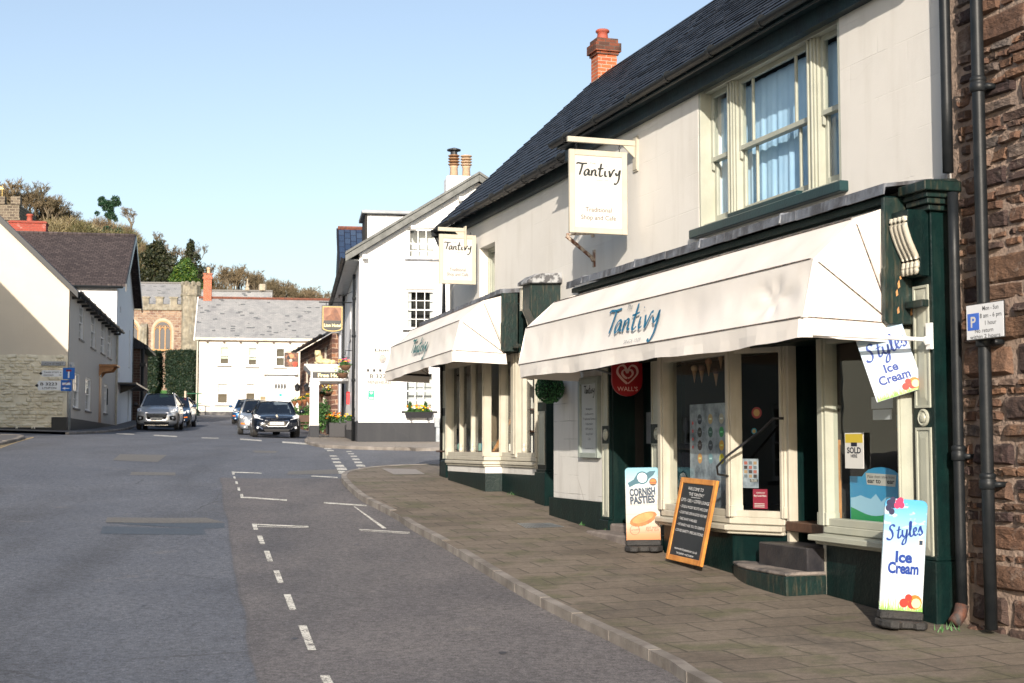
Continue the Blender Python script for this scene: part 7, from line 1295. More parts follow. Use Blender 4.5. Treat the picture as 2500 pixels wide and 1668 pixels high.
x = hit(CF, 241, 1000)[0]; z0 = hit(CF, 241, 1040)[1]; w = MB(CF); w.box(x - .9, x, -.08, .02, z0 - .1, z0 + 2.1); dd = part('door', w, wood, h); w = MB(CF); w.box(x - 1.2, x + .3, 0, .75, z0 + 2.55, z0 + 2.63); w.prism([(0, z0 + 2.55), (.65, z0 + 2.55), (.5, z0 + 2.35), (.15, z0 + 2.3), (0, z0 + 2.1)], 'x', x - 1.15, x - 1.05); w.prism([(0, z0 + 2.55), (.65, z0 + 2.55), (.5, z0 + 2.35), (.15, z0 + 2.3), (0, z0 + 2.1)], 'x', x + .1, x + .2); part('door_canopy', w, wood, h); w = MB(CF); w.box(x - .02, x + .05, .02, .5, z0 - .1, z0 + 2.4) if 0 else w.tube([(x + .05, .35, z0 + .9), (x + .05, .35, z0 + 1.6)], .03, 6); part('handrail', w, iron, h)
w = MB(CF); w.tube([(-18.8, .08, ed - .2), (-18.8, .08, .2)], .06, 6); part('downpipe', w, cream, h)
# tall white house behind it
h = thing('tall_house', 'tall white house with dark tiled roof behind the cream corner house', 'house', CF, (-24.5, 0, .5)); e_ = 7.75; rg = 10.85; w = MB(CF); w.box(-19.4, -19.02, -12, 0, -.5, e_); part('front_wall', w, WHITE, h)
w = MB(CF); hs = [(-27.6, -27.0, 4.2, 6.2), (-27.4, -26.8, 1.3, 3.2), (-21.5, -20.9, 6.6, 6.9), (-21.3, -20.7, 3.3, 3.6)]; w.wall(-30, -19.41, -.5, e_, 0, -.35, hs, top=lambda x: e_ + (rg - e_) * (1 - abs(x + 24.5) / 5.5), kx=(-24.5,)); part('gable_wall', w, WHITE, h)
for q in hs[:2]: sash(h, CF, *q, -.1, 1, 1, whitep, black, back=darkin)
for q in hs[2:]: w = MB(CF); w.box(q[0], q[1], -.2, -.1, q[2], q[3]); part('vent', w, black, h)
w = MB(CF); w.box(-29.5, -29.9, 0, .03, -.5, 7); w.box(-30, -19.4, .0, .03, -.5, .75); part('plinth', w, flat('tar_plinth', (.012, .015, .018), .5), h)
for xa in (-18.8, -30.2):
    mb = MB(CF); z_ = e_ - .1; mb.hexa([(xa, -13, z_), (-24.5, -13, rg), (-24.5, .4, rg), (xa, .4, z_), (xa, -13, z_ + .12), (-24.5, -13, rg + .12), (-24.5, .4, rg + .12), (xa, .4, z_ + .12)]); part('roof', mb, TILE, h)
mb = MB(CF); z_ = e_ - .1
for xa in (-18.8, -30.2): mb.hexa([(xa, .4, z_ - .22), (-24.5, .4, rg - .2), (-24.5, .46, rg - .2), (xa, .46, z_ - .22), (xa, .4, z_ + .15), (-24.5, .4, rg + .15), (-24.5, .46, rg + .15), (xa, .46, z_ + .15)])
part('bargeboard', mb, black, h); w = MB(CF); w.tube([(-18.75, -12.5, e_ - .12), (-18.75, .3, e_ - .12)], .07, 6); part('gutter', w, iron, h); w = MB(CF); w.tube([(-24.5, -13, rg + .13), (-24.5, .4, rg + .13)], .1, 6); part('ridge_tile', w, TILE, h)
ya = hit(CG @ Matrix.Translation((0, -24.5, 0)), 22, 550)[0]; f2 = frame(*(CF @ Vector((-24.5, 0, 0))).xy, (-.9826, -.1857)); ya, yb = hit(f2, 112, 550)[0], hit(f2, 22, 550)[0]; zt_ = hit(f2, 70, 539)[1]; w = MB(f2); w.box(ya, yb, -.9, .0, rg - .5, zt_); w.box(ya - .05, yb + .05, -.95, .05, zt_ - .12, zt_ - .05); ch = part('chimney', w, brickmat('painted_red_brick', (.26, .05, .035), (.2, .04, .03), (.22, .08, .06), .3, .1, .012, 'wall', .01, .8, .6, ((.7, .6, .55), 1.6, .66, .8)), h); part('chimney_pot', chimney_pot(f2, hit(f2, 70, 530)[0], -.4, zt_, .17, .4), bpy.data.materials['terracotta'], ch, smooth=True)
w = MB(CF); w.box(-29.5, -20.2, .0, .9, 3.0, 3.08); w.prism([(0, 3.0), (.8, 3.0), (.5, 2.8), (0, 2.6)], 'x', -22, -21.9); part('door_canopy', w, black, h)
h = thing('dark_cottage', 'dark stone cottage with a low slate roof at the end of the left row', 'cottage', CF, (-34, 0, .8)); w = MB(CF); w.box(-37, -30.4, -6, .35, 0, 5.6); part('wall', w, brickmat('dark_brick_stone', (.08, .045, .035), (.05, .03, .025), (.1, .08, .065), .4, .15, .02, 'wall', .05, .9, .7), h); w = MB(CF); w.prism([(.8, 5.4), (.8, 5.55), (-2.8, 7.8), (-6.5, 5.55), (-6.5, 5.4)], 'x', -37.3, -30.1); part('roof', w, SLATE, h); w = MB(CF); w.tube([(-30.3, .5, 5.5), (-30.3, .5, 1.0)], .09, 8); w.box(-30.5, -30.1, .35, .7, 4.4, 4.6); part('downpipe', w, iron, h)
# street signs on the corner
plate('grey street name plate lettered LADY STREET on the rough stone gable', 101, 159, 882, 893, [('LADY STREET', .5, .2, .7, .88, .01)], M('grey_enamel', (.32, .34, .36), (.25, .27, .3), 8, .5, .1), dkink, fr=CG, n=.1)
plate('blank small grey plate round the corner of the cream house', 170, 181, 884, 896, [], M('grey_enamel', (.32, .34, .36)), dkink, fr=frame(-15.5, 49.9, (-.9826, -.1857)), n=.05)
PS = frame(at(170, 1000, 48.6).x, 48.6, (-1, 0)); gz = ghit(169, 1051).z
t = thing('sign_post', 'grey steel post at the left corner carrying the road signs', 'sign post', PS, (0, 0, gz)); w = MB(PS); w.tube([(0, 0, gz - .1), (0, 0, hit(PS, 170, 890)[1])], .045, 10); part('pole', w, galv, t, smooth=True)
def sgn(label, px0, px1, py0, py1, m, cat='road sign', y=.06): a, z0 = hit(PS, px1, py1, y); b, z1 = hit(PS, px0, py0, y); t = thing('road_sign', label, cat, PS, ((a + b) / 2, y, z0)); w = MB(PS); w.box(a, b, y - .01, y + .01, z0, z1); return t, part('plate', w, m, t, bevel=.003), a, b, z0, z1
SW = M('road_sign_white', (.68, .7, .72), (.62, .64, .66), 3, .5, 0); SBL = flat('road_sign_blue', (.01, .11, .42), .4)
t, P, a, b, z0, z1 = sgn('white finger sign lettered TARR STEPS, upper of the two left-pointing signs', 104, 153, 904, 920, SW); l = MB(PS); text(l, 'TARR STEPS 6', a + (b - a) * .5, z0 + .125, .073, .075, (b - a) * .86, bold=.01); text(l, 'EXFORD       10', a + (b - a) * .5, z0 + .03, .073, .07, (b - a) * .86, bold=.01); part('lettering', l, dkink, P); w = MB(PS); w.prism([(b, z0 + .02), (b, z1 - .02), (b + .1, (z0 + z1) / 2)], 'y', .052, .068); part('point', w, SW, P); w = MB(PS); w.prism([(b + .01, (z0 + z1) / 2 - .02), (b + .05, (z0 + z1) / 2 - .05), (b + .12, (z0 + z1) / 2), (b + .05, (z0 + z1) / 2 + .05), (b + .01, (z0 + z1) / 2 + .02)], 'y', .069, .073); part('arrow', w, black, P)
t, P, a, b, z0, z1 = sgn('larger white finger sign lettered B 3223 LYNTON, lower of the two', 94, 150, 930, 953, SW); l = MB(PS); text(l, 'B 3223', a + (b - a) * .55, z0 + .165, .073, .14, (b - a) * .72, bold=.02); text(l, 'LYNTON', a + (b - a) * .52, z0 + .04, .073, .1, (b - a) * .6, bold=.02); part('lettering', l, dkink, P); w = MB(PS); w.prism([(b, z0 + .03), (b, z1 - .03), (b + .08, (z0 + z1) / 2)], 'y', .052, .068); part('point', w, SW, P); w = MB(PS); w.prism([(b + .0, (z0 + z1) / 2 - .02), (b + .04, (z0 + z1) / 2 - .06), (b + .12, (z0 + z1) / 2), (b + .04, (z0 + z1) / 2 + .06), (b, (z0 + z1) / 2 + .02)], 'y', .069, .073); part('arrow', w, black, P)
t, P, a, b, z0, z1 = sgn('square blue no through road sign with white stem and red bar', 154, 182, 898, 926, SBL, y=.09); m_ = (a + b) / 2; w = MB(PS); w.box(m_ - .025, m_ + .025, .1, .104, z0 + .04, z1 - .12); part('white_stem', w, SW, P); w = MB(PS); w.box(m_ - .09, m_ + .09, .101, .106, z1 - .13, z1 - .065); part('red_bar', w, flat('dark_sign_red', (.2, .01, .02)), P)
t, P, a, b, z0, z1 = sgn('square blue sign with struck-out vehicles and white arrow', 149, 175, 928, 955, SBL, y=.085); m_ = (a + b) / 2; w = MB(PS); w.prism([(b - .05, z0 + .09), (m_ + .03, z0 + .14), (m_ + .03, z0 + .105), (a + .08, z0 + .105), (a + .08, z0 + .08), (m_ + .03, z0 + .08), (m_ + .03, z0 + .045)], 'y', .096, .1); w.box(a + .05, b - .05, .096, .099, z1 - .17, z1 - .09); part('white_symbol', w, SW, P); w = MB(PS); w.hexa([(b - .07, .1, z1 - .2), (b - .1, .1, z1 - .2), (b - .1, .104, z1 - .2), (b - .07, .104, z1 - .2), (a + .1, .1, z1 - .04), (a + .07, .1, z1 - .04), (a + .07, .104, z1 - .04), (a + .1, .104, z1 - .04)]); part('red_slash', w, flat('dark_sign_red', (.2, .01, .02)), P)
# post, bin, low fence by the church gate
p = ghit(452, 1008); f = frame(p.x, 95, (-1, 0)); zb = at(452, 1006, 95).z; x = hit(f, 452, 1000)[0]; t = thing('striped_post', 'short wooden post with red bands beside the cream house', 'post', f, (x, 0, zb)); w = MB(f); w.box(x - .06, x + .06, -.06, .06, zb - .2, zb + 1.4); P = part('post', w, M('weathered_post', (.5, .4, .3), None, 5, .8, .2), t)
for z in (.28, .75): w = MB(f); w.box(x - .065, x + .065, -.065, .065, zb + z, zb + z + .2); part('red_band', w, flat('band_red', (.6, .02, .02)), P)
x = hit(f, 470, 1000)[0]; zb = at(470, 1010, 95).z; t = thing('litter_bin', 'round black litter bin between the striped post and the cream house', 'litter bin', f, (x, 0, zb)); w = MB(f); w.lathe([(.2, 0), (.24, .65), (.2, .7)], (x, 0, zb), 12); part('body', w, black, t); w = MB(f); w.lathe([(.21, .7), (.22, .78), (.05, .86)], (x, 0, zb), 12); part('lid', w, black, t); w = MB(f); w.box(x - .1, x + .1, .22, .25, zb + .42, zb + .56); part('badge', w, bpy.data.materials['gold_paint'], t)
# ------------------------------------------------------------ houses across the street, out of the frame: they throw the left-hand shadows and stand in the window reflections
def backhouse(label, fr, L, W_, ez, rz, wallm, base=-1.9, wins=3):
    h = thing('terraced_house', label, 'house', fr, (L / 2, 0, base)); hs = [(L * (k + .5) / wins - .5, L * (k + .5) / wins + .5, z, z + 1.5) for k in range(wins) for z in (base + 1.2, base + 4.2) if z + 1.6 < ez]; w = MB(fr); w.wall(0, L, base - .5, ez, 0, -.3, hs); w.box(0, L, -W_, -W_ + .3, base - .5, ez); part('wall', w, wallm, h)
    w = MB(fr); w.prism([(-.3, base - .5), (-.3, ez), (-W_ / 2, rz - .1), (-W_ + .3, ez), (-W_ + .3, base - .5)], 'x', 0, .3); w.prism([(-.3, base - .5), (-.3, ez), (-W_ / 2, rz - .1), (-W_ + .3, ez), (-W_ + .3, base - .5)], 'x', L - .3, L); part('gable_wall', w, wallm, h)
    part('roof', roofpitch(fr, -.2, L + .2, .3, ez - .05, -W_ / 2, rz, .1), SLATE, h); part('roof', roofpitch(fr, -.2, L + .2, -W_ - .3, ez - .05, -W_ / 2, rz, .1), SLATE, h)
    for q in hs: sash(h, fr, *q, -.08, 2, 2, whitep, black, back=darkin)
BW = wallmat('sage_render', (.42, .43, .36), 4, 4, .95, (.3, .3, .26), .2, .2)
backhouse('unseen house left of the frame, its gable shadow falls on the cream corner house', frame(-15.3, 40, (0, -1)), 11, 7.6, 5.9, 9.9, BW)
backhouse('unseen pale house across the street from the shop, reflected in its windows', frame(-10.6, 15.5, (.12, -.993)), 12, 8, 3.6, 6.4, BW); backhouse('unseen stone house across the street behind the camera', frame(-8.6, 2.5, (.12, -.993)), 14, 8, 4.2, 7, STONE)
backhouse('unseen house behind the camera shading the lower right pavement', frame(9.6, -9.5, (-1, 0)) @ Matrix.Rotation(math.pi, 4, 'Z') @ Matrix.Translation((0, 0, 0)), 6.4, 7, 4.4, 5.6, BW)
# ------------------------------------------------------------ wooded hill behind the church
def ridge(x): return lerp_tab([(-120, 29), (-66, 27), (-56, 24.5), (-45, 21), (-38, 18.5), (-30, 18), (0, 17.5), (60, 16)], x)
def hillz(x, y):
    t = min(1, max(0, (y - 128) / 62)); t = t * t * (3 - 2 * t); b = max(2.0, gh(x, min(y, 130)) - 1.5); far = max(0, (y - 200) / 90)
    return b + (ridge(x) - b) * t - far * 12 + .5 * math.sin(x * .31 + y * .2) + .35 * math.sin(x * .77 - y * .41)
w = MB(); w.grid(lambda u, v: (-150 + 240 * u, 119 + 171 * v, hillz(-150 + 240 * u, 119 + 171 * v)), 80, 60)
solo('hillside', None, None, w, M('winter_scrub_ground', (.055, .042, .022), (.03, .035, .015), .35, .95, .8, 2), (0, 0, 0), kind='structure', smooth=True)
w = MB(); w.grid(lambda u, v: (lambda x, y: (x, y, gh(x, y) - .05 + .55 * min(1, max(0, (y - 97) / 12))))(-42 + 19 * u, 95 + 33 * v), 20, 20); solo('grass_bank', None, None, w, M('bright_lawn', (.03, .16, .02), (.05, .2, .03), 1.5, .9, .5, 20), (0, 0, 0), kind='structure', smooth=True)
def tri(mb, p, q, w_):
    d = (q - p); s = d.cross(Vector((random.uniform(-1, 1), random.uniform(-1, 1), random.uniform(-1, 1)))).normalized() * w_; mb.v += [tuple(p - s), tuple(p + s), tuple(q)]; n = len(mb.v); mb.f.append((n - 3, n - 2, n - 1))
def bare_meshes(seed, h=6, spread=.55, lean=0):
    r = random.Random(seed); L, T = MB(), MB(); 
    def grow(p, d, l, rad, k):
        q = p + d * l; m = (p + q) / 2 + Vector((r.uniform(-1, 1), r.uniform(-1, 1), 0)) * l * .06
        if k < 4: L.tube([p, m, q], rad, 5 if k < 2 else 3, False, rad * .62)
        else: tri(T, p, q, .032 if k == 4 else .02)
        if k == 6: return
        for _ in range(3 if k < 4 else 4):
            v = Vector((r.gauss(0, 1), r.gauss(0, 1), r.gauss(0, .6))).normalized(); nd = (d + v * spread * (1 + .2 * k)).normalized(); nd.z += .22; nd.normalize()
            s = p.lerp(q, r.uniform(.55, 1)); grow(s, nd, l * r.uniform(.6, .8), rad * .6, k + 1)
    grow(Vector((0, 0, 0)), Vector((lean, 0, 1)).normalized(), h * .3, h * .026, 0)
    k = h / max(v[2] for v in T.v)               # true height h, a crown about as wide as it is tall
    for m_ in (L, T): m_.v = [(v[0] * k, v[1] * k, v[2] * k) for v in m_.v]
    return L, T
BARK = M('grey_brown_bark', (.15, .115, .075), (.09, .075, .05), 4, .9, .3); TWIG = flat('olive_twigs', (.12, .095, .055), .9); TWIG2 = flat('tawny_twigs', (.16, .12, .07), .9)
protos = {}
def place(kind, px, pytop, Y, h, rot, sc=1.0, label=None, grp=None, name='bare_tree'):
    p = at(px, pytop, Y); z = p.z - h; c = copy_tree(protos[kind]) if protos[kind].get('used') else protos[kind]; protos[kind]['used'] = 1
    c.matrix_world = Matrix.Translation((p.x, Y, EYE + z)) @ Matrix.Rotation(rot, 4, 'Z') @ Matrix.Diagonal((sc * h / 6, sc * h / 6, h / 6, 1)); c['label'] = label; c['group'] = grp; c.name = name; return c
for i in range(4):
    L, T = bare_meshes(30 + i, 6, [.36, .42, .46, .38][i]); t = thing('bare_tree', 'x', 'tree', WR, (0, 0, 0)); 
    Mx = TM[t.name]; L.F = T.F = Mx
    part('trunk', L, BARK, t); part('crown', T, TWIG if i % 2 else TWIG2, t); protos['bare%d' % i] = t
for i in range(3):                                # thicket: dense upright twigs
    r = random.Random(60 + i); T = MB(); random.seed(i)
    for _ in range(2600):
        a = r.uniform(0, 6.28); q = r.random() ** .5 * 2.3; z = r.uniform(0, 1) ** .8 * 5.2 * (1 - .35 * (q / 2.3) ** 2); p = Vector((q * math.cos(a), q * math.sin(a), z)); d = Vector((r.gauss(0, .5) + .25 * p.x, r.gauss(0, .5) + .25 * p.y, r.uniform(.2, 1.2))).normalized(); tri(T, p, p + d * r.uniform(.4, 1.1), .04)
    K = MB(); 
    for k in range(7): a = k * .9; K.tube([(math.cos(a) * .5, math.sin(a) * .5, 0), (math.cos(a) * 1.2, math.sin(a) * 1.2, 3.8)], .06, 4, False, .02)
    t = thing('thicket_shrub', 'x', 'shrub', WR, (0, 0, 0)); T.F = K.F = TM[t.name]; part('stem', K, BARK, t); part('crown', T, [TWIG2, leafmat('catkin_twigs', (.24, .19, .1), (.13, .11, .05), (.36, .32, .19)), leafmat('olive_scrub', (.07, .08, .03), (.16, .13, .06))][i], t); protos['thick%d' % i] = t
rh = random.Random(12); BL_ = 'leafless winter trees along the hilltop'; TL_ = 'tawny thicket shrubs covering the hillside'
for i, (px, py, h) in enumerate([(-25, 470, 8), (22, 455, 8), (62, 438, 9), (100, 436, 9), (135, 470, 7), (160, 488, 6), (45, 480, 7), (8, 440, 9), (80, 460, 8), (118, 452, 8), (150, 478, 7), (-5, 490, 7), (30, 490, 7), (95, 485, 7)]): place('bare%d' % (i % 4), px, py, 186 + rh.uniform(-4, 6), h, rh.uniform(0, 6), 1.15, 'tall leafless tree on the hilltop at the upper left, above the red chimney', 'tall leafless trees at the upper left')
place('bare2', 322, 503, 182, 3.6, 1, 1.2, 'small lone leafless tree right of the ivy-clad tree', None)
for i, (px, py, h, Y) in enumerate([(350, 590, 5, 165), (372, 600, 5, 168), (405, 588, 5.5, 168), (425, 596, 5, 172), (447, 600, 6, 175), (470, 585, 6, 180), (495, 640, 6, 185), (385, 562, 5, 180)]): place('bare%d' % (i % 4), px, py, Y, h, rh.uniform(0, 6), .95, 'leafless tree standing among the dark yews above the church roof', 'leafless trees above the church roof')
for i in range(30):
    px = 510 + i * 10.5 + rh.uniform(-5, 5); py = lerp_tab([(500, 690), (540, 655), (570, 636), (620, 655), (680, 668), (740, 690), (800, 706), (860, 720)], px) + rh.uniform(-3, 10); place('bare%d' % (i % 4), px, py, 192 + rh.uniform(-12, 12), rh.uniform(5.5, 7.5), rh.uniform(0, 6), 1.0, 'leafless tree in the ridge row above the cream town house', 'leafless trees on the ridge above the cream town house')
for i in range(64):
    px = 35 + i * 5.2 + rh.uniform(-8, 8); py = lerp_tab([(30, 545), (100, 530), (165, 520), (215, 512), (300, 535), (350, 570), (400, 640)], px) + rh.uniform(-4, 45); place('thick%d' % rh.choice([0, 1, 1, 2, 0]), px, py, 176 + rh.uniform(-10, 10), rh.uniform(4.5, 6.5), rh.uniform(0, 6), 1.0, 'tawny leafless thicket shrub on the hillside above the dark roof', TL_, 'thicket_shrub')
for i in range(10): place('thick%d' % (i % 2), 110 + i * 6 + rh.uniform(-4, 4), 478 + i * 3 + rh.uniform(0, 25), 188, 6, rh.uniform(0, 6), .9, 'reddish brown thicket below the tall leafless trees at the upper left', 'thickets below the tall leafless trees', 'thicket_shrub')
for i in range(22): px = 520 + i * 15; place('thick%d' % rh.choice([2, 2, 1]), px, lerp_tab([(500, 705), (560, 700), (740, 718), (850, 735)], px) + rh.uniform(-6, 6), 190, 4.5, rh.uniform(0, 6), 1.2, 'olive undergrowth shrub at the foot of the ridge trees', 'undergrowth on the ridge', 'thicket_shrub')
IVY = leafmat('ivy_leaves', (.006, .028, .012), (.018, .06, .025)); YEW = leafmat('yew_needles', (.008, .014, .004), (.028, .034, .01), (.05, .045, .015)); CYP = leafmat('cypress_needles', (.012, .05, .006), (.06, .12, .012), (.12, .16, .015))
def clump_tree(name, label, px, py, Y, clumps, leaf, size, n, trunk=None, seed=1, cat='tree', grp=None):
    p = at(px, py, Y); f = frame(p.x, p.y, (-1, 0), p.z); t = thing(name, label, cat, f, (0, 0, 0), grp); mb = MB(f)
    for i, (x, y, z, r, q) in enumerate(clumps): k = leafball(f, (x, y, z), r, int(n * r * r), size, seed + i, (1, 1, q), fill=.55); mb.add(k.v, k.f)
    part('crown', mb, leaf, t); w = MB(f); b = trunk or -4
    w.tube([(0, 0, b), (.1, 0, b * .4), (0, 0, .3)], .22, 7, True, .08)
    for x, y, z, r, q in clumps[:4]: w.tube([(0, 0, min(-.6, z - r)), (x * .8, y, z)], .09, 5, True, .03)
    part('trunk', w, BARK, t); return t
clump_tree('ivy_tree', 'ivy-clad dark green tree standing above the hill skyline', 268, 508, 182, [(1.0, 0, 1.0, .6, 1), (.7, .3, .55, .55, .9), (-.75, 0, 1.0, .65, 1.1), (-.5, .2, .45, .6, .8), (-1.1, .1, .55, .45, .9), (.1, 0, .1, .6, .9), (.15, 0, .75, .4, .8), (-.15, .1, -.25, .5, 1), (.6, 0, -.1, .42, .9), (.05, 0, -1.1, .42, 1.2), (1.25, -.2, .5, .4, 1), (-.1, 0, -.6, .5, 1.2), (-.5, 0, -1.1, .45, 1.1), (-.8, 0, -1.5, .35, 1), (1.6, 0, -.7, .35, 1.2), (.4, 0, -.9, .35, 1.1), (0, 0, -1.6, .3, 1.2)], IVY, .12, 1500, -5)
def cone_clumps(h, w_, seed, n=26):
    r = random.Random(seed); o = []
    for _ in range(n): t = r.random() ** .9; q = w_ * (1 - t) ** .75 * r.uniform(.4, 1); a = r.uniform(0, 6.28); o.append((q * math.cos(a), q * math.sin(a), h * (t - .5), w_ * (.24 + .14 * (1 - t)), r.uniform(.9, 1.5)))
    return o
clump_tree('yew_tree', 'broad dark yew above the church roof, left of the green cypress', 378, 655, 150, [(x * 1.15, y, z, r, q) for x, y, z, r, q in cone_clumps(5.0, 2.9, 3, 34)] + [(-1.3, 0, -1.5, 1.1, 1.2), (1.6, 0, -1.3, 1.2, 1.2), (0, 0, -1, 1.6, 1.1), (-2, 0, -2.2, .9, 1), (2.2, 0, -2.2, .9, 1)], YEW, .16, 420, -5, 5)
clump_tree('yew_tree', 'pointed dark yew behind the green cypress', 468, 650, 154, cone_clumps(5.2, 1.9, 8, 30) + [(0, 0, -1.5, 1.4, 1.3), (-.9, 0, -2, 1, 1.2), (.9, 0, -2.2, 1, 1.2)], YEW, .16, 480, -5, 9)
clump_tree('yew_tree', 'dark yew mass filling the gap between the two yews and the slope', 418, 670, 158, [(x, 0, z, 1.3, 1.1) for x, z in ((-2, 0), (0, .8), (2, 0), (-1, -1.4), (1.2, -1.6), (3, -1.2), (-3, -1.3))], YEW, .17, 380, -5, 12)
clump_tree('cypress', 'bright green conical cypress just above the church battlements', 452, 676, 138, cone_clumps(3.2, 1.85, 21, 36) + [(-1, 0, -1.2, .8, .7), (1.1, 0, -1.2, .8, .7), (0, 0, -.9, .9, .9)], CYP, .11, 900, -4, 31)
clump_tree('yew_tree', 'small dark evergreen beside the red brick chimney', 508, 690, 150, cone_clumps(2.6, .8, 41, 14), YEW, .13, 700, -3, 50)
clump_tree('laurel_shrub', 'low dark laurel behind the dark roof on the left', 215, 566, 172, [(x * 1.2, 0, .4 * math.sin(x * 3), .9, .8) for x in (-3, -2, -1, .2, 1.2, 2.2, 3)], IVY, .14, 420, -2, 61)
# clipped yew columns in front of the church
def yewblock(label, px0, px1, py0, py1, Y, seed):
    a, b = at(px1, py1, Y), at(px0, py1, Y); z1 = at(px0, py0, Y).z; z0 = a.z - .6; f = frame((a.x + b.x) / 2, Y, (-1, 0), z0); W_ = (a.x - b.x) / 2; H_ = z1 - z0; t = thing('clipped_yew', label, 'hedge', f, (0, 0, 0), 'clipped yews before the church'); r = random.Random(seed); mb = MB(f)
    wd = lambda v: W_ * (.62 + .38 * min(1, v / .4)) * (1 - .06 * max(0, (v - .8) / .2))
    for _ in range(6500):
        v = r.random(); q = wd(v); m = r.random()
        if m < .2: x, y, z = r.uniform(-q, q), r.uniform(-q, q), H_ * (1 + r.uniform(-.02, .015 + .03 * (r.random() > .93)))
        elif m < .75: x, y, z = r.uniform(-q, q), q * r.uniform(.93, 1.02), v * H_
        else: x, y, z = r.choice((-1, 1)) * q * r.uniform(.94, 1.02), r.uniform(-q, q), v * H_
        p = Vector((x, y, z)); u = Vector((r.gauss(0, 1), r.gauss(0, 1), r.gauss(0, 1))).normalized(); s = u.cross(Vector((r.gauss(0, 1), r.gauss(0, 1), 1))).normalized(); k = r.uniform(.05, .1); mb.poly(tuple(p - u * k), tuple(p + s * k * .5), tuple(p + u * k), tuple(p - s * k * .5))
    part('leaves', mb, leafmat('clipped_yew_needles', (.004, .014, .007), (.012, .032, .014), (.04, .045, .015)), t); w = MB(f)
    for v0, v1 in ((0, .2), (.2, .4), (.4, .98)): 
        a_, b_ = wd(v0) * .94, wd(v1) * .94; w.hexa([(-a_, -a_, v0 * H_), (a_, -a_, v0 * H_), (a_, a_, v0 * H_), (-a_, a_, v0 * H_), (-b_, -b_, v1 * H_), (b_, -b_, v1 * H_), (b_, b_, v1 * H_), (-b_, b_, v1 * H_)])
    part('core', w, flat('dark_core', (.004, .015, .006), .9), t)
yewblock('left of two big clipped yew blocks before the church', 320, 391, 860, 972, 107, 1); yewblock('right of two big clipped yew blocks, next to the cream town house', 409, 483, 858, 972, 108, 2)
wd_ = MB(WR); p = ghit(400, 990)
for k in range(14): q = at(382 + k * 3.4, 975, 100); wd_.box(q.x - .03, q.x + .03, 99.98, 100.02, q.z - .9, q.z + .05 + .05 * math.sin(k))
q0, q1 = at(378, 978, 100), at(440, 976, 100); wd_.box(q0.x, q1.x, 99.95, 99.98, q0.z - .15, q0.z - .08); solo('garden_gate', 'low weathered wooden gate below the clipped yews', 'gate', wd_, bpy.data.materials['weathered_post'], (q0.x, 100, q0.z - .9))
q0, q1 = at(455, 961, 98), at(482, 961, 98); w = MB(WR); w.tube([(q0.x, 98, q0.z), (q1.x + .3, 98, q1.z)], .035, 6); w.tube([(q0.x, 98, q0.z - .7), (q1.x + .3, 98, q1.z - .7)], .03, 6); w.tube([(q1.x, 98, q1.z + .02), (q1.x, 98, q1.z - 1.5)], .04, 6); solo('rail_fence', 'thin green metal rail beside the striped post', 'fence', w, flat('green_rail', (.03, .12, .06)), (q1.x, 98, q1.z - 1.5))
w = MB(WR); q0, q1 = at(330, 990, 92), at(480, 992, 92); r = random.Random(5)
for i in range(500): x = q0.x + (q1.x - q0.x) * r.random(); y = 92 + r.uniform(-.6, 1.5); z = gh(x, y) + r.uniform(0, .5); k = r.uniform(.05, .12); w.poly((x - k, y, z), (x + k, y, z + .02), (x, y + k, z + k))
solo('ground_cover', None, None, w, flat('ivy_ground', (.01, .03, .012), .8), (q0.x, 92, q0.z), kind='stuff')
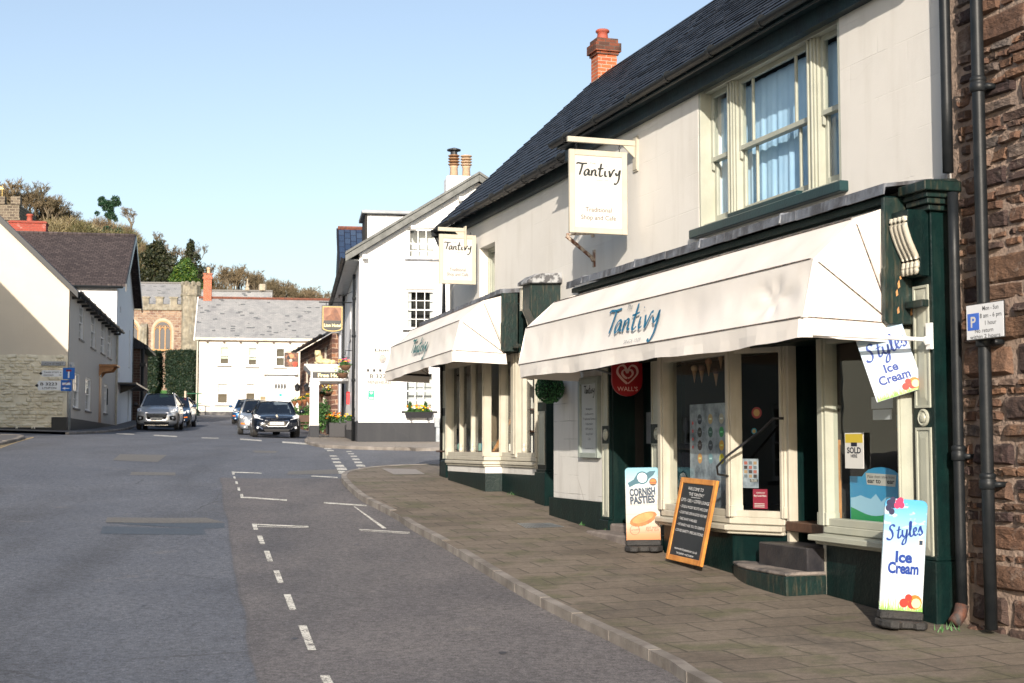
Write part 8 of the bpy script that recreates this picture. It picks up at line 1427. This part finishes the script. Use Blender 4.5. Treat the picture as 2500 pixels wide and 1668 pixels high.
# ------------------------------------------------------------ cars
def paint(name, c, metal=.5, rough=.3):
    if name in MATS: return MATS[name]
    m, t, b = nt(name); b.inputs['Base Color'].default_value = (*c, 1); b.inputs['Metallic'].default_value = metal; b.inputs['Roughness'].default_value = rough; b.inputs['Coat Weight'].default_value = .8; b.inputs['Coat Roughness'].default_value = .04; MATS[name] = m; return m
CG_ = glassmat('car_glass', base=.22, tint=(.12, .15, .18), wav=0); CHR = paint('chrome', (.75, .75, .77), 1, .15); LAMP = M('lamp_glass', (.75, .77, .8), (.45, .47, .5), 12, .15, 0); SEAT = flat('car_interior', (.02, .02, .022), .8)
def car(name_label, fr, W_, L, H, pm, plate_txt, style, grp='cars parked along the street'):
    t = thing('parked_car', name_label, 'car', fr, (0, 0, 0), grp); hw = W_ / 2; hl = L / 2; k = H / 1.46
    # stations: y, half width, sill, belt, crown
    S = [(hl, .60, .30, .50, .03), (hl - .04, .76, .22, .60, .05), (hl - .14, .90, .19, .69, .06), (hl - .32, .96, .18, .76, .07), (hl - .6, .985, .2, .82, .08), (hl - .95, 1, .2, .88, .08), (hl - 1.25, 1, .2, .92, .06), (hl - 1.7, 1, .2, .94, .02), (0, 1, .2, .95, 0), (-hl + .9, 1, .2, .98, 0), (-hl + .35, .98, .24, 1.0, 0), (-hl + .08, .92, .3, .97, 0), (-hl, .78, .38, .85, 0)]
    mb = MB(fr); rows_ = []
    for y, wf, zl, zb, cr in S:
        w_ = wf * hw; zl *= 1.0; zb = zb * k; cr *= k; half = [(0, zl), (w_ * .7, zl), (w_ * .94, zl + .04), (w_ * .99, zl + .16), (w_, (zl + zb) / 2), (w_ * .985, zb - .1), (w_ * .93, zb - .02), (w_ * .8, zb + cr * .35), (w_ * .45, zb + cr * .9), (0, zb + cr)]
        rows_.append([(x, y, z) for x, z in half] + [(-x, y, z) for x, z in half[-2:0:-1]])
    n = len(rows_[0]); vs = [p for r_ in rows_ for p in r_]; fc = [(i * n + j, i * n + (j + 1) % n, (i + 1) * n + (j + 1) % n, (i + 1) * n + j) for i in range(len(rows_) - 1) for j in range(n)]; fc += [tuple(range(n))[::-1], tuple((len(rows_) - 1) * n + j for j in range(n))]; mb.add(vs, fc)
    B = part('body', mb, pm, t, smooth=True); sb = B.modifiers.new('sub', 'SUBSURF'); sb.levels = 1; sb.render_levels = 1
    yb, yt = hl - 1.02, hl - 1.78; zb = .91 * k; zt = H - .045; xb, xt = hw * .86, hw * .66
    def ws(u, v): x = (2 * u - 1); return (x * (xb + (xt - xb) * v), (yb + (yt - yb) * v) - .16 * x * x, zb + (zt - zb) * v - .0 * x)
    g = MB(fr); g.grid(ws, 10, 5); part('windscreen', g, CG_, t, smooth=True)
    g = MB(fr); g.grid(lambda u, v: ((2 * u - 1) * xt * 1.01, yt - .1 + .1 * (1 - (2 * u - 1) ** 2) * (1 if v == 0 else 1) - v * (L * .42), zt - .01 + .045 * (1 - (2 * u - 1) ** 2) + .03 * math.sin(v * 2.6)), 10, 8); part('roof', g, pm, t, smooth=True)
    ye = -hl + .35
    for sg in (-1, 1):
        g = MB(fr); g.hexa([(sg * xb, yb - .25, zb), (sg * hw * .93, ye, zb + .08), (sg * hw * .92, ye, zb + .08), (sg * (xb - .01), yb - .25, zb), (sg * xt, yt - .12, zt - .03), (sg * xt * .98, ye - .0 + .35, zt - .06), (sg * (xt - .01), ye + .35, zt - .06), (sg * (xt - .01), yt - .12, zt - .03)]); part('side_window', g, CG_, t)
        w = MB(fr); w.tube([(sg * xb, yb - .12, zb - .02), (sg * (xb + xt) / 2, (yb + yt) / 2 - .15, (zb + zt) / 2 + .01), (sg * xt, yt - .1, zt), (sg * xt, yt - .6, zt + .015), (sg * xt, ye + .4, zt - .02), (sg * hw * .9, ye + .05, zb + .06)], [.035, .035, .035, .03, .035, .06], 6); part('pillar', w, pm, t, smooth=True)
        w = MB(fr); w.tube([(sg * hw * .93, yb - .3, zb + .03), (sg * (hw + .04), yb - .3, zb + .07)], .03, 6); w.ball((sg * (hw + .12), yb - .3, zb + .1), .1, 8, 6, (1.05, .5, .75)); part('mirror', w, pm if style != 'silver' else black, t, smooth=True)
    w = MB(fr); w.box(-xt, xt, ye, ye + .05, zb, zt - .06); part('rear_window', w, CG_, t)
    w = MB(fr); w.box(-hw * .75, hw * .75, yb - .55, yb - .35, zb - .1, zb + .04); part('dashboard', w, SEAT, t)
    for sx in (-.36, .36): w = MB(fr); w.box(sx - .23, sx + .23, -.2, -.08, .5 * k, 1.15 * k); w.box(sx - .12, sx + .12, -.2, -.1, 1.17 * k, 1.32 * k); part('seat', w, SEAT, t, bevel=.04)
    yf = hl; fy = lambda x, z=.4: yf - max(lerp_tab([(0, 0), (.55, .01), (.76, .05), (.9, .15), (.96, .32), (1, .5)], abs(x) / hw), lerp_tab([(.5, 0), (.6, .03), (.69, .12), (.76, .3), (.82, .5)], z / k))
    def pan(nm, pts, m, d0=.03, par=t, th=.05): 
        w = MB(fr); n_ = len(pts); w.add([(x, fy(x, z) + d0 - off - slope, z) for off, slope in ((0, 0), (th, 0)) for x, z in pts], [tuple(range(n_)), tuple(range(n_, 2 * n_))[::-1]] + [(i, (i + 1) % n_, n_ + (i + 1) % n_, n_ + i) for i in range(n_)]); return part(nm, w, m, par)
    if style == 'black':
        pan('chrome_grille_frame', [(-.44, .62), (.44, .62), (.46, .56), (.34, .38), (-.34, .38), (-.46, .56)], CHR, .018); pan('grille', [(-.41, .595), (.41, .595), (.43, .56), (.32, .4), (-.32, .4), (-.43, .56)], SEAT, .026)
        for z in (.44, .49): w = MB(fr); w.box(-.33, .33, yf + .0, yf + .034, z, z + .012); part('grille_bar', w, CHR, t)
        pan('lower_intake', [(-.5, .3), (.5, .3), (.42, .2), (-.42, .2)], SEAT, .022); zp = .5
        for sg in (-1, 1): w = MB(fr); w.tube([(sg * .74, fy(.74) + .02, .4), (sg * .62, fy(.62) + .02, .37), (sg * .52, fy(.52) + .03, .28)], .02, 5); part('chrome_trim', w, CHR, t)
        w = MB(fr); w.tube([(-.4, yf - .12, .72), (0, yf - .06, .7), (.4, yf - .12, .72)], .012, 4); part('bonnet_trim', w, CHR, t); w = MB(fr); w.prism([(-.05, .74), (-.01, .83), (.04, .83), (.05, .78), (.02, .75)], 'y', yf - .12, yf - .04); part('badge', w, CHR, t)
        zh, zf = .68, .34
    elif style == 'silver':
        pan('chrome_grille_frame', [(-.5, .74), (.5, .74), (.44, .42), (.36, .38), (-.36, .38), (-.44, .42)], CHR, .018); pan('grille', [(-.46, .7), (.46, .7), (.4, .45), (-.4, .45)], SEAT, .026)
        for z in (.52, .58, .64): w = MB(fr); w.box(-.42, .42, yf + .0, yf - .02, z, z + .015); part('grille_bar', w, galv, t)
        for sg in (-1, 1): pan('fog_surround', [(sg * .55, .58), (sg * .8, .62), (sg * .84, .46), (sg * .78, .38), (sg * .58, .42)], SEAT, .025)
        pan('lower_intake', [(-.55, .32), (.55, .32), (.5, .2), (-.5, .2)], SEAT, .022); w = MB(fr); w.box(-.5, .5, yf - .02, yf + .03, .17, .2); part('skid_trim', w, CHR, t); zp, zh, zf = .46, .78, .5
        for sg in (-1, 1): w = MB(fr); w.tube([(sg * xt * .9, yt - .2, zt + .06), (sg * xt * .92, yt - 1.4, zt + .07)], .018, 5); part('roof_rail', w, CHR, t, smooth=True)
    else:
        pan('grille', [(-.38, .62), (.38, .62), (.34, .54), (-.34, .54)], SEAT, .022); pan('lower_intake', [(-.5, .36), (.5, .36), (.46, .24), (-.46, .24)], SEAT, .022); zp, zh, zf = .44, .64, .3
        for sg in (-1, 1): pan('indicator', [(sg * .6, .46), (sg * .76, .48), (sg * .76, .42), (sg * .6, .41)], flat('orange_lens', (.8, .2, .02), .3), .03)
    for sg in (-1, 1):
        q = [(sg * hw * .56, zh - .05), (sg * hw * .92, zh + .03), (sg * hw * .95, zh + .14), (sg * hw * .84, zh + .17), (sg * hw * .62, zh + .06)]
        hd = pan('headlight', q, LAMP, .035, th=.12); w = MB(fr); w.ball((sg * hw * .78, fy(hw * .78, zh + .06) + .03, zh + .06), .05, 8, 6, (1.2, .6, 1)); part('lens', w, CHR, hd, smooth=True)
        w = MB(fr); w.ball((sg * (.7 if style != 'other' else .6), fy(.68) + .02, zf), .045, 8, 6, (1, .5, 1)); part('fog_lamp', w, LAMP, t, smooth=True)
    w = MB(fr); w.box(-.26, .26, yf, yf + .042, zp - .055, zp + .055); P = part('number_plate', w, M('plate_white', (.75, .75, .72), (.72, .72, .7), 3, .4, 0), t); l = MB(fr)
    if plate_txt: text(l, plate_txt, 0, zp - .035, yf + .045, .09, .44, bold=.02); part('lettering', l, dkink, P)
    wr = .31 * (1.08 if style == 'silver' else 1)
    for sg in (-1, 1):
        for y in (hl - .78, -hl + .72):
            w = MB(fr); w.lathe([(wr * .7, -.1), (wr * .95, -.1), (wr, -.07), (wr, .07), (wr * .95, .1), (wr * .7, .1)], (sg * (hw - .11), y, wr), 20, 'x'); wh = part('wheel', w, rubber, t, smooth=False); w = MB(fr); w.lathe([(wr * .68, -.02), (wr * .68, .02), (wr * .6, .03), (.05, .05), (.04, .05)] if sg > 0 else [(.04, -.05), (.05, -.05), (wr * .6, -.03), (wr * .68, -.02), (wr * .68, .02)], (sg * (hw - .04), y, wr), 16, 'x'); part('rim', w, galv, wh, smooth=True)
            a = MB(fr); pts = [(y + (wr + .06) * math.cos(q * math.pi / 10), wr + (wr + .06) * math.sin(q * math.pi / 10)) for q in range(11)]; a.prism(pts, 'x', sg * (hw - .2), sg * (hw + .004)); part('wheel_arch', a, SEAT, t)
    return t
def carframe(px, py, Y, hd): p = at(px, py, Y); h = Vector(hd).normalized(); return frame(p.x, p.y, (h.y, -h.x), gh(p.x, p.y) + .0)
def cf_(px, Y, hd, back=0): p = at(px, 1050, Y); h = Vector(hd).normalized(); x, y = p.x - h.x * back, p.y - h.y * back; return frame(x, y, (h.y, -h.x), gh(x, y))
car('black hatchback with chrome-edged grille, nearest the hotel kerb', cf_(676, 53, (.21, -.98), 2.0), 1.78, 3.97, 1.4, paint('black_blue_paint', (.003, .006, .013), .3, .2), 'WF67 OCH', 'black')
car('silver grey car half hidden behind the black hatchback', cf_(634, 58.5, (.2, -.98), 2.0), 1.72, 4.1, 1.47, paint('silver_grey_paint', (.3, .33, .37)), '', 'other')
car('small blue car farthest up the right side, before the cream town house', cf_(601, 80, (.12, -1), 2.0), 1.7, 4.15, 1.45, paint('mid_blue_paint', (.01, .09, .24)), '', 'other')
car('silver crossover facing the camera on the left side of the street', cf_(382, 63, (.16, -.99), 2.1), 1.84, 4.37, 1.66, paint('silver_paint', (.46, .49, .52)), 'WH65 RZC', 'silver')
car('dark blue car hidden behind the silver crossover', cf_(418, 70, (.13, -.99), 2.1), 1.75, 4.2, 1.5, paint('dark_blue_paint', (.008, .04, .1)), '', 'other')
